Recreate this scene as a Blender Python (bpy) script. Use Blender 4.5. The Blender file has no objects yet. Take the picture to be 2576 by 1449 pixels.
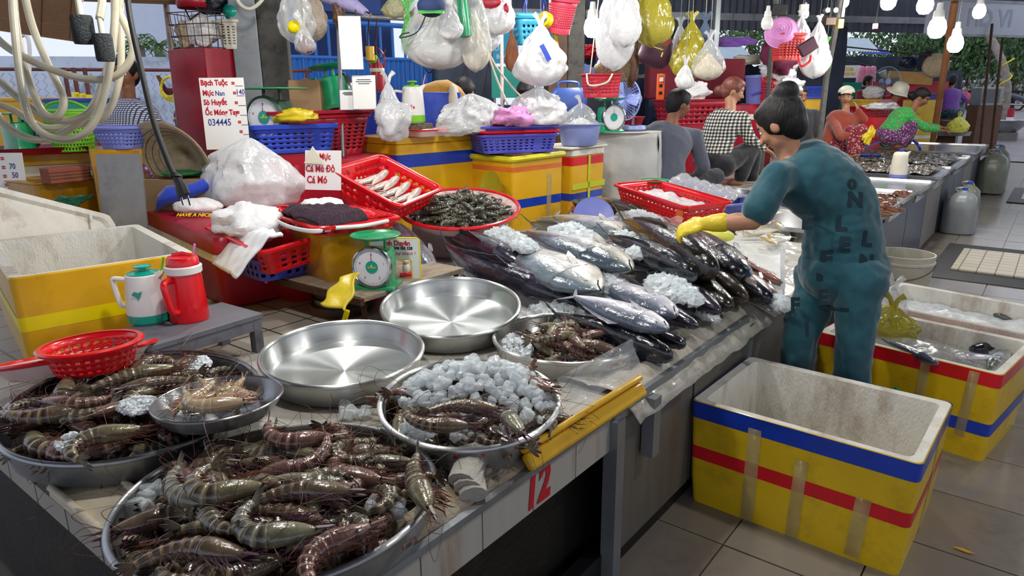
import bpy, bmesh, math, random
from math import pi, sin, cos, radians as R
from mathutils import Vector as V, Matrix, Euler, noise
S = bpy.context.scene; COL = S.collection
# ---------------------------------------------------------------- camera
FPX = 1740.0
def _axes(p=R(15.6), y=R(38.0), r=R(0.5)):
    f = V((-sin(y)*cos(p), cos(y)*cos(p), -sin(p))); rt = V((cos(y), sin(y), 0)); up = rt.cross(f)
    return f, rt*cos(r)-up*sin(r), up*cos(r)+rt*sin(r)
CF, CR, CU = _axes(); CO = V((0, 0, 1.6))
cam = bpy.data.cameras.new('camera'); camo = bpy.data.objects.new('camera', cam); COL.objects.link(camo)
cam.sensor_width = 36; cam.lens = FPX/2576*36; cam.clip_start = .05; cam.clip_end = 400
camo.matrix_world = Matrix.Translation(CO) @ Matrix((CR, CU, -CF)).transposed().to_4x4()
S.camera = camo
# ---------------------------------------------------------------- exposure, world, lamps
S.view_settings.view_transform = 'Standard'; S.view_settings.look = 'None'
S.view_settings.exposure = 0.08; S.view_settings.gamma = 1; S.view_settings.use_curve_mapping = False
W = bpy.data.worlds.new('overcast_sky'); S.world = W; W.use_nodes = True
bgn = W.node_tree.nodes['Background']; bgn.inputs[0].default_value = (.76, .82, .97, 1); bgn.inputs[1].default_value = 1.05
def lamp(name, loc, watts, size=.05, col=(1, .98, .93), kind='POINT'):
    l = bpy.data.lights.new(name, kind); l.energy = watts; l.color = col
    if kind == 'POINT': l.shadow_soft_size = size
    else: l.shape = 'RECTANGLE'; l.size, l.size_y = size
    o = bpy.data.objects.new(name, l); o.location = loc; COL.objects.link(o); return o
BULBS_HIDDEN = [(-1.75, 1.15, 2.45, 48), (-1.5, 2.5, 2.5, 48), (-3.0, 2.2, 2.6, 48), (-2.6, 4.0, 2.6, 46), (.35, 2.6, 2.75, 46), (-4.0, 4.6, 2.65, 50),
                (-1.7, 5.4, 2.6, 46), (.6, 5.6, 2.8, 40), (-3.4, 7.0, 2.6, 46), (-2.2, 9.0, 2.6, 46), (-3.2, 11.0, 2.7, 50), (.8, 9.0, 2.8, 40)]
# ---------------------------------------------------------------- helpers
def at(x, y, d): return CO + (CF + CR*((x-1288)/FPX) - CU*((y-724.5)/FPX))*d      # a point at forward distance d
def on(x, y, z):                                                                    # a point on the level z
    k = CF + CR*((x-1288)/FPX) - CU*((y-724.5)/FPX); return CO + k*((z-CO.z)/k.z)
def hx(h):
    c = [int(h[i:i+2], 16)/255 for i in (0, 2, 4)]
    return tuple(((v+.055)/1.055)**2.4 if v > .04045 else v/12.92 for v in c)
def mat(name, col, rough=.5, metal=0, var=.12, sc=5, bump=0, bsc=60, dirt=None, da=.5, dsc=3, spec=.5, coat=0, trans=0, alpha=1,
        ior=1.45, sss=0, vc=False, emit=0, aniso=0, sheen=0, stretch=None):
    m = bpy.data.materials.new(name); m.use_nodes = True; nt = m.node_tree; n = nt.nodes; L = nt.links.new; b = n['Principled BSDF']
    c = hx(col) if isinstance(col, str) else col
    b.inputs['Roughness'].default_value = rough; b.inputs['Metallic'].default_value = metal
    b.inputs['Specular IOR Level'].default_value = spec; b.inputs['Coat Weight'].default_value = coat; b.inputs['Coat Roughness'].default_value = .08
    b.inputs['Transmission Weight'].default_value = trans; b.inputs['Alpha'].default_value = alpha; b.inputs['IOR'].default_value = ior
    b.inputs['Anisotropic'].default_value = aniso; b.inputs['Sheen Weight'].default_value = sheen
    if sss: b.inputs['Subsurface Weight'].default_value = sss; b.inputs['Subsurface Scale'].default_value = .02
    tc = n.new('ShaderNodeTexCoord'); mp = n.new('ShaderNodeMapping'); L(tc.outputs['Object'], mp.inputs[0])
    if stretch: mp.inputs['Scale'].default_value = stretch
    nz = n.new('ShaderNodeTexNoise'); nz.inputs['Scale'].default_value = sc; nz.inputs['Detail'].default_value = 5; L(mp.outputs[0], nz.inputs[0])
    rp = n.new('ShaderNodeMapRange'); rp.inputs[1].default_value = .3; rp.inputs[2].default_value = .7; rp.inputs[3].default_value = 1-var; rp.inputs[4].default_value = 1+var*.7
    L(nz.outputs[0], rp.inputs[0])
    mx = n.new('ShaderNodeMix'); mx.data_type = 'RGBA'; mx.blend_type = 'MULTIPLY'; mx.inputs[0].default_value = 1
    mx.inputs[6].default_value = (*c[:3], 1); L(rp.outputs[0], mx.inputs[7])
    if vc:
        a = n.new('ShaderNodeAttribute'); a.attribute_name = 'Col'; L(a.outputs[0], mx.inputs[6])
    out = mx.outputs[2]
    if dirt:
        d = n.new('ShaderNodeTexNoise'); d.inputs['Scale'].default_value = dsc; d.inputs['Detail'].default_value = 8; d.inputs['Roughness'].default_value = .7; L(mp.outputs[0], d.inputs[0])
        r2 = n.new('ShaderNodeMapRange'); r2.inputs[1].default_value = .52; r2.inputs[2].default_value = .72; r2.inputs[4].default_value = da; L(d.outputs[0], r2.inputs[0])
        m2 = n.new('ShaderNodeMix'); m2.data_type = 'RGBA'; L(r2.outputs[0], m2.inputs[0]); L(out, m2.inputs[6]); m2.inputs[7].default_value = (*hx(dirt), 1); out = m2.outputs[2]
    L(out, b.inputs['Base Color'])
    if bump:
        n2 = n.new('ShaderNodeTexNoise'); n2.inputs['Scale'].default_value = bsc; n2.inputs['Detail'].default_value = 4; L(mp.outputs[0], n2.inputs[0])
        bp = n.new('ShaderNodeBump'); bp.inputs['Strength'].default_value = bump; bp.inputs['Distance'].default_value = .01; L(n2.outputs[0], bp.inputs['Height']); L(bp.outputs[0], b.inputs['Normal'])
    if emit: b.inputs['Emission Color'].default_value = (*c[:3], 1); b.inputs['Emission Strength'].default_value = emit
    return m
class MB:
    def __init__(s): s.v = []; s.f = []; s.m = []; s.c = []; s.hc = False
    def add(s, vs, fs, mi=0, col=None):
        o = len(s.v); s.v += [tuple(v) for v in vs]; s.f += [tuple(i+o for i in f) for f in fs]; s.m += [mi]*len(fs)
        if col is None: s.c += [(1, 1, 1)]*len(vs)
        else:
            s.hc = True; s.c += (list(col) if isinstance(col, list) else [col]*len(vs))
        return s
    def box(s, c, d, M=None, mi=0, top=1.0, col=None):
        x, y, z = d[0]/2, d[1]/2, d[2]/2; vs = []
        for k, t in ((-1, 1.0), (1, top)):
            for i, j in ((-1, -1), (1, -1), (1, 1), (-1, 1)):
                p = V((i*x*t, j*y*t, k*z)); p = (M @ p if M else p) + V(c); vs.append(p)
        return s.add(vs, [(3, 2, 1, 0), (4, 5, 6, 7), (0, 1, 5, 4), (1, 2, 6, 5), (2, 3, 7, 6), (3, 0, 4, 7)], mi, col)
    def loft(s, rings, mi=0, cap=(True, True), close=True, col=None):
        n = len(rings[0]); vs = [p for r in rings for p in r]; fs = []
        for i in range(len(rings)-1):
            for j in range(n if close else n-1):
                a = i*n+j; b = i*n+(j+1) % n; fs.append((a, b, b+n, a+n))
        if cap[0]: fs.append(tuple(range(n))[::-1])
        if cap[1]: fs.append(tuple(range((len(rings)-1)*n, len(rings)*n)))
        return s.add(vs, fs, mi, col)
    def lathe(s, prof, n=32, c=(0, 0, 0), mi=0, M=None, cap=(False, False), col=None):
        rs = []
        for r, z in prof:
            ring = []
            for k in range(n):
                p = V((max(r, 1e-4)*cos(2*pi*k/n), max(r, 1e-4)*sin(2*pi*k/n), z)); ring.append((M @ p if M else p)+V(c))
            rs.append(ring)
        return s.loft(rs, mi, cap, col=col)
    def tube(s, pts, r=.005, n=6, mi=0, closed=False, col=None, side=None, flat=1.0):
        pts = [V(p) for p in pts]; N = len(pts); rs = []; u = None
        for i, p in enumerate(pts):
            if closed: t = pts[(i+1) % N]-pts[i-1]
            else: t = pts[min(i+1, N-1)]-pts[max(i-1, 0)]
            if t.length < 1e-9: t = V((0, 0, 1))
            t.normalize()
            if u is None or side: u = (side or (V((0, 0, 1)) if abs(t.z) < .9 else V((1, 0, 0)))).copy()
            u = u - t*u.dot(t)
            if u.length < 1e-6: u = V((1, .1, 0)) - t*t.x
            u.normalize(); w = t.cross(u)
            rr = r[i] if isinstance(r, (list, tuple)) else r
            rs.append([p+(u*cos(2*pi*k/n)+w*sin(2*pi*k/n)*flat)*rr for k in range(n)])
        if closed: rs.append(rs[0]); return s.loft(rs, mi, (False, False), col=col)
        return s.loft(rs, mi, col=col)
    def cyl(s, p0, p1, r0, r1=None, n=16, mi=0, col=None): return s.tube([p0, p1], [r0, r0 if r1 is None else r1], n, mi, col=col)
    def ball(s, c, r, n=12, m=8, mi=0, M=None, col=None):
        if not isinstance(r, (tuple, list)): r = (r, r, r)
        rs = []
        for i in range(m+1):
            a = -pi/2+pi*i/m; a = max(min(a, pi/2-.02), -pi/2+.02); ring = []
            for k in range(n):
                p = V((r[0]*cos(a)*cos(2*pi*k/n), r[1]*cos(a)*sin(2*pi*k/n), r[2]*sin(a))); ring.append((M @ p if M else p)+V(c))
            rs.append(ring)
        return s.loft(rs, mi, col=col)
    def cap(s, p0, p1, r0, r1, side=None, flat=1.0, n=14):       # tapered limb with round ends
        p0, p1 = V(p0), V(p1); d = p1-p0; L_ = max(d.length, 1e-6); d = d/L_; pts = []; rr = []
        for a in (-80, -50, -20): pts.append(p0+d*r0*sin(R(a))); rr.append(r0*cos(R(a)))
        for a in (20, 50, 80): pts.append(p1+d*r1*sin(R(a))); rr.append(r1*cos(R(a)))
        return s.tube(pts, rr, n, side=side, flat=flat)
    def prism(s, poly, th, M=None, c=(0, 0, 0), mi=0, col=None):   # outline in xz, thickness along y
        n = len(poly); vs = [V((x, -th/2, z)) for x, z in poly]+[V((x, th/2, z)) for x, z in poly]
        vs = [(M @ p if M else p)+V(c) for p in vs]
        return s.add(vs, [tuple(range(n)), tuple(range(n, 2*n))[::-1]]+[(i, i+n, (i+1) % n+n, (i+1) % n) for i in range(n)], mi, col)
    def sheet(s, fn, nu, nv, mi=0, wrapu=False, hole=None, col=None):
        vs = [fn(i/nu, j/nv) for j in range(nv+1) for i in range(nu+1)]; fs = []
        for j in range(nv):
            for i in range(nu):
                if hole and hole(i, j): continue
                a = j*(nu+1)+i; fs.append((a, a+1, a+nu+2, a+nu+1))
        return s.add(vs, fs, mi, col)
    def mesh(s, name, mats, smooth=40):
        me = bpy.data.meshes.new(name); me.from_pydata(s.v, [], s.f)
        for m in (mats if isinstance(mats, (list, tuple)) else [mats]): me.materials.append(m)
        if any(s.m): me.polygons.foreach_set('material_index', s.m)
        if s.hc:
            a = me.color_attributes.new('Col', 'FLOAT_COLOR', 'POINT'); a.data.foreach_set('color', [x for c in s.c for x in (*c[:3], 1)])
        if smooth is not None:
            me.polygons.foreach_set('use_smooth', [True]*len(s.f)); me.update()
            if smooth < 180: me.set_sharp_from_angle(angle=R(smooth))
        me.update(); return me
def obj(name, me, parent=None, loc=(0, 0, 0), rot=(0, 0, 0), label=None):
    o = bpy.data.objects.new(name, me); COL.objects.link(o); o.location = loc; o.rotation_euler = rot
    if parent: o.parent = parent
    if label: o['label'] = label
    return o
def tag(o, label, cat, group=None):
    o['label'] = label; o['category'] = cat
    if group: o['group'] = group
    return o
def thing(name, label, cat, loc=(0, 0, 0), rz=0, group=None, rot=None):
    o = bpy.data.objects.new(name, None); COL.objects.link(o); o.location = loc; o.rotation_euler = rot or (0, 0, rz); o.empty_display_size = .05
    return tag(o, label, cat, group)
def part(name, mb, m, parent, label=None, smooth=40, solid=0, bevel=0, kind=None, loc=(0, 0, 0), rot=(0, 0, 0)):
    o = obj(name, mb if isinstance(mb, bpy.types.Mesh) else mb.mesh(name, m, smooth), parent, loc, rot, label)
    if solid: d = o.modifiers.new('s', 'SOLIDIFY'); d.thickness = solid; d.offset = 0
    if bevel: d = o.modifiers.new('b', 'BEVEL'); d.width = bevel; d.segments = 2; d.limit_method = 'ANGLE'; d.angle_limit = R(50)
    if kind: o['kind'] = kind
    return o
def solo(name, mb, m, label, cat, loc=(0, 0, 0), rot=(0, 0, 0), group=None, **k): return tag(_setrot(part(name, mb, m, None, **k), loc, rot), label, cat, group)
def _setrot(o, loc, rot): o.location = loc; o.rotation_euler = rot; return o
def struct(name, mb, m, **k): o = part(name, mb, m, None, **k); o['kind'] = 'structure'; return o
def stuff(name, mb, m, label, cat, loc=(0, 0, 0), **k): o = solo(name, mb, m, label, cat, loc, **k); o['kind'] = 'stuff'; return o
KIDS = {}
def dup(root, loc, rot=(0, 0, 0), label=None, group=None, scale=1, parts=True):
    if root not in KIDS: KIDS[root] = [(c, list(c.children)) for c in root.children]
    r = root.copy(); COL.objects.link(r); r.location = loc; r.rotation_euler = rot; r.scale = (scale,)*3 if not isinstance(scale, tuple) else scale
    if label: r['label'] = label
    if group: r['group'] = group
    for c, gs in KIDS[root]:
        d = c.copy(); COL.objects.link(d); d.parent = r
        for g in gs: e = g.copy(); COL.objects.link(e); e.parent = d
    return r
def Rz(a): return Matrix.Rotation(a, 3, 'Z')
def Rx(a): return Matrix.Rotation(a, 3, 'X')
def Ry(a): return Matrix.Rotation(a, 3, 'Y')
def lerp(a, b, t): return a+(b-a)*t
def bez(pts, n=24):                                               # smooth curve through points
    pts = [V(p) for p in pts]; P_ = [pts[0]*2-pts[1]]+pts+[pts[-1]*2-pts[-2]]; out = []
    for i in range(1, len(P_)-2):
        for k in range(n):
            t = k/n; a, b, c, d = P_[i-1], P_[i], P_[i+1], P_[i+2]
            out.append(.5*((2*b)+(c-a)*t+(2*a-5*b+4*c-d)*t*t+(-a+3*b-3*c+d)*t**3))
    return out+[pts[-1]]
def text(s, size, m, parent, loc, rot=(pi/2, 0, 0), off=0, align='CENTER', label=None, shear=0, sx=1, name='lettering', ext=.0004):
    c = bpy.data.curves.new('t', 'FONT'); c.body = s; c.size = size; c.align_x = align; c.align_y = 'CENTER'; c.extrude = ext; c.offset = off; c.shear = shear; c.resolution_u = 2
    t = bpy.data.objects.new('t', c); COL.objects.link(t); bpy.context.view_layer.update()
    me = bpy.data.meshes.new_from_object(t.evaluated_get(bpy.context.evaluated_depsgraph_get())); bpy.data.objects.remove(t)
    me.materials.clear(); me.materials.append(m); me.name = name
    o = obj(name, me, parent, loc, rot, label); o.scale = (sx, 1, 1); return o
def rrect(w, l, r, n=4):                                          # rounded rectangle outline
    pts = []
    for cx, cy, a0 in ((w/2-r, l/2-r, 0), (-w/2+r, l/2-r, 90), (-w/2+r, -l/2+r, 180), (w/2-r, -l/2+r, 270)):
        for k in range(n+1): a = R(a0+90*k/n); pts.append((cx+r*cos(a), cy+r*sin(a)))
    return pts
def resample(pts, n):
    P_ = [V((*p, 0)) if len(p) == 2 else V(p) for p in pts]; P_.append(P_[0]); L_ = [0]
    for i in range(len(P_)-1): L_.append(L_[-1]+(P_[i+1]-P_[i]).length)
    out = []; j = 0
    for k in range(n):
        t = L_[-1]*k/n
        while L_[j+1] < t: j += 1
        out.append(P_[j].lerp(P_[j+1], (t-L_[j])/max(L_[j+1]-L_[j], 1e-9)))
    return out
# ---------------------------------------------------------------- materials
def H(n, c, r=.4, **k): return mat(n, c, r, **k)
M_red = H('red_plastic', 'c4141c', .3, dirt='5a1414', da=.5, coat=.2)
M_redd = H('deep_red_plastic', 'a3142a', .35, dirt='501018', da=.5)
M_blue = H('blue_plastic', '2c46b4', .32, dirt='26305c', da=.5)
M_lav = H('lavender_plastic', '7b84cf', .35, dirt='4f568c', da=.4)
M_viol = H('violet_blue_plastic', '5458c8', .3, dirt='303070', da=.4)
M_dgreen = H('green_paint', '129660', .3, coat=.4, dirt='5c4a2a', da=.7, dsc=9)
M_green = H('green_enamel', '1f9a5e', .38, dirt='3a3018', da=.6, dsc=12)
M_lime = H('lime_plastic', '78c428', .35)
M_teal = H('teal_plastic', '12a088', .25, coat=.3)
M_pink = H('pink_plastic', 'd18cc4', .4)
M_white = H('white_plastic', 'e4e2de', .3, var=.05, dirt='a89c88', da=.25)
M_cream = H('cream_plastic', 'dcd6c2', .4, dirt='a09070', da=.4)
M_palepink = H('pale_pink_plastic', 'e2c0bc', .35, var=.06, dirt='b08a80', da=.4)
M_foam = H('white_foam', 'dad6cc', .75, var=.06, sc=14, bump=.5, bsc=160, dirt='8a6c48', da=.75, dsc=5, stretch=(1, 1, .4))
M_yel = H('yellow_tape_wrap', 'dcb414', .38, var=.1, sc=4, bump=.15, bsc=14, dirt='8a6c14', da=.55, dsc=5, coat=.25)
M_amb = H('amber_tape_wrap', 'e0ac18', .32, var=.12, sc=3, bump=.2, bsc=10, dirt='7a5410', da=.5, coat=.3)
M_amb2 = H('brown_yellow_tape', 'b8820c', .25, var=.25, sc=6, bump=.8, bsc=9, dirt='6a4a10', da=.5, coat=.5)
M_bandb = H('blue_tape', '123cb0', .3, dirt='20284c', da=.5, dsc=9, coat=.3)
M_bandr = H('red_tape', 'd01424', .3, dirt='701420', da=.4, dsc=9, coat=.3)
M_bandy = H('bright_yellow_tape', 'f0d800', .3, var=.06)
M_tape = mat('clear_tape', 'c8b880', .12, alpha=.32, var=.2, bump=.6, bsc=30)
M_alu = mat('brushed_aluminium', 'b8bab8', .26, metal=1, var=.06, sc=30, bump=.04, bsc=200, aniso=.6)
M_aluo = mat('worn_aluminium', '8f9294', .34, metal=1, var=.2, sc=12, dirt='5c5c5c', da=.4, dsc=14)
M_steel = mat('stainless_steel', 'b4b6b8', .2, metal=1, var=.1, sc=8, dirt='77706a', da=.5)
M_rust = H('rusty_iron', '4a3020', .7, metal=.3, var=.4, sc=20, bump=.4, dirt='241812', da=.8, dsc=8)
M_galv = mat('galvanised_steel', '8b8f92', .45, metal=.6, var=.15, dirt='5c4030', da=.6)
M_wood = H('wet_wood', '5a3c28', .5, var=.3, sc=6, stretch=(1, 8, 1), dirt='241810', da=.6)
M_board = H('rotten_board', '8d8272', .6, var=.35, sc=9, bump=.6, bsc=30, dirt='c09048', da=.8, dsc=5, stretch=(6, 1.2, 1))
M_black = H('black_plastic', '16171a', .4)
M_dark = H('recess_shade', '17140f', .5, var=.4, dirt='3a2c1c', da=.5, dsc=6, bump=.3)  # near-black stands in for shade under the counter and in the drain channels
M_rubber = H('black_rubber', '101114', .55)
M_bagw = mat('white_film', 'e8e9ea', .2, alpha=.62, var=.06, bump=.9, bsc=22, spec=.8, coat=.4)
M_bagt = mat('clear_film', 'd2d4d2', .12, alpha=.36, var=.1, bump=.9, bsc=18, spec=1, coat=.5)
M_bagy = mat('yellow_film', 'a89c28', .2, alpha=.8, bump=1, bsc=18, coat=.4, dirt='5c5420', da=.5, dsc=8)
M_baglem = mat('lemon_film', 'e4e05c', .35, alpha=.9, bump=.8, bsc=20)
M_baggr = mat('green_film', '5cb450', .25, alpha=.75, bump=.8, bsc=20)
M_bagpk = mat('pink_film', 'e29ad0', .3, alpha=.85, bump=.9, bsc=25)
M_paper = H('white_paper', 'e2e2e2', .7, var=.03)
M_ice = mat('ice', 'f4fafc', .04, trans=.1, alpha=.46, ior=1.31, var=.05, bump=.25, bsc=60, spec=1, coat=.5)
M_crush = mat('crushed_ice', 'eef3f5', .15, trans=.1, alpha=.85, ior=1.31, var=.12, sc=40, bump=.4, bsc=140, spec=.8)
M_icew = mat('packed_white_ice', 'e4e6e2', .35, var=.05, sc=30, bump=.7, bsc=60)
M_water = mat('water', 'c8d0d0', .04, alpha=.16, ior=1.33, bump=.04, bsc=6, var=0)
M_redink = H('red_ink', 'b80e24', .5, var=0); M_blueink = H('blue_ink', '2a3488', .5, var=0); M_blk = H('black_ink', '101014', .5, var=0)
M_skin = mat('skin', 'b07e62', .45, sss=.1, var=.08, sc=9, bump=.1, bsc=120)
M_skin2 = mat('tanned_skin', '8a5a40', .5, sss=.08, var=.1, sc=9)
M_hair = mat('black_hair', '120f10', .55, var=.4, sc=20, bump=.5, bsc=90, stretch=(1, 1, .12), spec=.35)
M_hairb = mat('brown_hair', '6e3c30', .4, var=.4, sc=20, bump=.7, bsc=60, stretch=(1, 1, .15))
M_rubbery = H('yellow_rubber', 'ccb418', .4, var=.12, bump=.3, bsc=30, coat=.15)
M_eye = H('eye_white', 'e8e4e0', .2, var=0); M_iris = H('dark_iris', '1c100c', .1, var=0)
M_lip = H('lip', '8c3c38', .4, var=.05)
# ================================================================ SETTING
M_tile = mat('floor_tile', '8a8176', .16, var=.1, sc=3, bump=.06, bsc=30, dirt='5e564c', da=.6, dsc=2.2, spec=.6)
M_grout = H('dark_grout', '2c2824', .7, var=.2)
def brick(name, c1, c2, w, h, rough=.3, gr='2a2622', mort=.008):
    m = mat(name, c1, rough); nt = m.node_tree; n = nt.nodes; b = n.new('ShaderNodeTexBrick'); b.offset = 0
    tc = [x for x in n if x.type == 'TEX_COORD'][0]; nt.links.new(tc.outputs['Object'], b.inputs[0])
    b.inputs['Scale'].default_value = 1; b.inputs['Brick Width'].default_value = w; b.inputs['Row Height'].default_value = h; b.inputs['Mortar Size'].default_value = mort
    b.inputs['Color1'].default_value = (*hx(c1), 1); b.inputs['Color2'].default_value = (*hx(c2), 1); b.inputs['Mortar'].default_value = (*hx(gr), 1)
    nt.links.new(b.outputs[0], n['Principled BSDF'].inputs['Base Color']); return m
M_floorfar = brick('far_floor_tile', '857c73', '7c736a', .44, .44)
mb = MB().box((5, 20, -.11), (70, 110, .2)); floor = struct('floor', mb, M_floorfar)
random.seed(3); tiles = []
tme = []
for k in range(3):
    mb = MB(); mb.box((0, 0, -.004), (.434, .434, .012)); tme.append(mb.mesh('tile', M_tile, None))
for i in range(4):
    for j in range(24):
        o = obj('tile', tme[(i+j*2) % 3], floor, (-.965+.44*i, 1.54+.44*j, random.uniform(-.0015, .001))); o.rotation_euler = (0, 0, pi/2*((i*3+j) % 4))
# drain channels with small-tiled covers
M_small = brick('small_tile_cover', 'c6bca6', 'bdb39c', .14, .14, .35, '7a6e58', .006)
for nm, x0, x1, y0, y1 in (('trim_1', -.78, 1.2, 7.0, 8.75), ('trim_2', -.5, 1.2, 12.6, 14.6)):
    struct(nm, MB().box(((x0+x1)/2, (y0+y1)/2, .003), (x1-x0, y1-y0, .01)), M_dark)
    c = MB().box(((x0+x1)/2+.1, (y0+y1)/2+.05, .012), (x1-x0-.12, (y1-y0)*.62, .02)); solo('drain_cover', c, M_small, 'pale small-tiled drain cover set in the grey aisle floor' if nm == 'trim_1' else 'far pale drain cover at the right edge of the aisle', 'drain cover')
# ---- raised selling counter (solid platform)
M_conc = H('counter_concrete', '6f6b64', .5, var=.2, dirt='4a3c2c', da=.7, dsc=2.5, bump=.2)
M_ctile = mat('counter_face_tile', 'a8a49c', .35, var=.08, dirt='8a5c28', da=.75, dsc=4, stretch=(1, 3, .35))
M_panel = mat('stained_panel', '625e56', .45, var=.12, dirt='6a4020', da=.7, dsc=3, stretch=(1, 4, .3))
M_top = brick('platform_tile', 'a39c92', '9a9389', .2, .2, .35, '3c3630', .005)
CT = .62
mb = MB(); mb.box((-3.05, 7.35, CT/2-.03), (3.9, 13.6, CT-.06)); ctr = struct('trim_3', mb, M_dark)
mb = MB(); mb.box((-3.03, 7.33, CT-.03), (4.06, 13.66, .06)); struct('trim_4', mb, M_top)
for k in range(6):                                                # tiled apron under the front edge
    part('tile', MB().box((-.995, .6+.215*k, .555), (.012, .21, .125)), M_ctile, ctr)
for (a, b, z0, m) in ((1.8, 2.42, .07, M_panel), (2.43, 3.0, .07, M_panel), (3.02, 3.6, .07, M_conc), (3.62, 4.6, .07, M_conc)):
    part('panel', MB().box((-1.0, (a+b)/2, (z0+.6)/2), (.02, b-a-.008, .6-z0)), m, ctr)
part('kickboard', MB().box((-1.03, 4.5, .05), (.05, 8, .1)), M_black, ctr)
for y in (1.79, 2.98, 4.62): part('post', MB().box((-.985, y, .3), (.05, .05, .6)), M_galv, ctr)
t = obj('leg', MB().box((-.96, 2.0, .5), (.045, .05, .22)).mesh('leg', M_galv), ctr)
M_navy = H('navy_panel', '15203c', .35, var=.2, dirt='242018')
for k in range(8): part('panel', MB().box((-.99, 5.35+1.08*k, .33), (.02, 1.06, .58)), M_navy if k % 3 else M_conc, ctr)
txt12 = text('12', .15, M_redink, ctr, (-.987, 1.37, .556), (pi/2, 0, pi/2), off=.006, shear=.15, sx=.8, label='red stencilled number 12')
# rotten board and torn edging lying on the front lip
mb = MB(); random.seed(5)
def brd(u, v): return V((-1.0-.075*v+.012*noise.noise(V((u*9, v*3, 0))), .52+.86*u, .655+.012*noise.noise(V((u*12, v*4, 2)))-.03*(1-v)))
mb.sheet(brd, 40, 4); solo('rotten_board', mb, M_board, 'rotten stained board along the front edge of the counter above number 12', 'board', solid=.022)
# plastic sheet + newsprint hanging from the fish counter edge
def nws(u, v): return V((-.93-.34*v+.018*noise.noise(V((u*8, v*3, 1))), 1.86+1.3*u, .66-.11*max(0, .28-v)*3+.014*noise.noise(V((u*14, v*6, 3)))))
mb = MB().sheet(nws, 60, 12); M_news = mat('wet_newsprint', 'b8b2a4', .35, var=.12, sc=20, bump=.6, bsc=30, dirt='6c5a48', da=.6, dsc=7, coat=.3)
solo('newsprint_sheet', mb, M_news, 'wet newsprint and plastic sheet hanging over the fish counter edge', 'sheet', solid=.003)
def nws2(u, v): return V((-.9-.6*v+.02*noise.noise(V((u*8, v*3, 5))), 3.1+1.5*u, .665-.08*max(0, .2-v)*3+.012*noise.noise(V((u*14, v*6, 8)))))
solo('plastic_ground_sheet', MB().sheet(nws2, 50, 12), M_news, 'crumpled white sheet under the red snappers at the counter edge', 'sheet', solid=.003)
mb = MB(); mb.box((-.985, 2.38, .615), (.02, 1.2, .05)); mb.box((-.985, 1.2, .625), (.02, 1.1, .02)); solo('edge_strip', mb, M_galv, 'grey metal strip along the edge of the counter beneath the newsprint', 'strip')
# woven sack on the tray end of the counter
M_sack = mat('woven_sack', 'b9b4aa', .7, var=.1, sc=18, bump=.7, bsc=240, dirt='8a7c68', da=.5, dsc=4)
def sack(u, v): return V((-1.03-1.35*v, .78+2.0*u, .634+.008*noise.noise(V((u*7, v*7, 0)))))
solo('sack_cloth', MB().sheet(sack, 40, 30), M_sack, 'off-white woven sack spread under the aluminium trays', 'cloth', solid=.004)
mb = MB(); c0 = V((-1.08, 1.2, .655))
for k in range(3):
    mb.tube([(-1.0-.02*k, 1.12+.0*k, .655+.012*k), (-1.12, 1.22+.03*k, .66+.01*k), (-1.3, 1.33+.04*k, .655)], [.022, .03, .02], 10, flat=1.6)
solo('folded_sack_edge', mb, M_sack, 'rolled white sack edge poking out beside the large front tray', 'cloth')
# ---- roof
M_roof = mat('roof_sheet', '3c4252', .6, var=.15, dirt='2c2c34', da=.5)
def corr(p0, p1, h0, h1, n, amp=.03):                             # corrugated panel between two plan points
    p0, p1 = V(p0), V(p1)
    def f(u, v):
        d = (p1-p0); nn = V((-d.y, d.x, 0)).normalized(); return p0+d*u+nn*amp*(1 if int(u*n) % 2 else -1)+V((0, 0, lerp(h0, h1, v)))
    return f
def rf(u, v): return V((lerp(-5.7, 6, u), lerp(-4, 15.5, v), 3.28+.25*v+(.03 if int(u*160) % 2 else 0)))
struct('ceiling', MB().sheet(rf, 160, 8), M_roof, smooth=None)
for k in range(6): struct('trim_%d' % (5+k), MB().box((0, -1+3.2*k, 3.2+.05*k), (11.6, .08, .12)), M_galv)
A = at(1100, 60, 11.5); B = at(2620, 60, 14.5)
struct('wall_back', MB().sheet(corr((A.x, A.y, 0), (B.x, B.y, 0), 2.72, 3.9, 180, .02), 180, 1), M_roof, smooth=None)
mb = MB(); d = (V((B.x-A.x, B.y-A.y, 0))).normalized(); mb.box(((A.x+B.x)/2, (A.y+B.y)/2, 2.95), ((B-A).length, .06, .12), Rz(math.atan2(d.y, d.x)))
solo('roof_beam', mb, M_galv, 'long grey steel beam carrying the hanging corrugated sheet', 'beam')
# white hoarding, upper right
p = at(2325, 84, 12.2); q = at(2620, 84, 13.0); dd = V((q.x-p.x, q.y-p.y, 0)); an = math.atan2(dd.y, dd.x)
t = thing('sign_board', 'faded white hoarding with pale lettering under the roof at the far right', 'sign', (p.x, p.y, p.z), an)
part('panel', MB().box((dd.length/2, 0, .27), (dd.length, .04, .54)), H('faded_white', 'b4bac8', .5, var=.05), t)
part('frame', MB().box((dd.length/2, .0, -.02), (dd.length, .07, .04)).box((dd.length/2, 0, .56), (dd.length, .07, .04)), M_galv, t)
text('HD VI', .42, H('faint_letters', '9aa2b2', .5), t, (1.45, -.024, .27), off=.01)
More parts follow.
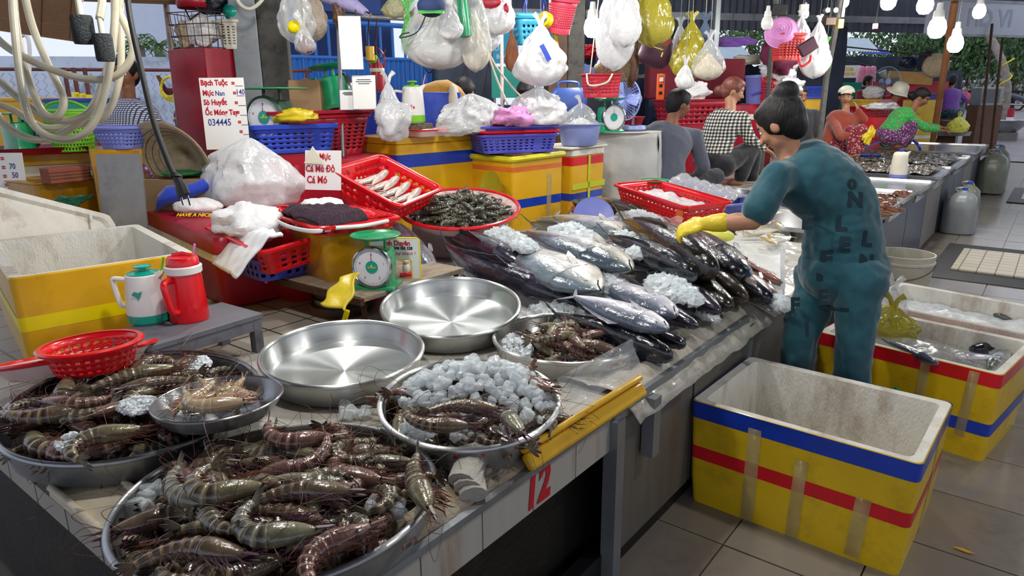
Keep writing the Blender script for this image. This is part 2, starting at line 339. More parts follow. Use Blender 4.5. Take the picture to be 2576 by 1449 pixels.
# ---- lamps: white LED bulbs on flex
M_bulb = mat('lit_bulb', 'ffffff', .3, emit=14, var=0)
def bulb(loc, w, label, lit=True, drop=.6, s=1.0, group=None):
    t = thing('light_bulb', label, 'light bulb', loc, group=group)
    part('globe', MB().lathe([(0, -.075), (.03, -.07), (.05, -.045), (.055, -.01), (.045, .03), (.03, .05)], 16), M_bulb if lit else M_white, t)
    part('base', MB().lathe([(.031, .05), (.034, .052), (.03, .09), (.02, .1), (.016, .14), (0, .145)], 14), M_white, t)
    part('flex', MB().tube([(0, 0, .14), (.004, 0, .14+drop*.5), (0, 0, .14+drop)], .003, 5), M_black, t)
    t.scale = (s, s, s)
    if lit: l = lamp('bulb_light', V(loc)+V((0, 0, -.09*s-.02)), w, .07)
    return t
for (x, y, d, w, lab) in ((1490, 64, 6.2, 28, 'glowing white bulb hanging beside the concrete post'), (2236, -2, 7.0, 25, 'glowing bulb cut off at the top, leftmost of the far cluster'),
                          (2328, 8, 6.8, 25, 'glowing bulb at the top edge, second from the left in the far cluster'), (2358, 66, 6.2, 28, 'large glowing bulb in front of the orange-brown pole'),
                          (2464, 26, 9.0, 28, 'glowing bulb farthest to the right against the white hoarding'), (2404, 106, 7.2, 28, 'lowest glowing bulb of the far cluster')):
    bulb(at(x, y, d), w, lab, drop=.9, s=1.4)
bulb(at(1930, 55, 6.5), 0, 'unlit white bulb hanging above the plaid-shirted woman', False, .8)
for x, y, z, w in BULBS_HIDDEN: bulb((x, y, z), w, 'glowing white bulb above the counter, out of the picture', group='bulbs above the frame', drop=.8)
# ---- outdoors: ground, yard, wall, building, trees
M_yard = H('yard_concrete', '8d8788', .6, var=.15, dirt='6c6664', da=.4)
def yd(u, v):
    y = lerp(20, 60, v); return V((lerp(-40, 30, u), y, .012+max(0, min(1, (y-22)/9))*.72))
struct('trim_11', MB().sheet(yd, 4, 24), M_yard)
M_wallp = mat('pale_blue_wall', 'd2dcee', .7, var=.06, sc=2, dirt='3c3c3e', da=.8, dsc=1.6)
def seg(p, q, z0, z1, th, name, m, label, cat, **k):              # upright slab between two plan points
    p, q = V((p.x, p.y, 0)), V((q.x, q.y, 0)); d = q-p
    o = MB().box((d.length/2, 0, (z0+z1)/2), (d.length, th, z1-z0)); return solo(name, o, m, label, cat, p, (0, 0, math.atan2(d.y, d.x)), **k)
w1 = seg(at(-60, 200, 12), at(760, 200, 13.5), 0, 2.32, .2, 'wall_left', M_wallp, '', ''); 
for kk in ('label', 'category'): del w1[kk]
w1['kind'] = 'structure'
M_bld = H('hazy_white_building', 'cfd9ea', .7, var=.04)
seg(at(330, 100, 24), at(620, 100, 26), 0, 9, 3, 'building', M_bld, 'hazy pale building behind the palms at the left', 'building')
# far right building: pink wall, window, awning, blue doorway
t = thing('building', 'pinkish building with a dark window and white awning behind the motorbikes', 'building', at(2250, 230, 40)*1, 0)
t.location.z = 0; p = at(2240, 230, 40); q = at(2700, 230, 44); dd = V((q.x-p.x, q.y-p.y, 0)); t.rotation_euler = (0, 0, math.atan2(dd.y, dd.x)); LB = dd.length
part('wall', MB().box((LB/2, 0, 2.4), (LB, .3, 4.8)), H('pink_wall', 'a8969e', .7, var=.08), t)
fx = LB*.60
f = part('window', MB().box((fx, -.2, 3.0), (1.5, .1, 2.0)), H('window_frame', '4c4640', .5), t); part('pane', MB().box((fx-.36, -.27, 3.0), (.6, .03, 1.8)).box((fx+.36, -.27, 3.0), (.6, .03, 1.8)), H('dark_glass', '20242c', .1), f)
part('doorway', MB().box((LB*.18, -.25, 1.4), (3.6, .2, 2.8)), H('blue_door', '1c3468', .5), t)
def aw(u, v): return V((lerp(-1, LB*.40, u), -.2-2.6*v, 3.5-.7*v+(.05 if int(u*60) % 2 else 0)))
part('awning', MB().sheet(aw, 60, 3), H('corrugated_grey', '9a9aa6', .5), t, smooth=None, solid=.02)
# two corrugated-roofed stalls across the yard
M_cw = H('corrugated_white', 'bccbd2', .5, var=.08)
for (x0, x1, y0, y1, d, lab, end) in ((2095, 2215, 98, 130, 26, 'white corrugated roof with a blue gable across the yard', True), (1795, 1900, 118, 150, 22, 'pale turquoise roof seen through the gap above the red cooler', False)):
    p = at(x0, y1, d); q = at(x1, y1, d+1); a = math.atan2(q.y-p.y, q.x-p.x); L_ = (q-p).length; hh = (y1-y0)/FPX*d
    t = thing('stall_roof', lab, 'roof', (p.x, p.y, 0), a)
    part('sheeting', MB().sheet(lambda u, v: V((u*L_, v*.6, p.z+hh*1.1*v+(.06 if int(u*34) % 2 else 0))), 34, 2), M_cw, t, smooth=None, solid=.02)
    part('wall', MB().box((L_/2, .8, p.z/2-.1), (L_, 1.4, p.z-.2)), H('stall_dark', '26304a', .7), t)
    if end: part('gable', MB().prism([(0, 0), (1.7, 0), (0, hh)], .1, c=(L_, .8, p.z)), M_blue, t)
# fence of wire mesh at the left
M_wire = H('fence_wire', '70747a', .4, metal=.4); M_rail = H('rusty_rail', '6c3a38', .6, var=.3)
p = at(-40, 360, 7.4); q = at(800, 360, 8.8); dd = V((q.x-p.x, q.y-p.y, 0)); L_ = dd.length
t = thing('wire_fence', 'diamond wire mesh fence with rusty rails behind the checked-shirt man', 'fence', (p.x, p.y, 0), math.atan2(dd.y, dd.x))
zt = at(300, 178, 8).z
part('top_rail', MB().cyl((0, 0, zt), (L_, 0, zt), .018), M_rail, t); part('bottom_rail', MB().cyl((0, 0, .3), (L_, 0, .3), .018), M_rail, t)
for u in (.03, .245, .27, .3, .62, .98): part('post', MB().cyl((L_*u, 0, 0), (L_*u, 0, zt+.02), .022), M_rail, t)
mb = MB(); st = .075; n = int(L_/st)
for i in range(n):
    for sg in (1, -1):
        x0 = i*st; pts = []; z = .3; k = 0
        while z < zt: pts.append((x0+(st/2 if (k+i) % 2 else 0)+st/2, .004*sg, z)); z += st*.55; k += 1
        if sg == 1: mb.tube(pts, .0028, 3)
part('mesh', mb, M_wire, t, kind='stuff', smooth=None)
def tree(label, cat, base, top, crown, n, leaf, m, seed, kind='round', group=None, trunk=None):
    random.seed(seed); t = thing('tree' if kind == 'round' else 'palm_tree', label, cat, base, group=group)
    part('trunk', MB().tube([(0, 0, 0), (.05, .02, top*.5), (0, 0, top)], [.16, .13, .1], 10), trunk or M_wood, t)
    mb = MB()
    for k in range(n):
        if kind == 'round':
            v = V((random.gauss(0, 1), random.gauss(0, 1), random.gauss(0, 1))).normalized()*random.random()**.4
            c = V((v.x*crown[0], v.y*crown[1], top+v.z*crown[2])); q_ = Euler((random.uniform(0, 3), random.uniform(0, 3), random.uniform(0, 6))).to_matrix()
            mb.add([c+q_@V(p)*leaf for p in ((-.5, 0, 0), (0, -.22, .04), (.5, 0, 0), (0, .22, .04))], [(0, 1, 2, 3)])
    part('foliage', mb, m, t, kind='stuff', smooth=None); return t
M_leaf = H('green_leaves', '4d6e40', .5, var=.35, sc=1.5); M_palm = H('palm_leaf', '55793c', .5, var=.3)
for (x, y, d, cr, n, lab, sd) in ((2290, 125, 34, (3.6, 2, 1.6), 2600, 'leafy tree crown behind the blue gable', 1), (2440, 120, 33, (3.4, 2, 1.5), 2400, 'leafy tree above the white awning', 2),
                           (2560, 130, 31, (2.6, 2, 2.0), 2200, 'leafy tree at the far right edge above the parked motorbikes', 3), (1890, 92, 30, (2.6, 2, .8), 900, 'green tree seen through the gap above the turquoise roof', 4)):
    p = at(x, y, d); tree(lab, 'tree', (p.x, p.y, 0), p.z, cr, n, .28, M_leaf, sd)
p = at(2505, 330, 21.0); t = thing('leaning_tree_trunk', 'pale bark tree trunk wound with a yellow hose at the aisle end', 'tree', (p.x, p.y, 0))
q = at(2490, 90, 21)-V((p.x, p.y, 0)); M_bark = H('pale_bark', '8d8278', .7, var=.35, sc=10, bump=.6)
part('trunk', MB().tube(bez([(0, 0, 0), (.1, 0, 1.2), (-.05, 0, 2.2), q], 6), [.14]*10+[.11]*9, 12), M_bark, t)
part('hose', MB().tube([(.14*cos(k*.8)+.02, .14*sin(k*.8), .9+.07*k) for k in range(24)], .022, 6), M_bandy, t)
# palms
for (x, y, d, sd, lab) in ((350, 118, 17, 7, 'palm tree behind the white wall, nearer the hanging hoses'), (398, 112, 18, 8, 'palm tree behind the white wall, nearer the pale pipe post')):
    p = at(x, y, d); t = thing('palm_tree', lab, 'palm', (p.x, p.y, 0)); random.seed(sd)
    part('trunk', MB().cyl((0, 0, 0), (0, 0, p.z), .12), M_bark, t)
    for k in range(12):
        a = 2*pi*k/12+random.random()*.3; L2 = random.uniform(.8, 1.1); up = random.uniform(.2, .9); mb = MB(); sp = []
        for i in range(9): u = i/8; sp.append(V((cos(a)*L2*u, sin(a)*L2*u, p.z+up*u*1.2-1.1*u*u)))
        mb.tube(sp, .012, 4)
        for i in range(1, 9):
            for s_ in (-1, 1):
                w = V((-sin(a), cos(a), 0))*s_*.30*(1-.5*i/9); b = sp[i]; mb.add([b, b+V((cos(a), sin(a), 0))*.07, b+w+V((cos(a)*.13, sin(a)*.13, -.1))], [(0, 1, 2)])
        part('frond', mb, M_palm, t, smooth=None)
# ================================================================ ALUMINIUM TRAYS
def radial(m):
    nt = m.node_tree; t = nt.nodes.new('ShaderNodeTangent'); t.direction_type = 'RADIAL'; t.axis = 'Z'
    b = nt.nodes['Principled BSDF']; nt.links.new(t.outputs[0], b.inputs['Tangent']); b.inputs['Anisotropic'].default_value = .9; b.inputs['Anisotropic Rotation'].default_value = .25; return m
M_tray = radial(mat('spun_aluminium', 'd0d2d0', .34, metal=1, var=.05, sc=20))
M_tray_w = radial(mat('wet_dull_aluminium', 'a2a4a6', .34, metal=1, var=.18, sc=9, dirt='6c6c6c', da=.5, dsc=9))
M_stick = H('red_sticker', 'b81830', .4, var=0); M_gold = H('yellow_ink', 'e8c020', .4, var=0); M_wink = H('white_ink', 'f0f0f0', .4, var=0)
def tiltM(cx, cy, deg):
    u = V((cx, cy, 0)).normalized(); return Matrix.Rotation(R(deg), 4, V((u.y, -u.x, 0)))
def tray(cx, cy, r, zrim, tilt, label, m=None, h=.085, water=False, sticker=None, group=None):
    m = m or M_tray; T = Matrix.Translation((cx, cy, zrim)) @ tiltM(cx, cy, tilt)
    t = thing('aluminium_tray', label, 'tray', group=group); t.matrix_world = T
    rb = r-.022
    part('pan', MB().lathe([(0, -h), (rb-.01, -h), (rb, -h+.006), (r-.008, -.008), (r-.011, -.008), (rb-.004, -h+.010), (rb-.013, -h+.004), (0, -h+.004)], 96), m, t, smooth=50)
    part('rim', MB().tube([((r-.007)*cos(2*pi*k/96), (r-.007)*sin(2*pi*k/96), -.004) for k in range(96)], .0085, 8, closed=True), m, t, smooth=180)
    if water: part('water', MB().lathe([(0, -h+.019), (rb-.004+.003, -h+.019)], 64), M_water, t, label='shallow clear water')
    if sticker:
        a0 = sticker; w = .085/r; mb = MB()
        rr = r-.0115
        mb.sheet(lambda u, v: V(((rr+.002-.008*(1-v))*cos(a0-w/2+w*u), (rr+.002-.008*(1-v))*sin(a0-w/2+w*u), -.045+.024*v)), 8, 1)
        s = part('sticker', mb, M_stick, t, label='small red sticker', solid=.0008)
        text('HIGH QUALITY', .0105, M_wink, s, ((rr+.0)*cos(a0), (rr+.0)*sin(a0), -.0385), (pi/2-.12, 0, a0+pi/2), off=.0002)
        text('44', .018, M_gold, s, ((rr+.003)*cos(a0), (rr+.003)*sin(a0), -.0255), (pi/2-.12, 0, a0+pi/2), off=.0008)
    return T
T1 = tray(-1.893, 2.01, .292, .763, 8.5, 'empty shiny aluminium tray beside the green scale, farthest of the two empty ones', water=True)
T2 = tray(-1.88, 1.436, .285, .739, 3.8, 'empty shiny aluminium tray in the middle, nearer of the two empty ones', water=True)
T3 = tray(-1.249, 1.392, .267, .743, 5.0, 'aluminium tray heaped with ice cubes over tiger prawns', sticker=-.86)
T4 = tray(-1.371, 2.094, .286, .712, 0, 'aluminium tray with a small heap of tiger prawns in front of the fish pile', sticker=-.25)
T5 = tray(-1.33, .805, .370, .70, -1.5, 'largest dull aluminium tray heaped with tiger prawns at the front edge', M_tray_w)
T6 = tray(-2.04, .799, .35, .743, 3.7, 'wide dull aluminium tray of tiger prawns and ice at the left edge', M_tray_w)
# small bowl resting on tray six
TB = Matrix.Translation((-1.727, .888, .80)) @ tiltM(-1.727, .888, -2.6)
t = thing('aluminium_bowl', 'small round aluminium dish of pale prawns standing on the left prawn tray', 'bowl'); t.matrix_world = TB
part('dish', MB().lathe([(0, -.062), (.10, -.06), (.14, -.045), (.160, -.02), (.169, 0), (.166, 0), (.157, -.02), (.137, -.042), (.1, -.056), (0, -.058)], 64), M_tray_w, t)
part('rim', MB().tube([(.169*cos(2*pi*k/64), .169*sin(2*pi*k/64), 0) for k in range(64)], .0035, 6, closed=True), M_tray_w, t)
# ================================================================ PRAWNS
M_prawn = mat('prawn_shell', 'ffffff', .17, vc=True, var=.28, sc=55, bump=.2, bsc=120, spec=.6, coat=.35, sss=.05)
M_prawnw = mat('pale_prawn_shell', 'ffffff', .2, vc=True, var=.08, sc=60, bump=.08, bsc=160, spec=.7, coat=.6, sss=.1)
M_leg = mat('prawn_leg', '5e3426', .35, var=.3, sc=30); M_ant = mat('prawn_feeler', '5c3a2c', .4, var=.3)
M_leg2 = mat('purple_prawn_leg', '4a2436', .35, var=.3, sc=30); M_legw = mat('pale_prawn_leg', 'b8907c', .4)
M_fan = mat('prawn_tail', 'ffffff', .25, vc=True, var=.2, sc=60, coat=.4)
def prawn(L, K, base, band, edge, head, mshell, mleg, seed, strength=1.0, simple=False):
    rd = random.Random(seed); base, band, edge, head = map(hx, (base, band, edge, head)); n = 12
    def mixc(a, b, t): return tuple(lerp(a[i], b[i], t) for i in range(3))
    ab = .50*L; cl = []                                           # centreline of the abdomen, curling downwards
    P_ = V((0, 0, 0)); N = 30; pts = [(P_.copy(), 0.0)]
    for i in range(N): th = K*((i+.5)/N); P_ = P_+V((-cos(th), 0, -sin(th)))*ab/N; pts.append((P_.copy(), K*(i+1)/N))
    rings = []; cols = []
    def ring(p, th, r, colf, hw=.80):
        up = V((-sin(th), 0, cos(th))); ro = []
        for k in range(n):
            a = 2*pi*k/n; s_ = sin(a); ro.append(p+V((0, 1, 0))*cos(a)*r*hw+up*(s_*r*(1.05 if s_ > 0 else .85))); cols.append(colf(s_))
        rings.append(ro)
    for s_, r, z in ((.40, .005, .04), (.36, .018, .03), (.31, .045, .014), (.25, .070, .006), (.18, .090, 0), (.10, .105, 0), (.03, .110, 0), (.005, .108, 0), (-.004, .098, 0)):
        g = .5+.5*rd.random(); ring(V((s_*L, 0, z*L)), 0, r*L, lambda q, g=g, s_=s_: mixc(mixc(head, base, .35*g), band, max(0, (q-.5))*.7*strength if s_ > .1 else .3*g))
    segs = [0, .15, .31, .47, .62, .77, 1.0]
    for k in range(6):
        a, b = segs[k], segs[k+1]
        for f, rm, c in ((.0, 1.03, 0), (.12, 1.06, 1), (.3, 1.03, 2), (.55, 1.0, 3), (.8, .98, 4), (.93, .97, 5), (1.0, .90, 6)):
            t = lerp(a, b, f); p, th = pts[min(int(t*N), N)]; r = lerp(.104, .040, t**1.35)*L*rm
            ring(p, th, r, lambda q, c=c: mixc(edge, base, .3) if c in (0, 1) else mixc(base, band, (.9 if c in (3, 4) else .35)*strength*(1 if q > -.4 else .4)) if c < 5 else mixc(edge, base, .5))
    mb = MB(); mb.loft(rings, col=cols)
    e, th = pts[N]; d = V((-cos(th), 0, -sin(th))); up = V((-sin(th), 0, cos(th)))
    fan = MB()
    for k in range(-2, 3):
        a = k*.32; w = .032*L if k else .022*L; l = (.17 if k else .13)*L; dd = (d*cos(a)+V((0, 1, 0))*sin(a)); sd = (V((0, 1, 0))*cos(a)-d*sin(a)); o = e-d*.02*L+up*(.006*L*(2-abs(k)))
        c0 = mixc(base, edge, .3); c1 = mixc(band, (.02, .015, .03), .6); ps = []; cc = []
        for u, ww in ((0, .35), (.3, .8), (.6, 1), (.85, .8), (1, .25)):
            for s_ in (-1, 1): ps.append(o+dd*l*u+sd*w*ww*s_*.6+up*(.004*L)); cc.append(mixc(c0, c1, max(0, (u-.4)/.6)))
            for s_ in (1, -1): ps.append(o+dd*l*u+sd*w*ww*s_*.6-up*(.002*L)); cc.append(mixc(c0, c1, max(0, (u-.4)/.6)))
        fan.loft([ps[i*4:i*4+4] for i in range(5)], col=cc)
    legs = MB()
    def lg(p0, dirs, r):
        q = [V(p0)]
        for v, l in dirs: q.append(q[-1]+V(v).normalized()*l*L)
        legs.tube(q, [r*L]+[r*L*.8]*(len(q)-2)+[r*L*.25], 4)
    if not simple:
        for k in range(5):
            for s_ in (-1, 1):
                x = (.24-.045*k)*L; j = rd.uniform(-.3, .3)
                lg((x, s_*.035*L, -.075*L), [((.9+j, s_*.1, -.6), .07), ((1, s_*-.1, -.2+j), .07), ((.8+j, -s_*.2, -.5), .04)], .008)
        for k in range(5):
            p, th = pts[int((.07+.155*k)*N)]; up2 = V((-sin(th), 0, cos(th)))
            for s_ in (-1, 1): b = p-up2*.07*L*(1-.1*k)+V((0, s_*.03*L, 0)); lg(b, [(-up2+V((.8, s_*.1, 0)), .035), (-up2*.3+V((.6+.4*rd.random(), 0, 0)), .03)], .011)
        for s_ in (-1, 1):                                         # maxillipeds and antenna scales
            lg((.30*L, s_*.02*L, -.03*L), [((1, s_*.1, -.5), .1), ((1, 0, .1), .09)], .009)
            legs.prism([(0, -.012*L), (.12*L, -.006*L), (.14*L, .004*L), (.1*L, .016*L), (0, .014*L)], .006*L, c=(.33*L, s_*.028*L, .01*L))
    legs.tube([(.36*L, 0, .035*L), (.46*L, 0, .052*L), (.56*L, 0, .075*L)], [.010*L, .006*L, .001*L], 4)
    ant = MB()
    for s_ in (-1, 1):
        a = rd.uniform(-.5, .9); c = bez([(.36*L, s_*.02*L, .02*L), (.55*L, s_*.12*L, .12*L), (.5*L+a*.2*L, s_*rd.uniform(.2, .45)*L, rd.uniform(-.1, .2)*L), (.1*L+a*.4*L, s_*rd.uniform(.15, .4)*L, rd.uniform(-.1, .1)*L)], 7)
        ant.tube(c, L*.0026 if not simple else .004*L, 3)
        if not simple: ant.tube(bez([(.37*L, s_*.01*L, .03*L), (.5*L, s_*.05*L, .1*L), (.62*L, s_*.05*L, .02*L)], 4), .003*L, 3)
    eyes = MB()
    for s_ in (-1, 1): eyes.ball((.335*L, s_*.034*L, .036*L), .013*L, 6, 4)
    mats = dict(legs=mleg, ant=M_ant)
    cx = (pts[N][0].x+.36*L)/2; cz = (pts[N//2][0].z)*.5
    return dict(shell=mb.mesh('shell', mshell, 50), tail_fan=fan.mesh('tail_fan', M_fan, 50), legs=legs.mesh('legs', mleg, 50), feelers=ant.mesh('feelers', M_ant, None), eyes=eyes.mesh('eyes', M_iris, 180), c=V((cx, 0, cz)))
CN = ['grey-olive', 'dark brown', 'reddish brown', 'olive-grey']
KN = ['nearly straight', 'slightly bent', 'curved', 'hooked', 'tightly curled', 'faintly bent', 'strongly curved', 'arched', 'horseshoe-shaped', 'ring-shaped']
def where(T, x, y, R_):
    v = T.to_3x3() @ V((x, y, 0)); a, b = v.dot(CR)/R_, v.dot(V((CF.x, CF.y, 0)).normalized())/R_; n = 'front' if b < -.3 else 'back' if b > .3 else ''; m_ = 'left' if a < -.3 else 'right' if a > .3 else ''
    return ('at the '+' '.join(q for q in (n, m_) if q)) if n or m_ else 'in the middle'
KD = [('6e6656', '342e24', 'a89876', '787050'), ('665649', '33281f', '9c8062', '6c5a46'), ('745248', '442c27', 'a48074', '74564c'), ('74736a', '3a3831', 'aea488', '7a7658')]
PR = [prawn(.25, K, *KD[i % 4], M_prawn, (M_leg, M_leg2)[i % 2], 20+i) for i, K in enumerate((.5, 1.1, 1.7, 2.3, 2.8, .9, 2.0, 1.4, 2.6, 3.1))]
PW = [prawn(.2, K, 'a89474', '94805f', 'c4b090', 'a48a6c', M_prawnw, M_legw, 60+i, .4) for i, K in enumerate((.5, 1.1, 1.8, .3))]
PG = [prawn(.17, K, '4a4c40', '20221c', '84866c', '484a38', M_prawn, M_leg, 80+i, simple=True) for i, K in enumerate((.6, 1.4, 2.2, 2.9))]
PROOTS = {}
def put_prawn(pr, M4, label, group, name='tiger_prawn', full=True, cat='prawn'):
    key = (id(pr), full)
    if key not in PROOTS:
        r = thing(name, label, cat, group=group)
        for k in (('shell', 'tail_fan', 'legs', 'feelers', 'eyes') if full else ('shell', 'legs', 'feelers')): part(k, pr[k], None, r)
        PROOTS[key] = r; KIDS[r] = [(c, []) for c in r.children]
    else: r = dup(PROOTS[key], (0, 0, 0), label=label, group=group)
    r.matrix_world = M4; return r
def pmat(T, x, y, z, yaw, side, jit, pr, sc=1.0):                 # a prawn lying on its side, centred on x, y
    Ms = Matrix.Rotation(yaw, 4, 'Z') @ Matrix.Rotation(jit[0], 4, 'Y') @ Matrix.Rotation(side*pi/2+jit[1], 4, 'X') @ Matrix.Scale(sc, 4)
    return T @ Matrix.Translation((x, y, z)) @ Ms @ Matrix.Translation(-pr['c'])
def pile(T, Rr, layers, protos, label, group, rnd, full=True, name='tiger_prawn', place=None, dx=0, dy=0, avoid=None, sx=(.92, 1.12), dmin=.075):
    rd = random.Random(rnd)
    lvn = ['buried low', 'half covered', 'near surface', 'on top']
    for li, (n, z, rr) in enumerate(layers):
        pl = []
        for _ in range(n):
            for tr in range(40):
                a = rd.random()*2*pi; q = rr*math.sqrt(rd.random()); x, y = q*cos(a)+dx, q*sin(a)+dy
                if all((x-u)**2+(y-v)**2 > dmin**2 for u, v in pl) and not (avoid and avoid(x, y)): break
            pl.append((x, y)); pr = rd.choice(protos); pi_ = protos.index(pr)
            lb = (('%s %s prawn %s %s %s' % (CN[pi_ % 4] if protos[0] is PR[0] else 'greenish' if protos is PG else 'cream', KN[pi_], lvn[min(3, li+4-len(layers))], where(T, x, y, Rr), place)) if place else label)
            put_prawn(pr, pmat(T, x, y, z+rd.uniform(-.008, .012)-.03*(q/Rr)**2, rd.random()*2*pi, rd.choice((-1, 1)), (rd.uniform(-.22, .22), rd.uniform(-.35, .35)), pr, rd.uniform(*sx)), lb, group, name, full)
ICE_ME = []
random.seed(11)
def icemesh(s, seed):
    rd = random.Random(seed); bm = bmesh.new(); bmesh.ops.create_cube(bm, size=s)
    for v in bm.verts: v.co += V((rd.uniform(-.2, .2), rd.uniform(-.2, .2), rd.uniform(-.2, .2)))*s
    bmesh.ops.bevel(bm, geom=bm.edges[:], offset=s*.2, segments=1, affect='EDGES', profile=.6)
    me = bpy.data.meshes.new('ice_cube'); bm.to_mesh(me); bm.free(); me.materials.append(M_ice); return me
ICE_ME = [icemesh(.026, i) for i in range(7)]
def ice(loc, rd, label, group, s=1.0):
    o = obj('ice_cube', rd.choice(ICE_ME), None, loc, (rd.random()*6, rd.random()*6, rd.random()*6)); k = s*rd.uniform(.75, 1.2); o.scale = (k, k*rd.uniform(.8, 1.2), k*rd.uniform(.8, 1.15)); return tag(o, label, 'ice', group)
def icecubes(T, cells, label, group, seed, s=1.0):
    rd = random.Random(seed)
    for (n, cx, cy, rx, ry, z0, zh, rot) in cells:
        for i in range(n):
            a = rd.random()*2*pi; q = math.sqrt(rd.random()); u, v = q*cos(a)*rx, q*sin(a)*ry; x = cx+u*cos(rot)-v*sin(rot); y = cy+u*sin(rot)+v*cos(rot)
            zz = z0+zh*(1-q*q)*rd.uniform(.55, 1.05); ice(T @ V((x, y, zz)), rd, label+' '+where(T, x, y, .25)+(', high up' if zz > .05 else ', low down' if zz < .01 else ', halfway up'), group, s)
def icestuff(spots, label, seed, s=.02, m=None, name='crushed_ice'):
    rd = random.Random(seed); mb = MB()
    for (n, c, rx, ry, zh, rot) in spots:
        for i in range(n):
            a = rd.random()*2*pi; q = math.sqrt(rd.random()); u, v = q*cos(a)*rx, q*sin(a)*ry
            p = V((c[0]+u*cos(rot)-v*sin(rot), c[1]+u*sin(rot)+v*cos(rot), c[2]+zh*(1-q*q)*rd.random())); k = s*rd.uniform(.6, 1.3)
            M_ = Euler((rd.random()*6, rd.random()*6, rd.random()*6)).to_matrix(); vs = []
            for i2 in (-1, 1):
                for j2 in (-1, 1):
                    for k2 in (-1, 1): vs.append(p+M_ @ V((i2*k/2*rd.uniform(.6, 1.2), j2*k/2*rd.uniform(.6, 1.2), k2*k/2*rd.uniform(.6, 1.2))))
            mb.add(vs, [(0, 1, 3, 2), (4, 6, 7, 5), (0, 4, 5, 1), (2, 3, 7, 6), (0, 2, 6, 4), (1, 5, 7, 3)])
    return stuff(name, mb, m or M_ice, label, 'ice', smooth=None)
# front tray
g5 = 'tiger prawns heaped in the largest front tray'; l5 = 'dark striped tiger prawn in the heap on the largest front tray'
pile(T5, .36, [(26, -.05, .25), (30, -.02, .28), (32, .012, .28), (16, .04, .20)], PR, l5, g5, 1, dmin=.08, place='of the largest front tray')
def nearest(px, py, z): return on(px, py, z)
for (px, py, yaw, side, k, z, sc, lab) in ((600, 1215, .35, 1, 4, .775, 1.12, 'reddish tiger prawn curled like a hook on top of the front heap'), (715, 1325, .2, 1, 3, .765, 1.1, 'broadly striped tiger prawn curled upwards near the middle of the front tray'),
        (1055, 1215, -1.15, 1, 0, .745, 1.1, 'straight tiger prawn lying with its tail over the right rim of the front tray'), (770, 1240, -.1, -1, 5, .77, 1.05, 'olive-headed tiger prawn above the striped curled one'), (500, 1390, -.25, -1, 1, .745, 1.05, 'tiger prawn with pale legs at the front rim of the largest tray'),
        (860, 1370, .6, -1, 6, .745, 1.05, 'tiger prawn with a swollen olive head at the front right of the largest tray'), (760, 1100, .25, 1, 2, .77, 1.05, 'brown banded tiger prawn at the back of the front heap'), (480, 1240, -.3, 1, 7, .76, 1.05, 'tiger prawn lying at the left of the front heap beside the hooked red one')):
    p = nearest(px, py, z); pr = PR[k]; a = yaw+math.atan2(CR.y, CR.x)
    put_prawn(pr, pmat(Matrix(), p.x, p.y, p.z, a, side, (0, .15), pr, sc), lab, g5)
icecubes(T5, [(16, -.25, -.17, .07, .07, -.03, .02, 0), (8, .2, .1, .1, .06, 0, .01, 0)], 'clear ice cube among prawns of the largest tray,', 'loose ice cubes in the front tray', 4, 1.15)
# left tray
g6 = 'tiger prawns in the left tray'; l6 = 'tiger prawn lying on ice in the wide left tray'
pile(T6, .34, [(20, -.05, .23), (22, -.028, .25), (22, -.004, .25), (12, .018, .19)], PR, l6, g6, 2, dmin=.085, place='of the wide left tray')
for (px, py, yaw, side, k, z, sc, lab) in ((340, 945, .55, -1, 0, .80, 1.1, 'long brown tiger prawn lying across the back of the left tray'), (385, 965, 3.65, 1, 5, .79, .95, 'pale green banded tiger prawn beside the long brown one'), (290, 1100, .3, -1, 8, .775, 1.1, 'curled olive tiger prawn in front of the small dish'),
        (120, 1040, .5, 1, 1, .77, 1.1, 'tiger prawn with orange legs at the left end of the left tray'), (170, 1010, 2.9, -1, 2, .785, .95, 'dark banded tiger prawn in the middle of the left tray')):
    p = nearest(px, py, z); pr = PR[k]; a = yaw+math.atan2(CR.y, CR.x); put_prawn(pr, pmat(Matrix(), p.x, p.y, p.z, a, side, (0, .1), pr, sc), lab, g6)
p1 = on(480, 930, .755); p2 = on(350, 1020, .775); p3 = on(190, 1110, .76)
icestuff([(420, p1, .11, .05, .02, 2.3), (260, p2, .06, .05, .018, 0), (60, p3, .05, .04, .015, 0)], 'wet crushed ice among the prawns of the left tray', 5, .011, M_crush)
# small dish of pale prawns
pile(TB, .15, [(6, -.012, .04), (8, .004, .075), (7, .016, .07)], PW, 'pale cream prawn in the small round dish', 'pale prawns in the small dish', 9, name='white_prawn', dmin=.035, sx=(.72, .85), place='of the small dish')
p = on(545, 1012, .84); put_prawn(PW[2], pmat(Matrix(), p.x, p.y, p.z, .35+R(38), 1, (0, .1), PW[2], 1.15), 'cream-coloured prawn curled on top in the small dish', 'pale prawns in the small dish', 'white_prawn')
# iced tray
g3 = 'tiger prawns under the ice heap'
pile(T3, .26, [(14, -.05, .2), (13, -.018, .21)], PR, 'tiger prawn half buried under the heap of ice cubes', g3, 12, dmin=.08, place='of the iced tray')
for (px, py, yaw, side, k, z, lab) in ((1175, 1025, -.3, -1, 5, .775, 'olive tiger prawn head showing below the ice heap'), (1100, 1065, 0, 1, 1, .765, 'dark brown tiger prawn under the front of the ice heap'), (1275, 1060, -1.2, -1, 7, .765, 'tiger prawn pointing down at the right of the ice heap'), (1350, 960, -.7, 1, 2, .765, 'reddish prawn at the far right under the iced tray rim')):
    p = nearest(px, py, z); pr = PR[k]; put_prawn(pr, pmat(Matrix(), p.x, p.y, p.z, yaw+R(38), side, (0, .1), pr, .95), lab, g3)
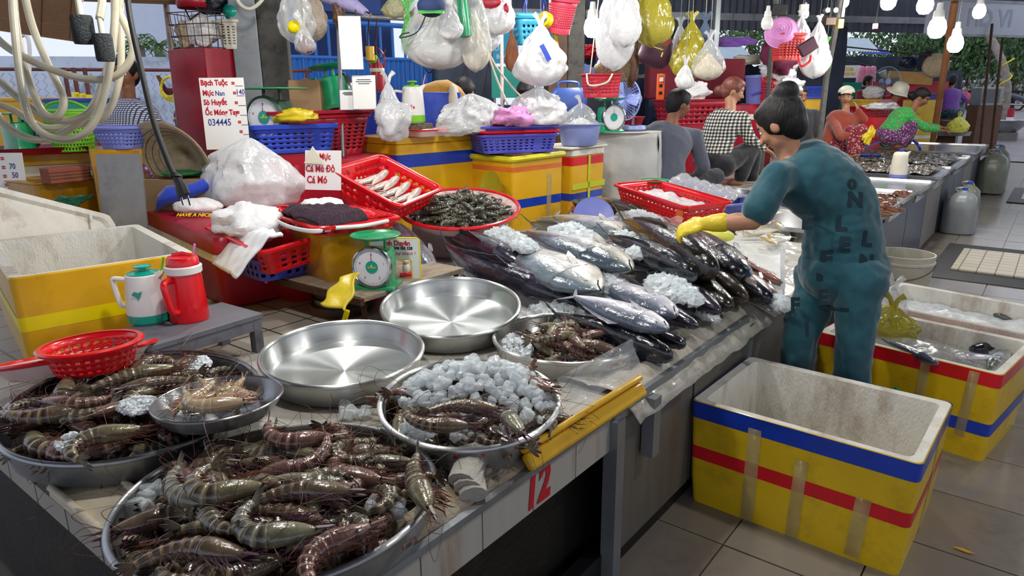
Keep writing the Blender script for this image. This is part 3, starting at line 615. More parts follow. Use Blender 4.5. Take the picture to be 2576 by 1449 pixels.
# the rotation turns the heap's long axis across the view
icecubes(T3, [(270, -.02, .05, .225, .14, -.012, .10, R(38)), (34, .02, -.17, .12, .05, -.03, .04, R(38)), (20, .17, .06, .05, .1, -.02, .03, 0), (8, -.2, -.05, .05, .05, -.02, .03, 0)], 'clear ice cube of the iced prawn tray,', 'ice cubes heaped on the prawn tray', 6, 1.0)
rd = random.Random(8)
for i in range(9): p = on(rd.uniform(860, 930), rd.uniform(1020, 1045), .65); ice(p, rd, 'loose ice cube on the white sack between the trays', 'loose ice cubes on the sack')
# small heap tray
pile(T4, .27, [(12, -.05, .18), (12, -.02, .15), (8, .012, .10)], PR[:8], 'brown tiger prawn in the small heap in front of the fish', 'tiger prawns in the tray by the fish', 14, dmin=.07, sx=(.8, 1.0), place='of the fish-side tray')
p1 = on(1300, 870, .68); p2 = on(1590, 870, .66)
icestuff([(130, p1, .12, .05, .03, 2.4), (60, p2, .07, .04, .02, 0)], 'wet crushed ice around the prawns in the tray by the fish', 15, .015, M_crush)
# ================================================================ FISH
M_fish = mat('wet_fish_skin', 'ffffff', .2, vc=True, var=.32, sc=26, bump=.4, bsc=55, spec=.7, coat=.5, stretch=(.5, 1, 1))
M_fin = mat('fish_fin', 'ffffff', .35, vc=True, var=.3, sc=30, coat=.4)
M_gold_eye = H('fish_iris', 'a49c60', .15, coat=1); M_pupil = H('fish_pupil', '08080a', .05, var=0, coat=1)
FK = {  # dorsal, side, belly, (height, width), snout taper, tail size
 'cobia': ('17140f', '2a241c', '4a3c30', .16, .14, .45, .16), 'purple': ('1e1c2c', '3a3448', '6a5c6c', .17, .13, .6, .15),
 'tuna': ('0c141c', '1e3440', '8c979c', .17, .13, .35, .17), 'silver': ('5c6a74', 'c8c8c4', 'e6e0d6', .26, .11, .75, .22),
 'bigsilver': ('34424e', 'bcbdb8', 'e4ddd0', .23, .12, .7, .2), 'pearl': ('4c5464', 'b4b4c0', 'dcd8de', .21, .13, .5, .2),
 'snapper': ('9a6660', 'c49c90', 'dcc6b8', .24, .12, .6, .2), 'redgill': ('6c605c', 'a08c80', 'c89c90', .25, .12, .6, .2),
 'brown': ('2c2418', '5c4c34', '8a7658', .2, .14, .6, .16), 'navy': ('0a0e18', '141c2c', '3a4250', .17, .14, .35, .16),
 'squid': ('b0a298', 'd0c4bc', 'ddd4cc', .16, .12, .3, .2), 'mullet': ('4c5450', '8c9490', 'c8ccc8', .19, .14, .5, .16), 'gold': ('b49a50', 'c8c4b0', 'dcd8c8', .36, .12, .6, .24)}
def fish(L, kind, seed, curve=0.0, mouth=True, spots=False, stripes=0, blot=.0):
    rd = random.Random(seed); dc, sc_, bc, hh, ww, sn, ts = FK[kind]; hh *= 1.18; ww *= 1.08; dc, sc_, bc = hx(dc), hx(sc_), hx(bc); n = 20; rings = []; cols = []
    def mix(a, b, t): t = max(0, min(1, t)); return tuple(lerp(a[i], b[i], t) for i in range(3))
    ts_ = [0, .012, .035, .07, .11, .16, .215, .235, .25, .32, .42, .52, .62, .72, .8, .87, .92, .96]
    def hgt(t):
        a = (1-(1-min(t/.34, 1))**2)**(sn); b = 1 if t < .4 else (1-((t-.4)/.58)**1.7*.86); return hh/2*a*b
    def ctr(t): return V((L*(.5-t), curve*L*(t-.35)**2 if t > .35 else 0, 0))
    for t in ts_:
        h = max(hgt(t), .006)*L; w = h*ww/hh*(1.0 if t > .25 else 1.03); c = ctr(t)
        if .2 < t < .24: h *= 1.03; w *= 1.05
        ring = []
        for k in range(n):
            a = 2*pi*k/n; s_ = sin(a); ring.append(c+V((0, cos(a)*w, s_*h)))
            nz = noise.noise(V((t*9, s_*2+seed, cos(a)*2)))*.35; x = s_+nz*.5
            col = mix(sc_, dc, (x-.05)/.45) if x > .05 else mix(sc_, bc, -(x-.05)/.5)
            if blot: col = mix(col, mix(dc, (.12, .08, .12), .5), max(0, noise.noise(V((t*14+seed, s_*3, cos(a)*3))))*2*blot)
            if stripes and t > .24 and abs(s_) < .8: col = mix(col, dc, .4*(.5+.5*sin(t*stripes)))
            if kind in ('snapper', 'redgill') and .17 < t < .26 and abs(s_) < .75: col = mix(col, (.4, .05, .06), .65)
            if .225 < t < .24: col = mix(col, (0, 0, 0), .35)
            cols.append(col)
        rings.append(ring)
    body = MB().loft(rings, col=cols); root = thing('fish', 'fish', 'fish'); part('body', body, M_fish, root, smooth=60)
    tl = MB(); e = ctr(.95); e2 = ctr(1.12); ax = (e2-e).normalized(); tc = mix(dc, sc_, .25); f = ts*L*.62
    for s_ in (1, -1):
        ps = [e+V((0, 0, s_*.012*L)), e+ax*f*.45+V((0, 0, s_*f*.5)), e+ax*f*1.0+V((0, 0, s_*f*.95)), e+ax*f*.75+V((0, 0, s_*f*.55)), e+ax*f*.42+V((0, 0, s_*f*.12)), e+ax*f*.3, e-V((0, 0, 0))]
        vs = [p+V((0, q*.003*L, 0)) for q in (-1, 1) for p in ps]; m_ = len(ps)
        tl.add(vs, [tuple(range(m_)), tuple(range(m_, 2*m_))[::-1]]+[(i, i+m_, (i+1) % m_+m_, (i+1) % m_) for i in range(m_)], col=tc)
    part('tail_fin', tl, M_fin, root, smooth=None)
    def fin(name, t0, t1, hh_, sgn, back=.3, n_=9):
        mb = MB(); ps = []
        for i in range(n_): u = i/(n_-1); t = lerp(t0, t1, u); ps.append(ctr(t)+V((0, 0, sgn*hgt(t)*L*.93)))
        for i in range(n_-1, -1, -1): u = i/(n_-1); t = lerp(t0, t1, u); ps.append(ctr(t)+V((-back*hh_*L, 0, sgn*(hgt(t)*L*.95+hh_*L*(1-u*.8)*(1 if i % 2 else .86)*(.4 if i == 0 else 1)))))
        vs = [p+V((0, q*.002*L, 0)) for q in (-1, 1) for p in ps]; m_ = len(ps)
        mb.add(vs, [tuple(range(m_)), tuple(range(m_, 2*m_))[::-1]]+[(i, i+m_, (i+1) % m_+m_, (i+1) % m_) for i in range(m_)], col=mix(dc, sc_, .3)); part(name, mb, M_fin, root, smooth=None)
    if kind != 'squid':
        fin('dorsal_fin', .36, .78, .035 if kind in ('tuna', 'cobia', 'navy') else .055, 1); fin('anal_fin', .6, .82, .035, -1)
        for s_ in (-1, 1):
            mb = MB(); b = ctr(.27)+V((0, s_*hgt(.27)*ww/hh*L*.96, -hgt(.27)*L*.25)); q = [b+V((0, 0, .015*L)), b+V((-.09*L, s_*.022*L, .0)), b+V((-.13*L, s_*.03*L, -.035*L)), b+V((-.05*L, s_*.014*L, -.03*L)), b+V((0, 0, -.012*L))]
            vs = [p+V((0, k*.002*L, 0)) for k in (-1, 1) for p in q]; mb.add(vs, [(0, 1, 2, 3, 4), (9, 8, 7, 6, 5)]+[(i, i+5, (i+1) % 5+5, (i+1) % 5) for i in range(5)], col=mix(dc, bc, .5)); part('pectoral_fin', mb, M_fin, root, smooth=None)
    te = .085 if kind != 'squid' else .09
    for s_ in (-1, 1):
        r = .017*L; c = ctr(te)+V((0, s_*(hgt(te)*ww/hh*L*.93-r*.35), hgt(te)*L*.22)); e_ = part('eye', MB().ball(c, (r, r*.55, r), 12, 8), M_gold_eye, root, smooth=180)
        part('pupil', MB().ball(c+V((0, s_*r*.34, 0)), (r*.55, r*.32, r*.55), 10, 6), M_pupil, e_, smooth=180)
    if mouth and kind != 'squid':
        mb = MB()
        for s_ in (-1, 1): mb.tube([ctr(.0)+V((.002*L, s_*.002*L, -.004*L)), ctr(.03)+V((0, s_*hgt(.03)*ww/hh*L*.98, -hgt(.03)*L*.3)), ctr(.06)+V((0, s_*hgt(.06)*ww/hh*L*.92, -hgt(.06)*L*.5))], .0035*L, 5)
        part('mouth', mb, M_pupil, root)
        mb = MB()
        for s_ in (-1, 1): mb.tube([ctr(.215+.02*(1-abs(q)))+V((0, s_*hgt(.22)*ww/hh*L*math.sqrt(max(0, 1-q*q))*1.05, q*hgt(.22)*L)) for q in (-.8, -.5, -.2, .1, .4, .7)], .0035*L, 5)
        part('gill_cover_edge', mb, M_pupil, root)
    return root
def layfish(h, tl, zh, zt, kind, roll, label, seed, group='fish on the counter', cat='fish', name=None, ext=1.0, **k):
    """h, tl: pixel of snout and of tail root; zh, zt: their heights; roll: turn about the long axis (0 back up, 90 back away from the camera)"""
    a, b = on(*h, zh), on(*tl, zt); d = (a-b); L = d.length*ext; x = d.normalized()
    up = V((0, 0, 1)); y = up.cross(x).normalized(); z = x.cross(y)
    M3 = Matrix((x, y, z)).transposed() @ Rx(R(roll)); o = fish(L, kind, seed, **k)
    o.matrix_world = Matrix.Translation(a-x*L*.5) @ M3.to_4x4(); o['label'] = label; o['category'] = cat; o['group'] = group
    if name: o.name = name
    return o
# packed ice bed under the pile
def hf(x0, x1, y0, y1, z, amp, f, seed):
    def g(u, v):
        x, y = lerp(x0, x1, u), lerp(y0, y1, v); e = min(u, 1-u, v, 1-v)*6; return V((x, y, z+min(1, e)*amp*(.55+.8*noise.noise(V((x*f, y*f, seed)))+.3*noise.noise(V((x*f*4, y*f*4, seed))))-(0 if e > 0 else .0)))
    return g
stuff('ice_bed', MB().sheet(hf(-2.75, -1.06, 2.32, 3.75, .645, .085, 2.6, 1), 110, 100), M_crush, 'bed of melting crushed ice beneath the big fish', 'ice')
q = [on(1745, 590, .70), on(1985, 575, .70), on(1975, 742, .70), on(1870, 700, .70)]
def wi(u, v): a = q[0].lerp(q[1], u); b = q[3].lerp(q[2], u); p = a.lerp(b, v); e = min(1, min(u, 1-u, v, 1-v)*10); return V((p.x, p.y, .655+.05*e+.006*noise.noise(p*14)))
stuff('white_ice_bed', MB().sheet(wi, 70, 50), M_icew, 'smooth white bed of packed ice beyond the snappers', 'ice')
# the pile, bottom rows first          snout          tail root     zh    zt
layfish((1690, 898), (1390, 788), .70, .72, 'navy', 25, 'blackish-blue fish at the very front, its snout hanging beside the prawn tray', 101, ext=1.0)
layfish((1722, 868), (1545, 800), .715, .72, 'navy', 50, 'dark fish with a pointed black snout under the pearly silver fish', 102, ext=1.25, blot=.3)
layfish((1757, 822), (1560, 735), .735, .75, 'purple', 60, 'mottled purple fish whose head touches the iron edge, beside the pearly silver one', 103, blot=.6, ext=1.1)
layfish((1680, 830), (1462, 752), .79, .80, 'pearl', 105, 'pearly silver fish lying over the front row, nearest to the prawn tray', 104, ext=1.12)
layfish((1700, 795), (1500, 705), .78, .79, 'pearl', 100, 'silver fish with a dark red eye between the pearly one and the ice', 105, blot=.2, ext=1.1)
layfish((1812, 785), (1668, 708), .735, .74, 'purple', 55, 'dark mottled purple head pointing at the aisle behind the ice', 106, blot=.8, ext=1.7)
layfish((1838, 772), (1720, 700), .735, .75, 'cobia', 65, 'brown-black fish head with an open mouth at the counter edge', 107, ext=1.9)
layfish((1878, 750), (1765, 685), .735, .75, 'brown', 55, 'golden-brown fish at the counter edge between two dark ones', 108, ext=1.9)
layfish((1937, 755), (1840, 692), .715, .75, 'navy', 45, 'jet black fish pointing furthest towards the woman in teal', 109, ext=2.2)
layfish((1868, 698), (1778, 628), .79, .79, 'navy', 55, 'dark blue fish lying above the golden-brown one', 110, ext=2.0)
layfish((1450, 768), (1080, 650), .715, .77, 'purple', 20, 'long dusky purple fish curving behind the farther empty tray', 111, blot=.4, curve=.35, ext=1.05)
layfish((1345, 690), (1130, 590), .77, .79, 'purple', 40, 'thick dark purple fish under the red-rimmed prawn tray', 112, blot=.5, ext=1.15)
layfish((1508, 730), (1305, 632), .82, .83, 'silver', 100, 'flat white silvery fish with a yellow eye in the middle of the pile', 113, ext=1.15)
layfish((1587, 678), (1345, 590), .865, .86, 'bigsilver', 88, 'large silver-white fish with a ringed eye at the centre of the pile', 114, ext=1.12)
layfish((1662, 683), (1500, 615), .80, .80, 'purple', 60, 'purplish brown fish head poking out beneath the blue-backed tuna', 115, blot=.7, ext=1.2)
layfish((1746, 692), (1532, 595), .845, .86, 'tuna', 35, 'sleek blue-backed tuna in the upper middle of the pile', 116, ext=1.02, stripes=0)
layfish((1797, 680), (1572, 560), .875, .88, 'cobia', 20, 'long black fish with a broad shiny back held by the yellow glove', 117, ext=1.05)
layfish((1500, 618), (1352, 568), .83, .82, 'mullet', 40, 'blue-grey fish half covered with ice at the back of the pile', 118, ext=1.15)
layfish((1570, 590), (1412, 548), .80, .79, 'silver', 100, 'pale silvery fish lying at the back below the red basket', 119, ext=1.15)
layfish((1650, 560), (1530, 520), .76, .76, 'brown', 60, 'brownish fish under clear film beneath the red basket', 120, ext=1.5)
for i, (h, tl, lab, kd, z) in enumerate((((1880, 650), (1740, 612), 'pink snapper lying just below the yellow glove', 'snapper', .79), ((1912, 676), (1800, 640), 'small orange-pink snapper behind the grey-pink ones', 'snapper', .745),
        ((1926, 738), (1830, 660), 'grey fish with red gills above the jet black one', 'redgill', .75), ((1967, 710), (1880, 668), 'red and white snapper at the end of the row beside the white ice', 'snapper', .73), ((1950, 738), (1880, 690), 'red-gilled fish squeezed between the black fish and the end snapper', 'redgill', .725))):
    layfish(h, tl, z-.01, z, kd, 60, lab, 130+i, ext=1.15)
layfish((1085, 690), (985, 560), .74, .86, 'pearl', 40, 'big grey fish drooping behind the green scale, under the red-rimmed tray', 140, ext=1.15)
layfish((1330, 650), (1180, 645), .70, .70, 'mullet', 60, 'pale scaly fish lying flat under the long purple fish', 141)
# small fish on the ice by the woman, yellow-finned
rd = random.Random(31); proto = None
for i, (x, y) in enumerate(((1890, 585), (1925, 560), (1915, 590), (1945, 595), (1960, 570), (1940, 545), (1965, 600), (1930, 610))):
    p = on(x, y, .75)
    if proto is None: proto = fish(.2, 'gold', 150); KIDS[proto] = [(c, list(c.children)) for c in proto.children]; o = proto; tag(o, '', 'fish')
    else: o = dup(proto, (0, 0, 0))
    o.location = p+V((0, 0, .015*(i % 3))); o.rotation_euler = (R(75+rd.uniform(-20, 20)), 0, rd.uniform(3.5, 5.5)); o['label'] = 'small round silver and yellow fish behind the forearm of the woman in teal'; o['group'] = 'small yellow fish'; o['category'] = 'fish'
# ice among the fish
S1 = [(300, on(1440, 590, .90), .2, .09, .05, 2.6), (260, on(1270, 600, .86), .16, .08, .05, 2.8), (260, on(1575, 605, .86), .09, .05, .04, 2.6), (170, on(1640, 575, .9), .1, .04, .03, 2.5),
      (420, on(1690, 730, .79), .2, .08, .05, 2.5), (240, on(1530, 720, .78), .14, .08, .05, 2.3), (200, on(1760, 650, .8), .08, .04, .02, 2.5), (420, on(1400, 780, .68), .2, .09, .04, 2.6),
      (150, on(1210, 735, .68), .12, .05, .02, 2.8), (160, on(1770, 780, .70), .16, .03, .02, 2.3), (120, on(1960, 760, .69), .1, .04, .02, 2.3), (220, on(1620, 545, .8), .2, .05, .03, 2.6), (160, on(1600, 640, .86), .05, .04, .03, 2), (200, on(1320, 620, .88), .1, .05, .03, 2.6)]
icestuff(S1, 'clear crushed ice scattered over and between the big fish', 21, .026)
# clear film over the back fish
def flm(u, v): a = on(1560, 545, .8).lerp(on(1720, 560, .8), u); b = on(1480, 580, .8).lerp(on(1700, 600, .8), u); p = a.lerp(b, v); return V((p.x, p.y, .83+.03*noise.noise(V((u*6, v*6, 3)))))
solo('clear_film', MB().sheet(flm, 30, 16), M_bagt, 'crumpled clear film lying over the fish behind the glove', 'film')
q2 = on(1790, 590, .79); solo('small_yellow_bag', MB().ball((0, 0, 0), (.14, .08, .045), 18, 10), M_baglem, 'small yellowish bag on the fish beneath the yellow glove', 'bag', q2, smooth=180)
# ================================================================ BUILDERS FOR STALL GOODS
def foam_box(label, loc, rz, W_, L_, H_, outer, bands=(), wall=.035, taper=.95, lid=False, inner=None, tapes=(), zfill=None, cat='foam box', chips=0, lidm=None, group=None, name='foam_box'):
    """bands: (z0, z1, material) round the outside; hollow unless a lid is given"""
    t = thing(name, label, cat, loc, rz, group)
    def q(z, off=0.0, r=.025): f = lerp(taper, 1, z/H_); return [V((x, y, z)) for x, y in rrect(W_*f+off*2, L_*f+off*2, r, 3)]
    mb = MB(); lv = [0, H_*.25, H_*.5, H_*.75, H_-.006, H_]
    mb.loft([q(z, -.005 if z in (0, H_) else 0) for z in lv], 1, (True, False))
    if lid: mb.add(q(H_, -.005), [tuple(range(16))], 1)
    else:
        rim0 = q(H_, -.005); inn = [V((p.x, p.y, H_)) for p in [V((x, y, 0)) for x, y in rrect(W_-wall*2, L_-wall*2, .03, 3)]]
        wob = [V((p.x+.004*noise.noise(p*30), p.y+.004*noise.noise(p*33), p.z-.003)) for p in inn]
        fl = [V((x, y, .035)) for x, y in rrect(W_*taper-wall*2.2, L_*taper-wall*2.2, .03, 3)]
        mb.loft([rim0, wob], 0, (False, False)); mb.loft([wob, fl], 0, (False, True))
        for i in range(len(mb.f)): pass
    part('shell', mb, [inner or M_foam, outer], t, smooth=30)
    for b in bands: part('tape_band', MB().loft([q(b[0], .0012), q(b[1], .0012)], 0, (False, False)), b[2], t)
    for (side, u, w, z0, z1) in tapes:                             # strips of clear tape running down one side
        f = taper; mb = MB()
        for z_ in ((z0, z1),):
            k0, k1 = lerp(f, 1, z0/H_), lerp(f, 1, z1/H_)
            if side == 'y-': v = [V((u*W_*k0-w/2, -L_/2*k0-.003, z0)), V((u*W_*k0+w/2, -L_/2*k0-.003, z0)), V((u*W_*k1+w/2+.01, -L_/2*k1-.003, z1)), V((u*W_*k1-w/2+.01, -L_/2*k1-.003, z1))]
            else: v = [V((W_/2*k0+.003, u*L_*k0-w/2, z0)), V((W_/2*k0+.003, u*L_*k0+w/2, z0)), V((W_/2*k1+.003, u*L_*k1+w/2, z1)), V((W_/2*k1+.003, u*L_*k1-w/2, z1))]
            mb.add(v, [(0, 1, 2, 3)])
        part('clear_tape', mb, M_tape, t, solid=.0006)
    if lid: part('lid', MB().loft([[V((p.x, p.y, z)) for p in q(H_, o)] for z, o in ((H_+.002, .0), (H_+.005, .004), (H_+lid-.006, .004), (H_+lid, -.004))]), lidm or outer, t)
    return t
def basket(label, loc, rz, W_, L_, H_, m, cols=26, rows=5, taper=.86, r=.04, rim=.02, handles=False, round_=False, group=None, cat='basket', frame=5, rot=None, name='plastic_basket', barf=.5, z0=.16, z1=.82, solid=.004, label_part=None):
    """open lattice basket with real holes"""
    t = thing(name, label, cat, loc, rz, group, rot)
    o1 = resample([(W_/2*cos(2*pi*k/48), L_/2*sin(2*pi*k/48)) for k in range(48)] if round_ else rrect(W_, L_, r, 4), cols*2)
    def P_(i, v): p = o1[i % (cols*2)]; f = lerp(taper, 1, v); return V((p.x*f, p.y*f, v*H_))
    zs = [0, z0]+[lerp(z0, z1, (k+ (barf if j else 0))/rows) for k in range(rows) for j in (0, 1)][1:]+[z1, 1]
    zs = sorted(set(zs)); mb = MB(); nz = len(zs); vs = [P_(i, z) for z in zs for i in range(cols*2)]; fs = []
    for j in range(nz-1):
        hole_row = z0-1e-6 <= zs[j] and zs[j+1] <= z1+1e-6 and ((j-1) % 2 == 0)
        for i in range(cols*2):
            if hole_row and i % 2 and (frame == 0 or (i//2) % frame != frame-1): continue
            a = j*cols*2+i; b = j*cols*2+(i+1) % (cols*2); fs.append((a, b, b+cols*2, a+cols*2))
    fs.append(tuple(range(cols*2))[::-1]); mb.add(vs, fs)
    part('body', mb, m, t, smooth=35, solid=solid)
    f0 = lambda off, z: [V((p.x*(1+off/(W_/2)), p.y*(1+off/(L_/2)), z)) for p in o1]
    part('rim', MB().loft([f0(-.002, H_-rim*.9), f0(.006, H_-rim), f0(.014, H_-rim*.9), f0(.016, H_-.002), f0(.01, H_+.003), f0(-.003, H_+.002)], 0, (False, False)), m, t, smooth=40)
    if handles:
        for s_ in (-1, 1): part('handle', MB().tube(bez([(s_*(W_/2+.012), -L_*.22, H_), (s_*(W_/2+.03), -L_*.15, H_+.006), (s_*(W_/2+.03), L_*.15, H_+.006), (s_*(W_/2+.012), L_*.22, H_)], 4), .008, 6, flat=1.5), m, t)
    return t
M_dial = H('dial_face', 'dcdee2', .25, var=.02, coat=.6); M_chrome = mat('dial_ring', 'a8acae', .2, metal=1); M_seal = H('teal_seal', '0e9c86', .3, coat=.3)
def scale_(label, loc, rz, s=1.0, pan='round', m=None, rot=None, detail=True, rust=False):
    """5 kg spring scale: tapered case, dial towards -y, pan on two posts"""
    m = m or M_dgreen; t = thing('spring_scale', label, 'scale', loc, rz, rot=rot); t.scale = (s, s, s)
    def rr(w, l, z, y=0): return [V((x, yy+y, z)) for x, yy in rrect(w, l, .012, 2)]
    part('case', MB().loft([rr(.20, .16, 0), rr(.20, .16, .012), rr(.165, .125, .022), rr(.155, .115, .05), rr(.165, .115, .15), rr(.15, .11, .185), rr(.12, .09, .192)]), m, t)
    part('dial_ring', MB().lathe([(.098, 0), (.102, .012), (.100, .03), (.093, .034), (.090, .03)], 40, c=(0, -.055, .112), M=Rx(pi/2)), m if rust else M_chrome, t)
    d = part('dial', MB().lathe([(0, .022), (.091, .022)], 40, c=(0, -.055, .112), M=Rx(pi/2), cap=(False, False)), M_dial, t, smooth=None)
    part('seal', MB().lathe([(0, .0255), (.030, .0255), (.030, .022)], 24, c=(0, -.055, .114), M=Rx(pi/2)), M_seal, d)
    part('pointer', MB().prism([(-.002, .03), (.002, .03), (0, .078)], .001, c=(0, -.082, .112)), M_redink, d)
    tk = MB()
    for k in range(50 if detail else 20):
        a = 2*pi*k/(50 if detail else 20); L_ = .009 if k % 5 == 0 else .005; p = V((sin(a), 0, cos(a))); tk.box(V((0, -.0785, .112))+p*.08, (.0011, .0006, L_), Ry(a))
    part('tick_marks', tk, M_blk, d, kind='stuff', smooth=None)
    if detail:
        text('SAIGON', .011, M_gold, d, (0, -.0815, .112), off=.0003); text('^', .02, M_wink, d, (0, -.0815, .118), off=.0003)
        for i, w in enumerate(('0', '1', '2', '3', '4')): a = 2*pi*i/5; text(w, .017, M_redink if i else M_blk, d, (.062*sin(a), -.0785, .112+.062*cos(a)))
    ps = MB()
    for s_ in (-1, 1): ps.box((s_*.045, 0, .215), (.010, .014, .06))
    part('post', ps, m, t)
    if pan == 'round': part('pan', MB().lathe([(0, .238), (.075, .238), (.105, .244), (.118, .254), (.122, .258), (.119, .260), (.104, .249), (.075, .243), (0, .243)], 48), m, t)
    elif pan == 'square': part('pan', MB().loft([[V((x, y, z)) for x, y in rrect(w, w, .01, 2)] for w, z in ((.24, .242), (.25, .245), (.25, .250), (.245, .250))]), M_green, t)
    return t
def jug(label, loc, rz, h, r, body, base=None, lid=None, handle=None, spout=True, knob=True, cat='jug', straw=None, baseh=.22, rbf=1.0, deco=None, rtop=.82):
    t = thing('thermos_jug', label, cat, loc, rz)
    part('body', MB().lathe([(0, .0), (r*.9, 0), (r, h*.04), (r*rbf, h*baseh)], 32).lathe([(r*rbf, h*baseh), (r*.99, h*.3), (r*rtop*1.06, h*.72), (r*rtop, h*.84), (r*rtop*.92, h*.86)], 32), body, t)
    if base: part('base', MB().lathe([(r*.88, -.001), (r*1.005, h*.035), (r*1.012*rbf, h*baseh)], 32), base, t)
    part('lid', MB().lathe([(r*rtop*.95, h*.845), (r*rtop*.9, h*.875), (r*rtop*.5, h*.905), (0, h*.91)], 32), lid or body, t)
    if knob: part('knob', MB().lathe([(r*.18, h*.9), (r*.16, h*.95), (r*.42, h*.965), (r*.44, h*.985), (r*.3, h), (0, h*1.005)], 20), lid or body, t)
    if spout: part('spout', MB().loft([[V((r*.6, -r*.35, h*.70)), V((r*.84, 0, h*.74)), V((r*.6, r*.35, h*.70)), V((r*.4, 0, h*.7))], [V((r*.6, -r*.3, h*.87)), V((r*1.22, 0, h*.93)), V((r*.6, r*.3, h*.87)), V((r*.4, 0, h*.87))]]), body, t)
    if handle: part('handle', MB().tube(bez([(-r*.85, 0, h*.74), (-r*1.5, 0, h*.76), (-r*1.55, 0, h*.66), (-r*1.35, 0, h*.3), (-r*.98, 0, h*.26)], 6), [.009]*25, 8, flat=1.3), handle, t)
    if straw:
        part('straw', MB().cyl((r*.9, 0, h*.85), (r*1.15, 0, h*1.14), .004), straw, t)
    return t
def bag(label, loc, w, d, h, m, seed, hang=True, rz=0, cat='plastic bag', contents=None, crump=.10, name='plastic_bag', knot=True, string=None, squash=1.0, rot=None, group=None, handles=False):
    """film bag. hang: origin at the gathered neck; otherwise origin at the bottom"""
    t = thing(name, label, cat, loc, rz, group, rot); n, mz = 56, 34; rd = random.Random(seed); o = rd.random()*50
    def prof(u):                                                    # 0 bottom .. 1 neck
        if hang: return max(.04, (math.sqrt(max(0, 1-(1-min(u/.30, 1))**2)))*(1 if u < .3 else (1-((u-.3)/.7)**1.35*.95)))
        return max(.05, (math.sqrt(max(0, 1-(1-min(u/.35, 1))**2))*.25+.75*min(1, u/.12+.3))*(1 if u < .35 else (1-((u-.35)/.65)**2.0*.93)))
    def f(i, j, k=1.0):
        u = j/mz; a = 2*pi*i/n; r = prof(u)*k; fold = 1+crump*(.5+u*1.2)*noise.noise(V((cos(a)*2.6*(1+2*u), sin(a)*2.6*(1+2*u), u*1.2+o)))*2
        fold += crump*.55*abs(noise.noise(V((cos(a)*5, sin(a)*5, u*5+o*2))))-crump*.2
        z = h*(u-1) if hang else h*u*squash
        lx = noise.noise(V((u*2, o, 3)))*.12*w; z += crump*.25*h*noise.noise(V((cos(a)*1.7, sin(a)*1.7+o, 9)))*(1-u)
        return V((cos(a)*w/2*r*fold+lx*(1-u if hang else u), sin(a)*d/2*r*fold, z))
    rings = [[f(i, j) for i in range(n)] for j in range(mz+1)]; mb = MB().loft(rings, cap=(True, True)); part('film', mb, m, t, smooth=60)
    if contents:
        z0 = -h if hang else 0; part('contents', MB().loft([[V((p.x*.84, p.y*.84, lerp(z0+h*.03, p.z, .62))) for p in r] for r in rings], cap=(True, True)), contents, t, smooth=60)
    if knot:
        tp = rings[-1][0]*0+V((sum(p.x for p in rings[-1])/n, 0, (0 if hang else h*squash))); mb = MB()
        for k in range(3): a = rd.random()*6; mb.tube([tp-V((0, 0, .02)), tp+V((cos(a)*.02, sin(a)*.02, .03)), tp+V((cos(a)*.05, sin(a)*.04, .05+.02*rd.random()))], [.014, .012, .018], 7, flat=.5)
        if handles: mb.tube(bez([tp+V((-.02, 0, 0)), tp+V((-.035, 0, .06)), tp+V((0, 0, .1)), tp+V((.035, 0, .06)), tp+V((.02, 0, 0))], 5), .008, 6, flat=.6)
        part('neck', mb, m, t)
    if string: part('string', MB().cyl((0, 0, 0), (0, 0, string), .0018, n=5), M_galv, t)
    return t
def cooler(label, loc, rz, W_, L_, H_, body, lidm, seam=True, cat='cool box', lidh=.09, bandh=.045, notch=False):
    t = thing('cool_box', label, cat, loc, rz)
    def q(k, z, r=.05): return [V((x, y, z)) for x, y in rrect(W_*k, L_*k, r, 5)]
    part('body', MB().loft([q(.90, 0), q(.92, .01), q(.97, H_-lidh-bandh)]), body, t)
    part('white_band', MB().loft([q(.985, H_-lidh-bandh), q(1.0, H_-lidh-bandh+.004), q(1.0, H_-lidh-.003), q(.98, H_-lidh)]), M_white, t)
    l = part('lid', MB().loft([q(.99, H_-lidh), q(1.01, H_-lidh+.004), q(1.01, H_-.03), q(.99, H_-.008), q(.93, H_)]), lidm, t)
    if seam: part('seam', MB().box((0, 0, H_-.002), (.004, L_*.96, .008)), M_black, l)
    part('handle_recess', MB().box((0, -L_/2-.001, H_-lidh-bandh/2), (W_*.26, .004, bandh*.6)), M_cream, t)
    return t
def cloth(name, label, cat, fn, m, nu=24, nv=16, solid=.004): return solo(name, MB().sheet(fn, nu, nv), m, label, cat, solid=solid)
def px2m(n, d): return n*d/FPX
def dep(p): return (V(p)-CO).dot(CF)
AZ = math.atan2(CR.y, CR.x)                                        # a heading that faces an object's -y side to the camera
# ================================================================ AISLE BOXES
foam_box('empty yellow foam box with a blue rim band and a red band in the foreground', (-.575, 2.68, 0), -.03, .80, .60, .445, M_yel,
         ((.375, .4435, M_bandb), (.20, .255, M_bandr)), wall=.038, taper=.96, tapes=(('y-', -.19, .05, .0, .40), ('y-', .03, .045, .0, .33), ('y-', .30, .05, .02, .26), ('x+', .1, .05, .02, .4)))
foam_box('yellow foam box with a red rim band and a blue band below, holding film-wrapped fish', (-.38, 3.80, 0), -.17, .80, .60, .43, M_yel,
         ((.365, .4285, M_bandr), (.13, .19, M_bandb)), wall=.038, taper=.96, tapes=(('y-', .12, .04, .05, .42), ('y-', .36, .04, .1, .42)))
foam_box('unwrapped white foam box of iced seafood behind the red-banded box', (-.33, 4.55, 0), -.20, .82, .6, .42, M_foam, wall=.04, taper=.95)
stuff('crushed_ice', MB().sheet(lambda u, v: V((-.33, 4.55, 0))+Rz(-.20) @ V((.72*(u-.5), .5*(v-.5), .33+.03*noise.noise(V((u*5, v*5, 2)))+.012*noise.noise(V((u*20, v*20, 4))))), 50, 40), M_crush, 'slushy ice filling the white foam box', 'ice')
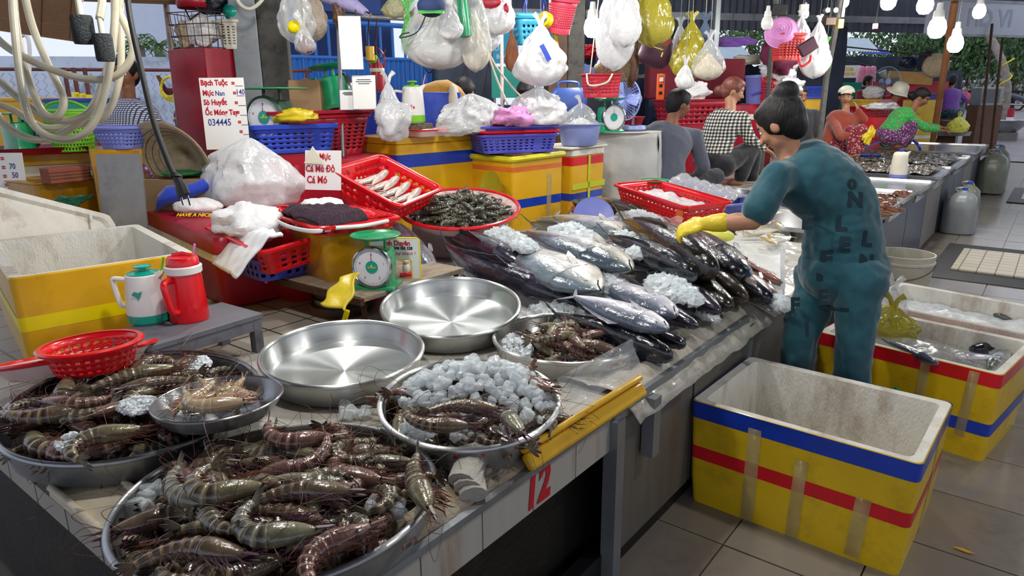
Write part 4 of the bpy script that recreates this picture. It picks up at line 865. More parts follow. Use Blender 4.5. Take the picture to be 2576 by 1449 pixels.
def film2(u, v): return V((-.38, 3.80, 0))+Rz(-.17) @ V((.70*(u-.5)+.0, .5*(v-.5), .335+.05*sin(u*pi)*sin(v*pi)+.02*noise.noise(V((u*7, v*5, 6)))))
stuff('bag_filler', MB().sheet(lambda u, v: film2(u, v)-V((0, 0, .10)), 20, 16), M_crush, 'ice under the wrapped fish in the red-banded box', 'ice')
for (a, b, z, kd, rl, lab, sd) in (((2360, 915), (2215, 852), .42, 'pearl', 60, 'long grey-green fish under film in the red-banded foam box', 201), ((2440, 880), (2560, 865), .36, 'navy', 40, 'dark fish at the right end inside the red-banded foam box', 202),
                               ((2490, 935), (2540, 880), .37, 'mullet', 50, 'small grey fish in the near right corner of the red-banded foam box', 203), ((2400, 895), (2520, 900), .40, 'pearl', 80, 'dark silvery fish in the middle of the red-banded foam box', 204)):
    layfish(a, b, z, z, kd, rl, lab, sd, group='fish in the aisle box')
solo('clear_film', MB().sheet(film2, 40, 30), M_bagt, 'clear crinkled film over the fish in the red-banded foam box', 'film')
layfish((2545, 805), (2440, 770), .33, .33, 'mullet', 70, 'silvery fish on slush in the white foam box', 205, group='fish in the aisle box')
p = on(2240, 820, .40); bag('yellow film bag with a fish standing in the red-banded foam box beside the leg', p-V((0, 0, .08)), .26, .2, .2, M_bagy, 3, hang=False)
p = on(2235, 790, .43); bag('clear empty bag behind the yellow bag in the aisle box', p-V((0, -.05, .06)), .16, .12, .2, M_bagt, 4, hang=False)
p = (-.61, 3.49, .28); solo('green_straw', MB().tube([(-.43, 3.45, .27), (-.36, 3.43, .2), (-.30, 3.41, .13)], .009, 6), M_dgreen, 'green plastic strip stuck on the red-banded foam box', 'strip')
solo('green_strip', MB().box((-.64, 3.515, .29), (.05, .006, .07), Rz(-.17)), M_dgreen, 'torn piece of green tape on the end of the red-banded foam box', 'tape')
solo('yellow_leaf', MB().prism([(-.02, 0), (.03, .006), (.05, -.004), (.01, -.012)], .003, Rx(pi/2)), M_amb, 'scrap of yellow tape lying on the floor by the blue-rimmed box', 'scrap', (-.06, 2.68, .008))
# buckets and jerry cans under the far stalls
def bucket(label, x, y, r, h):
    t = thing('bucket', label, 'bucket', (x, y, .004)); m = H('dirty_white_bucket', 'b9b3a2', .45, dirt='6a5a48', da=.7, dsc=4)
    part('body', MB().lathe([(0, 0), (r*.78, 0), (r*.8, .01), (r*.97, h*.86), (r*1.02, h*.87), (r*1.02, h*.9), (r*.98, h*.91), (r*1.0, h), (r*.96, h), (r*.77, .02), (0, .02)], 36), m, t)
    part('wire_handle', MB().tube([(r*1.03*cos(a), r*1.03*sin(a), h*.88-.5*r*abs(sin(a))) for a in [pi+pi*k/14 for k in range(15)]], .003, 5), M_rust, t)
    part('water', MB().lathe([(0, h*.8), (r*.94, h*.8)], 30), M_water, t); return t
bucket('large dirty white bucket standing under the stall behind the woman in teal', -.76, 5.55, .20, .48)
bucket('lower white bucket beside the large one, just behind the woman in teal', -.62, 4.98, .17, .30)
M_can = mat('murky_can', '74786a', .3, alpha=.93, var=.15, dirt='3c463e', da=.6, dsc=3, bump=.2, bsc=12)
def jerry(label, x, y, w, h, seed, m=M_can):
    t = thing('jerry_can', label, 'jerry can', (x, y, .004)); rd = random.Random(seed); n = 32; rings = []
    for z, k in ((0, .86), (.02, .97), (.1, 1), (.55, 1.0), (.72, .93), (.84, .74), (.92, .5), (.97, .22), (1.0, .16)):
        rings.append([V((cos(2*pi*i/n)*w/2*k*(1+.12*abs(sin(4*pi*i/n)))+.02*(z > .8), sin(2*pi*i/n)*w*.42*k*(1+.12*abs(sin(4*pi*i/n))), z*h+.006*noise.noise(V((i*.5, z*5, seed))))) for i in range(n)])
    part('can', MB().loft(rings), m, t); part('handle', MB().tube(bez([(-.1*w, 0, h*.93), (-.2*w, 0, h*1.02), (.12*w, 0, h*1.03), (.25*w, 0, h*.88)], 5), .014, 8), m, t); part('cap', MB().cyl((0.02, 0, h), (.02, 0, h+.03), .03), M_blue, t)
for i, (px, py, w, h, lab) in enumerate(((2400, 580, .34, .50, 'translucent jerry can of bluish water nearest to the buckets'), (2360, 565, .30, .52, 'cloudy jerry can right behind the bluish one'), (2455, 484, .42, .66, 'big greenish jerry can under the middle stall'), (2478, 470, .36, .68, 'jerry can half hidden behind the big greenish one'))):
    p = on(px-62 if i == 0 else px, py, 0); jerry(lab, max(p.x, -.8)+.0, p.y, w, h, i, M_can if i else mat('bluish_can', '8a8e90', .3, alpha=.9, var=.15, bump=.2, bsc=12))
# ================================================================ PEOPLE
TXC = bpy.data.textures.new('folds', 'CLOUDS'); TXC.noise_scale = .11; TXC.noise_depth = 2
def blobpart(name, mb, m, parent, vox, folds=0, smooth=4, label=None):
    o = part(name, mb, m, parent, smooth=None, label=label)
    r = o.modifiers.new('r', 'REMESH'); r.mode = 'VOXEL'; r.voxel_size = vox; r.use_smooth_shade = True
    s = o.modifiers.new('s', 'SMOOTH'); s.factor = .6; s.iterations = smooth
    if folds: d = o.modifiers.new('d', 'DISPLACE'); d.texture = TXC; d.strength = folds; d.mid_level = .5; d.texture_coords = 'LOCAL'
    return o
def hand(mb, w, d, nrm, curl=.5, s=1.0, r=.0, thumb=1):
    """palm, four unequal fingers with two bends, thumb from the side near its base"""
    d = d.normalized(); nrm = (nrm-d*nrm.dot(d)).normalized(); sd = d.cross(nrm)
    pl = w+d*.045*s; mb.cap(w, w+d*.02*s, .024*s+r, .028*s+r, side=sd, flat=.6)
    mb.ball(w+d*.052*s, (.047*s+r, .040*s+r, .016*s+r*.7), 14, 8, M=Matrix((d, sd, nrm)).transposed())
    for k, (o, l) in enumerate(((-.030, .068), (-.010, .076), (.010, .071), (.029, .056))):
        p = w+d*.082*s+sd*o*s; a = curl*.5; q = p.copy(); rr = .0095*s+r
        for j, f in enumerate((.45, .32, .23)):
            dd = d*cos(a)+nrm*sin(a)+sd*o*2.0; n_ = q+dd.normalized()*l*f*s*1.05; mb.cap(q, n_, rr, rr*.88, n=8); q = n_; rr *= .9; a += curl*.9
    p = w+d*.025*s+sd*-.030*s*thumb; dd = (d*.7-sd*.75*thumb+nrm*.3).normalized(); q = p+dd*.038*s; mb.cap(p, q, .013*s+r, .011*s+r, n=8); mb.cap(q, q+(d*.85-sd*.3*thumb+nrm*.4).normalized()*.032*s, .011*s+r, .009*s+r, n=8)
def person(label, J, skin, shirt, pants, hair, sleeve='short', look=(-1, 0, 0), up=(0, 0, 1), vox=.012, hs=1.0, torso=(.17, .115), female=True, hairstyle='bun', hat=None, curl=.6,
           wide=1.0, palm=None, glove=None, gloves=(), legs=True, folds=.02, pantw=1.0, shoes=None, bare_shin=False, collar=None, bodyscale=1.0, hand_s=1.0, hipside=None, tunic=False, hairs=1.0):
    root_loc = V((J['pelvis'].x, J['pelvis'].y, min(v.z for v in J.values()))); T = thing('person', label, 'person', root_loc)
    J = {k: V(v)-root_loc for k, v in J.items()}; k = bodyscale; body, sh, pn = MB(), MB(), MB(); tw, td = torso[0]*wide*k, torso[1]*k
    side = (J['shR']-J['shL']).normalized(); nb = (J['shL']+J['shR'])/2
    spine = bez([J['pelvis'], J['pelvis'].lerp(nb, .45)+(J['mid']-J['pelvis'].lerp(nb, .45) if 'mid' in J else V((0, 0, 0))), nb+(J['neck']-nb)*.15], 8)
    def torso_rings(mb, g):
        N = len(spine)-1
        for i in range(N):
            u = i/N; a, b = spine[i], spine[i+1]; w = lerp(tw*.98, tw*.86, min(1, u/.4)) if u < .4 else lerp(tw*.86, tw*.98, min(1, (u-.4)/.45)); w = w if u < .88 else w*.93
            f = td/tw*(1.0 if u < .8 else .92); ax = (b-a).normalized(); s_ = (side-ax*side.dot(ax)).normalized(); fr = s_.cross(ax)
            mb.ball((a+b)/2, (w+g, (w*f)+g, .07*k+g), 16, 8, M=Matrix((s_, fr, ax)).transposed())
    torso_rings(body, 0); torso_rings(sh, .014)
    for s_ in 'LR':
        sj, el, wr = J['sh'+s_], J['el'+s_], J['wr'+s_]; body.cap(nb.lerp(sj, .3), sj, .07*k, .058*k); body.cap(sj, el, .052*k, .040*k); body.cap(el, el.lerp(wr, .35), .040*k, .042*k); body.cap(el.lerp(wr, .35), wr, .042*k, .026*k)
        sh.cap(nb.lerp(sj, .2), sj, .082*k, .070*k)
        if sleeve == 'short': sh.cap(sj, sj.lerp(el, .70), .070*k, .076*k)
        else: sh.cap(sj, el, .066*k, .054*k); sh.cap(el, wr.lerp(el, .12), .054*k, .036*k)
        hd = J.get('hd'+s_, wr+(wr-el).normalized()*.1)-wr; hand(body, wr, hd, V(palm or (0, 0, -1)), curl, hs*hand_s*k, thumb=1 if s_ == 'L' else -1)
        if s_ in gloves:
            g = MB(); hand(g, wr, hd, V(palm or (0, 0, -1)), curl, hs*hand_s*k*1.08, r=.003, thumb=1 if s_ == 'L' else -1); ad = (el-wr).normalized()
            g.cap(wr, wr+ad*.03, .034*k, .040*k); g.cap(wr+ad*.03, wr+ad*.06, .040*k, .045*k); blobpart('rubber_glove', g, M_rubbery, T, min(vox, .008), folds=.006, smooth=2, label='yellow rubber glove')
    if legs:
        for s_ in 'LR':
            hp, kn, an = J['hp'+s_], J['kn'+s_], J['an'+s_]; body.cap(hp, kn, .080*k, .052*k); body.cap(kn, kn.lerp(an, .35), .052*k, .054*k); body.cap(kn.lerp(an, .35), an, .054*k, .034*k)
            tt = J.get('to'+s_, an+V((-.13, 0, -.05))); body.cap(an-V((0, 0, .03)), an.lerp(tt, .6)-V((0, 0, .012)), .034*k, .032*k); body.cap(an.lerp(tt, .6)-V((0, 0, .012)), tt, .034*k, .022*k, side=V((0, 1, 0)), flat=.8)
            pn.cap(J['pelvis'], hp, .12*k*pantw, .108*k*pantw); pn.cap(hp, kn, .100*k*pantw, .074*k*pantw)
            if not bare_shin: pn.cap(kn, an.lerp(kn, .1), .074*k*pantw, .062*k*pantw)
            if shoes: part('sandal', MB().box(((an+tt)/2)-V((0, 0, .035)), (.26, .095, .02), Rz(math.atan2((tt-an).y, (tt-an).x))), shoes, T)
        pn.ball(J['pelvis'], (tw*.98*pantw, td*(1.0 if tunic else 1.2)*pantw, .12), 14, 8, M=Matrix((side, V((0, 0, 1)).cross(side).normalized(), V((0, 0, 1)))).transposed())
    # head
    hc = J['head']; f = V(look).normalized(); u = V(up); u = (u-f*u.dot(f)).normalized(); r_ = f.cross(u); HM = Matrix((f, r_, u)).transposed(); h_ = .105*k*hs
    body.cap(nb+(J['neck']-nb)*.2, J['neck'], .062*k, .048*k); body.cap(J['neck'], hc-u*h_*.35-f*h_*.2, .047*k, .052*k)
    P_ = lambda x, y, z: hc+(f*x+r_*y+u*z)*h_
    body.ball(P_(-.05, 0, .18), (h_*.95, h_*.74, h_*.92), 18, 12, M=HM); body.ball(P_(.18, 0, -.42), (h_*.62, h_*.56, h_*.66), 14, 10, M=HM); body.ball(P_(.48, 0, -.92), (h_*.22, h_*.26, h_*.18), 10, 6, M=HM)
    body.cap(P_(.80, 0, -.02), P_(1.0, 0, -.32), h_*.09, h_*.15, n=10)
    for s_ in (-1, 1): body.ball(P_(.98, s_*.12, -.36), h_*.09, 8, 6); body.ball(P_(-.02, s_*.76, -.1), (h_*.2, h_*.09, h_*.3), 10, 8, M=HM); body.ball(P_(.60, s_*.36, -.28), (h_*.24, h_*.22, h_*.22), 8, 6, M=HM)
    if tunic: sh.ball(J['pelvis']-V((0, 0, .03)), (tw*1.08, td*1.12, .16), 16, 10, M=Matrix((side, V((0, 0, 1)).cross(side).normalized(), V((0, 0, 1)))).transposed())
    blobpart('body', body, skin, T, vox, smooth=3); blobpart('shirt', sh, shirt, T, max(vox, .011), folds=folds*k, smooth=5)
    if legs: blobpart('trousers', pn, pants, T, max(vox, .012), folds=folds*1.3*k, smooth=5)
    for s_ in (-1, 1):
        e = part('eye', MB().ball(P_(.70, s_*.29, .0), (h_*.11, h_*.15, h_*.07), 12, 8, M=HM), M_eye, T, smooth=180); part('iris', MB().ball(P_(.785, s_*.29, .0), (h_*.04, h_*.065, h_*.065), 10, 6, M=HM), M_iris, e, smooth=180)
        part('eyebrow', MB().tube([P_(.84, s_*.14, .2), P_(.82, s_*.32, .27), P_(.70, s_*.48, .2)], h_*.035, 5), hair, T)
    part('mouth', MB().tube([P_(.74, -.22, -.66), P_(.83, 0, -.64), P_(.74, .22, -.66)], [h_*.03, h_*.065, h_*.03], 8), M_lip, T, smooth=180)
    hr = MB(); hr.ball(P_(-.17, 0, .27), (h_*.98*hairs, h_*.83*hairs, h_*.95*hairs), 20, 12, M=HM); hr.ball(P_(-.45, 0, -.2), (h_*.62, h_*.72, h_*.75), 14, 10, M=HM); hr.ball(P_(.25, 0, .72), (h_*.6, h_*.6, h_*.36), 14, 8, M=HM)
    if hairstyle == 'bun': hr.ball(P_(-.72, 0, .98), (h_*.60, h_*.56, h_*.50), 14, 10, M=HM); hr.cap(P_(-.5, 0, .5), P_(-.7, 0, .9), h_*.45, h_*.5)
    if hairstyle == 'lowbun': hr.ball(P_(-1.15, 0, -.35), (h_*.5, h_*.52, h_*.48), 14, 10, M=HM)
    if hairstyle == 'short': hr.ball(P_(-.5, 0, -.05), (h_*.6, h_*.76, h_*.75), 14, 8, M=HM)
    if hairstyle == 'long': hr.cap(P_(-.7, 0, 0), P_(-.85, 0, -1.3), h_*.6, h_*.45)
    blobpart('hair', hr, hair, T, max(vox*.8, .008), folds=.012, smooth=2)
    if hat == 'cap':
        ht = MB(); rs = []
        for i in range(9): a = pi/2*i/8; rs.append([P_(-.1+1.12*cos(a)*cos(b), .95*cos(a)*sin(b), .45+.85*sin(a)) for b in [2*pi*q/24 for q in range(24)]])
        ht.loft(rs, cap=(False, True)); o = part('cap', ht, M_cream, T, smooth=60, solid=.004, label='cream cap'); part('peak', MB().sheet(lambda a, b: P_(.72+.85*b*(1-(2*a-1)**2*.35), (2*a-1)*.62, .52-.10*b-.12*(2*a-1)**2), 10, 4), M_cream, o, solid=.004)
    if hat == 'sun':
        ht = MB(); rs = []
        for rr, z in ((1.75, -.12), (1.5, .1), (1.12, .28), (1.08, .7), (.95, 1.15), (.6, 1.38), (.05, 1.42)): rs.append([P_(-.1+rr*cos(b), rr*.95*sin(b), z+.08*sin(3*b)*(rr > 1.3)) for b in [2*pi*q/28 for q in range(28)]])
        ht.loft(rs, cap=(False, True)); part('sun_hat', ht, M_cream, T, smooth=60, solid=.005, label='cream cloth sun hat')
    return T, P_, h_
def pat(name, kind, c1, c2, c3=None, sc=30, rough=.75):
    m = mat(name, c1, rough, sheen=.2); nt = m.node_tree; n = nt.nodes; L = nt.links.new; tc = [x for x in n if x.type == 'TEX_COORD'][0]; b = n['Principled BSDF']
    def ramp(src, a, c_, lo, hi):
        r = n.new('ShaderNodeMapRange'); r.inputs[1].default_value = lo; r.inputs[2].default_value = hi; L(src, r.inputs[0]); x = n.new('ShaderNodeMix'); x.data_type = 'RGBA'
        L(r.outputs[0], x.inputs[0])
        if isinstance(a, str): x.inputs[6].default_value = (*hx(a), 1)
        else: L(a, x.inputs[6])
        x.inputs[7].default_value = (*hx(c_), 1); return x.outputs[2]
    out = c1
    if kind == 'plaid':
        for ax in ('X', 'Z', 'Y'):
            w = n.new('ShaderNodeTexWave'); w.bands_direction = ax; w.inputs['Scale'].default_value = sc; w.inputs['Distortion'].default_value = .6; L(tc.outputs['Object'], w.inputs[0])
            if ax == 'Y': continue
            out = ramp(w.outputs[0], out, c2, .45, .55)
            if ax == 'X': first = w
            else:
                mu = n.new('ShaderNodeMath'); mu.operation = 'MULTIPLY'; L(first.outputs[0], mu.inputs[0]); L(w.outputs[0], mu.inputs[1])
                out = ramp(mu.outputs[0], ramp(first.outputs[0], ramp(w.outputs[0], c1, c3 or c1, .4, .6), c3 or c1, .4, .6), c2, .22, .34)
    if kind == 'check':
        k = n.new('ShaderNodeTexBrick'); k.offset = 0; L(tc.outputs['Object'], k.inputs[0])
        mp = n.new('ShaderNodeMapping'); mp.inputs['Rotation'].default_value = (pi/2, 0, 0); L(tc.outputs['Object'], mp.inputs[0]); L(mp.outputs[0], k.inputs[0])
        k.inputs['Scale'].default_value = sc; k.inputs['Brick Width'].default_value = .5; k.inputs['Row Height'].default_value = .5; k.inputs['Mortar Size'].default_value = .09
        k.inputs['Color1'].default_value = k.inputs['Color2'].default_value = (*hx(c1), 1); k.inputs['Mortar'].default_value = (*hx(c2), 1); out = k.outputs[0]
    if kind == 'floral':
        for s_, c_, lo in ((sc, c2, .30), (sc*1.3, c3 or c2, .26)):
            v = n.new('ShaderNodeTexVoronoi'); v.inputs['Scale'].default_value = s_; L(tc.outputs['Object'], v.inputs[0]); out = ramp(v.outputs['Distance'], c_, '000000', 0, 1) if False else _vf(nt, v, out, c_, lo)
    L(out, b.inputs['Base Color']); return m
def _vf(nt, v, a, c_, lo):
    n = nt.nodes; r = n.new('ShaderNodeMapRange'); r.inputs[1].default_value = lo; r.inputs[2].default_value = lo+.05; r.inputs[3].default_value = 1; r.inputs[4].default_value = 0; nt.links.new(v.outputs['Distance'], r.inputs[0])
    x = n.new('ShaderNodeMix'); x.data_type = 'RGBA'; nt.links.new(r.outputs[0], x.inputs[0]); x.inputs[7].default_value = (*hx(c_), 1)
    if isinstance(a, str): x.inputs[6].default_value = (*hx(a), 1)
    else: nt.links.new(a, x.inputs[6])
    return x.outputs[2]
M_tealc = mat('teal_cloth', '0f4a56', .8, sheen=.3, var=.12, sc=4); M_tealp = mat('dark_print', '0a2630', .8, var=.1)
M_grey = mat('grey_jersey', '4a4e5c', .85, sheen=.3, var=.08); M_blackc = mat('black_cloth', '17181e', .85, sheen=.3)
M_rustc = mat('rust_red_knit', '8e3a24', .85, sheen=.4, var=.12, sc=20); M_pinkc = mat('dusty_pink_cloth', 'b07888', .8, sheen=.3); M_purp = mat('purple_cloth', '6a3c96', .8, sheen=.3); M_maroon = mat('maroon_cloth', '6a2440', .8)
M_plaid = pat('black_white_plaid', 'plaid', 'dcd8cc', '16181c', '77766f', 9); M_check = pat('fine_blue_check', 'check', 'd8dae2', '34406c', sc=36); M_flor = pat('green_floral', 'floral', '1f9440', 'a05040', '5cc868', 32)
M_flor2 = pat('purple_floral', 'floral', '5c2458', 'c09cb8', '3a1c38', 34); M_flor3 = pat('red_dotted', 'floral', '7c1828', 'd8b0a8', '501020', 40); M_flor4 = pat('navy_floral', 'floral', '142a3c', '2c8c8c', '0c1624', 34)
# ---- the woman in teal, bending over the fish
J = dict(head=at(1962, 312, 3.02), neck=at(1985, 372, 3.03), shL=at(1950, 448, 2.88), shR=at(2048, 420, 3.26), mid=at(2105, 505, 3.06), pelvis=at(2122, 665, 3.10),
         elL=at(1893, 556, 2.88), wrL=at(1778, 562, 2.96), hdL=at(1700, 580, 3.02), elR=at(2040, 540, 3.42), wrR=at(2060, 600, 3.3), hpL=at(2158, 705, 3.0), hpR=at(2065, 705, 3.2), knL=at(2152, 850, 3.0), knR=at(2010, 850, 3.17))
J['anL'] = V((J['knL'].x+.03, J['knL'].y+.02, .09)); J['anR'] = V((J['knR'].x+.02, J['knR'].y+.02, .09)); J['toL'] = J['anL']+V((-.15, -.02, -.055)); J['toR'] = J['anR']+V((-.15, .02, -.055))
T, P_, h_ = person('woman in teal print pyjamas with a hair bun bending over the fish', J, M_skin, M_tealc, M_tealc, M_hair, look=(-.85, .05, -.52), up=(-.5, 0, .86), vox=.009, torso=(.19, .165), gloves=('L',), palm=(0, .5, -.8),
                   curl=.7, pantw=1.15, folds=.03, shoes=M_black, hand_s=1.0, tunic=True, wide=1.0, hairs=1.03)
shirt = [c for c in T.children if c.name.startswith('shirt')][0]; trou = [c for c in T.children if c.name.startswith('trousers')][0]; rd = random.Random(77)
for i, (ch, x, y, a) in enumerate((('L', 2130, 560, -.35), ('E', 2140, 615, -.3), ('L', 2190, 600, -.6), ('F', 2110, 690, 0), ('N', 2195, 660, -.4), ('F', 2000, 770, .1), ('E', 2070, 750, .1),
                                   ('I', 2030, 830, .1), ('L', 2150, 770, .1), ('E', 2030, 560, -.4), ('N', 2160, 500, -.5), ('o', 2160, 455, 0), ('E', 2105, 650, -.2))):
    tgt = trou if y > 690 else shirt; p = at(x, y, 2.84)-T.location; o = text(ch, .085, M_tealp, tgt, (0, 0, 0), off=.004, ext=.0); o.name = 'print_letter'
    bm = bmesh.new(); bm.from_mesh(o.data); bmesh.ops.triangulate(bm, faces=bm.faces[:]); bmesh.ops.subdivide_edges(bm, edges=bm.edges[:], cuts=2); bm.to_mesh(o.data); bm.free()
    o.location = p; o.rotation_euler = (R(76), 0, AZ+a*.5); w = o.modifiers.new('w', 'SHRINKWRAP'); w.target = tgt; w.wrap_method = 'PROJECT'; w.use_project_z = True; w.use_negative_direction = True; w.use_positive_direction = False; w.offset = .003; w.wrap_mode = 'ABOVE_SURFACE'
def sit(label, px, d, H_, **k):
    """px: dict of joint pixels, all near forward distance d (third value shifts the distance)"""
    J = {n: at(v[0], v[1], d+(v[2] if len(v) > 2 else 0)) for n, v in px.items()}; return person(label, J, bodyscale=H_, **k)
# ---- the man in the grey jersey
sit('man in a grey long-sleeved jersey seated with his back to us', dict(head=(1708, 262), neck=(1690, 305), shL=(1625, 338), shR=(1748, 345, .15), mid=(1672, 390), pelvis=(1665, 462), elL=(1620, 440, -.1), wrL=(1680, 470, .2), elR=(1770, 420, .1), wrR=(1742, 455, .35),
    hpL=(1640, 475, .1), hpR=(1700, 475, .1), knL=(1720, 470, .7), knR=(1800, 445, .35), anL=(1740, 510, .7), anR=(1800, 500, .4)), 6.6, 1.28, skin=M_skin2, shirt=M_grey, pants=M_blackc, hair=M_hair, sleeve='long', look=(.55, .8, -.25), hairstyle='short', vox=.016, female=False, torso=(.185, .12), bare_shin=True, folds=.012, hs=.9)
# ---- plaid
sit('woman in a black and white plaid shirt with reddish-brown hair', dict(head=(1845, 228), neck=(1838, 272), shL=(1795, 305, .1), shR=(1868, 300, -.1), mid=(1805, 345), pelvis=(1790, 400), elR=(1885, 350, -.1), wrR=(1925, 375, 0), elL=(1800, 360, .3), wrL=(1850, 390, .35),
    hpL=(1800, 415, .1), hpR=(1820, 415, -.1), knL=(1900, 370, .4), knR=(1890, 375, 0), anL=(1890, 450, .4), anR=(1862, 450, 0)), 7.6, 1.3, skin=M_skin, shirt=M_plaid, pants=M_blackc, hair=M_hairb, sleeve='long', look=(.9, .4, -.3), hairstyle='lowbun', vox=.016, torso=(.165, .115), folds=.012, hs=.9)
# ---- rust-red sweater, cream cap
sit('woman in a rust-red sweater and cream cap resting her cheek on her hand', dict(head=(2128, 243), neck=(2128, 280), shL=(2155, 298), shR=(2092, 300), mid=(2108, 330), pelvis=(2100, 368), elL=(2172, 300, -.1), wrL=(2158, 274, -.12), hdL=(2150, 258, -.12), elR=(2115, 345, -.3), wrR=(2172, 325, -.35), hdR=(2196, 335, -.35),
    hpL=(2110, 372, 0), hpR=(2090, 372, 0), knL=(2165, 328, -.4), knR=(2140, 330, -.3), anL=(2160, 382, -.35), anR=(2145, 385, -.3)), 9.6, 1.15, skin=M_skin, shirt=M_rustc, pants=M_flor3, hair=M_hair, sleeve='long', look=(.25, -1, 0), hairstyle='short', hat='cap', vox=.018, gloves=('R',), torso=(.18, .13), folds=.012, hs=.95)
# ---- green floral
sit('woman in a green floral blouse and purple trousers squatting over the seafood', dict(head=(2318, 245), neck=(2296, 275), shL=(2262, 285, .15), shR=(2285, 295, -.15), mid=(2255, 310), pelvis=(2238, 335), elR=(2328, 322, -.2), wrR=(2362, 327, -.2), hdR=(2382, 330, -.2), elL=(2320, 315, .3), wrL=(2365, 320, .2),
    hpL=(2235, 345, .1), hpR=(2240, 345, -.1), knL=(2300, 310, .2), knR=(2298, 312, -.15), anL=(2280, 360, .2), anR=(2268, 362, -.1)), 10.3, 1.18, skin=M_skin2, shirt=M_flor, pants=M_flor2, hair=M_hair, sleeve='long', look=(.9, -.1, -.5), hairstyle='lowbun', vox=.018, torso=(.17, .13), folds=.01, hs=.95)
# ---- pink with hat
sit('woman in dusty pink with a cream sun hat behind the green-bloused one', dict(head=(2262, 232), neck=(2248, 258), shL=(2225, 265), shR=(2255, 275), mid=(2230, 285), pelvis=(2225, 305), elR=(2262, 300), wrR=(2290, 290), elL=(2230, 300, .2), wrL=(2260, 300, .3), hpL=(2225, 310), hpR=(2235, 310), knL=(2265, 300), knR=(2265, 300), anL=(2255, 330), anR=(2260, 330)),
    12.0, 1.15, skin=M_skin2, shirt=M_pinkc, pants=M_maroon, hair=M_hair, sleeve='long', look=(.85, -.3, -.4), hairstyle='short', hat='sun', vox=.022, folds=.01)
# ---- purple
sit('person in a purple blouse and navy flowered trousers seen from behind', dict(head=(2396, 205), neck=(2392, 222), shL=(2372, 232), shR=(2412, 234), mid=(2390, 255), pelvis=(2388, 282), elL=(2350, 228, .2), wrL=(2330, 222, .3), elR=(2428, 250), wrR=(2420, 262, .2), hpL=(2380, 285), hpR=(2405, 285), knL=(2410, 255, .3), knR=(2420, 255, .3), anL=(2410, 292, .2), anR=(2415, 292, .2)),
    14.5, 1.15, skin=M_skin2, shirt=M_purp, pants=M_flor4, hair=M_hair, sleeve='long', look=(.2, 1, -.5), hairstyle='short', vox=.025, folds=.01)
# ---- man in the checked shirt behind the hoses
sit('man in a fine blue checked shirt sitting behind the lavender colander', dict(head=(312, 185), neck=(322, 240), shL=(370, 285), shR=(272, 290), mid=(325, 320), pelvis=(325, 400), elL=(405, 350), wrL=(370, 365, -.2), elR=(258, 345), wrR=(255, 340, -.35), hpL=(350, 420), hpR=(300, 420), knL=(370, 410, -.3), knR=(270, 410, -.3), anL=(370, 470, -.3), anR=(270, 470, -.3)),
    4.9, 1.12, skin=M_skin2, shirt=M_check, pants=M_blackc, hair=M_hair, look=(.95, -1, -.15), hairstyle='short', vox=.014, folds=.01, female=False, hs=.95)
# ---- man with the yellow hose
T, P_, h_ = sit('man in a maroon polo carrying a coil of yellow hose behind the fence', dict(head=(474, 190), neck=(478, 215), shL=(485, 225), shR=(452, 232), mid=(476, 265), pelvis=(470, 300), elR=(415, 232, -.1), wrR=(405, 208, -.2), elL=(495, 270), wrL=(455, 290, -.2), hpL=(480, 305), hpR=(460, 305), knL=(480, 350), knR=(455, 350), anL=(480, 410), anR=(455, 410)),
    9.2, 1.0, skin=M_skin2, shirt=M_maroon, pants=M_blackc, hair=M_hair, sleeve='long', look=(-.2, -.9, -.2), hairstyle='short', vox=.018, folds=.01, female=False)
p = at(428, 218, 8.9); mb = MB()
for k in range(5): mb.tube([p+(CR*cos(a)+CU*sin(a)*1.05)*(.115+.012*k)+CF*(.02*k+.02*sin(a*2+k)) for a in [2*pi*q/40 for q in range(40)]], .009, 6, closed=True)
solo('yellow_hose', mb, M_bandy, 'coil of yellow hose held up by the man in maroon', 'hose')
# ---- heads and shoulders half hidden behind the bags
def bust(label, x, y, d, hair, shirt, look, rz=0, skin=M_skin2, style='short'):
    s = 58*4.2/d; J = dict(head=at(x, y, d), neck=at(x, y+s*.95, d), shL=at(x-s*1.4, y+s*1.7, d), shR=at(x+s*1.4, y+s*1.7, d), mid=at(x, y+s*3, d), pelvis=at(x, y+s*5.2, d), elL=at(x-s*1.6, y+s*4, d), wrL=at(x-s*.8, y+s*5, d-.3), elR=at(x+s*1.6, y+s*4, d), wrR=at(x+s*.8, y+s*5, d-.3))
    for q in 'LR':
        o_ = CR*(.1 if q == 'R' else -.1); J['hp'+q] = V((J['pelvis'].x, J['pelvis'].y, J['pelvis'].z))+o_; kz = J['pelvis'].z-.02; f_ = V((CF.x, CF.y, 0)).normalized()*-.36; J['kn'+q] = J['hp'+q]+f_; J['an'+q] = V((J['kn'+q].x, J['kn'+q].y, CT+.09 if d < 9 else .1))
    pz = J['pelvis'].z-.16; g0 = CT if d < 9 else 0
    if pz-g0 > .06: solo('plastic_stool', MB().lathe([(.17, 0), (.13, pz-g0-.01), (0, pz-g0)], 20, cap=(True, False)), M_redd, 'stool under the '+label, 'stool', (J['pelvis'].x, J['pelvis'].y, g0))
    return person(label, J, skin, shirt, M_blackc, hair, look=look, hairstyle=style, vox=.016, folds=.01)
bust('person with black hair bowed behind the big grey film bag', 1168, 232, 5.9, M_hair, M_pinkc, (.1, -1, -1.4))
bust('person with dark hair bowed behind the bags on the red-rimmed basket stack', 1322, 235, 6.6, M_hair, M_blackc, (.4, -1, -.8))
bust('person with black hair beyond the bun of the woman in teal', 2012, 240, 8.6, M_hair, M_blackc, (.7, -.6, -.2), style='lowbun')
bust('small far figure with dark hair by the pink raincoats', 2185, 205, 14.5, M_hair, M_rustc, (1, -.2, -.2))

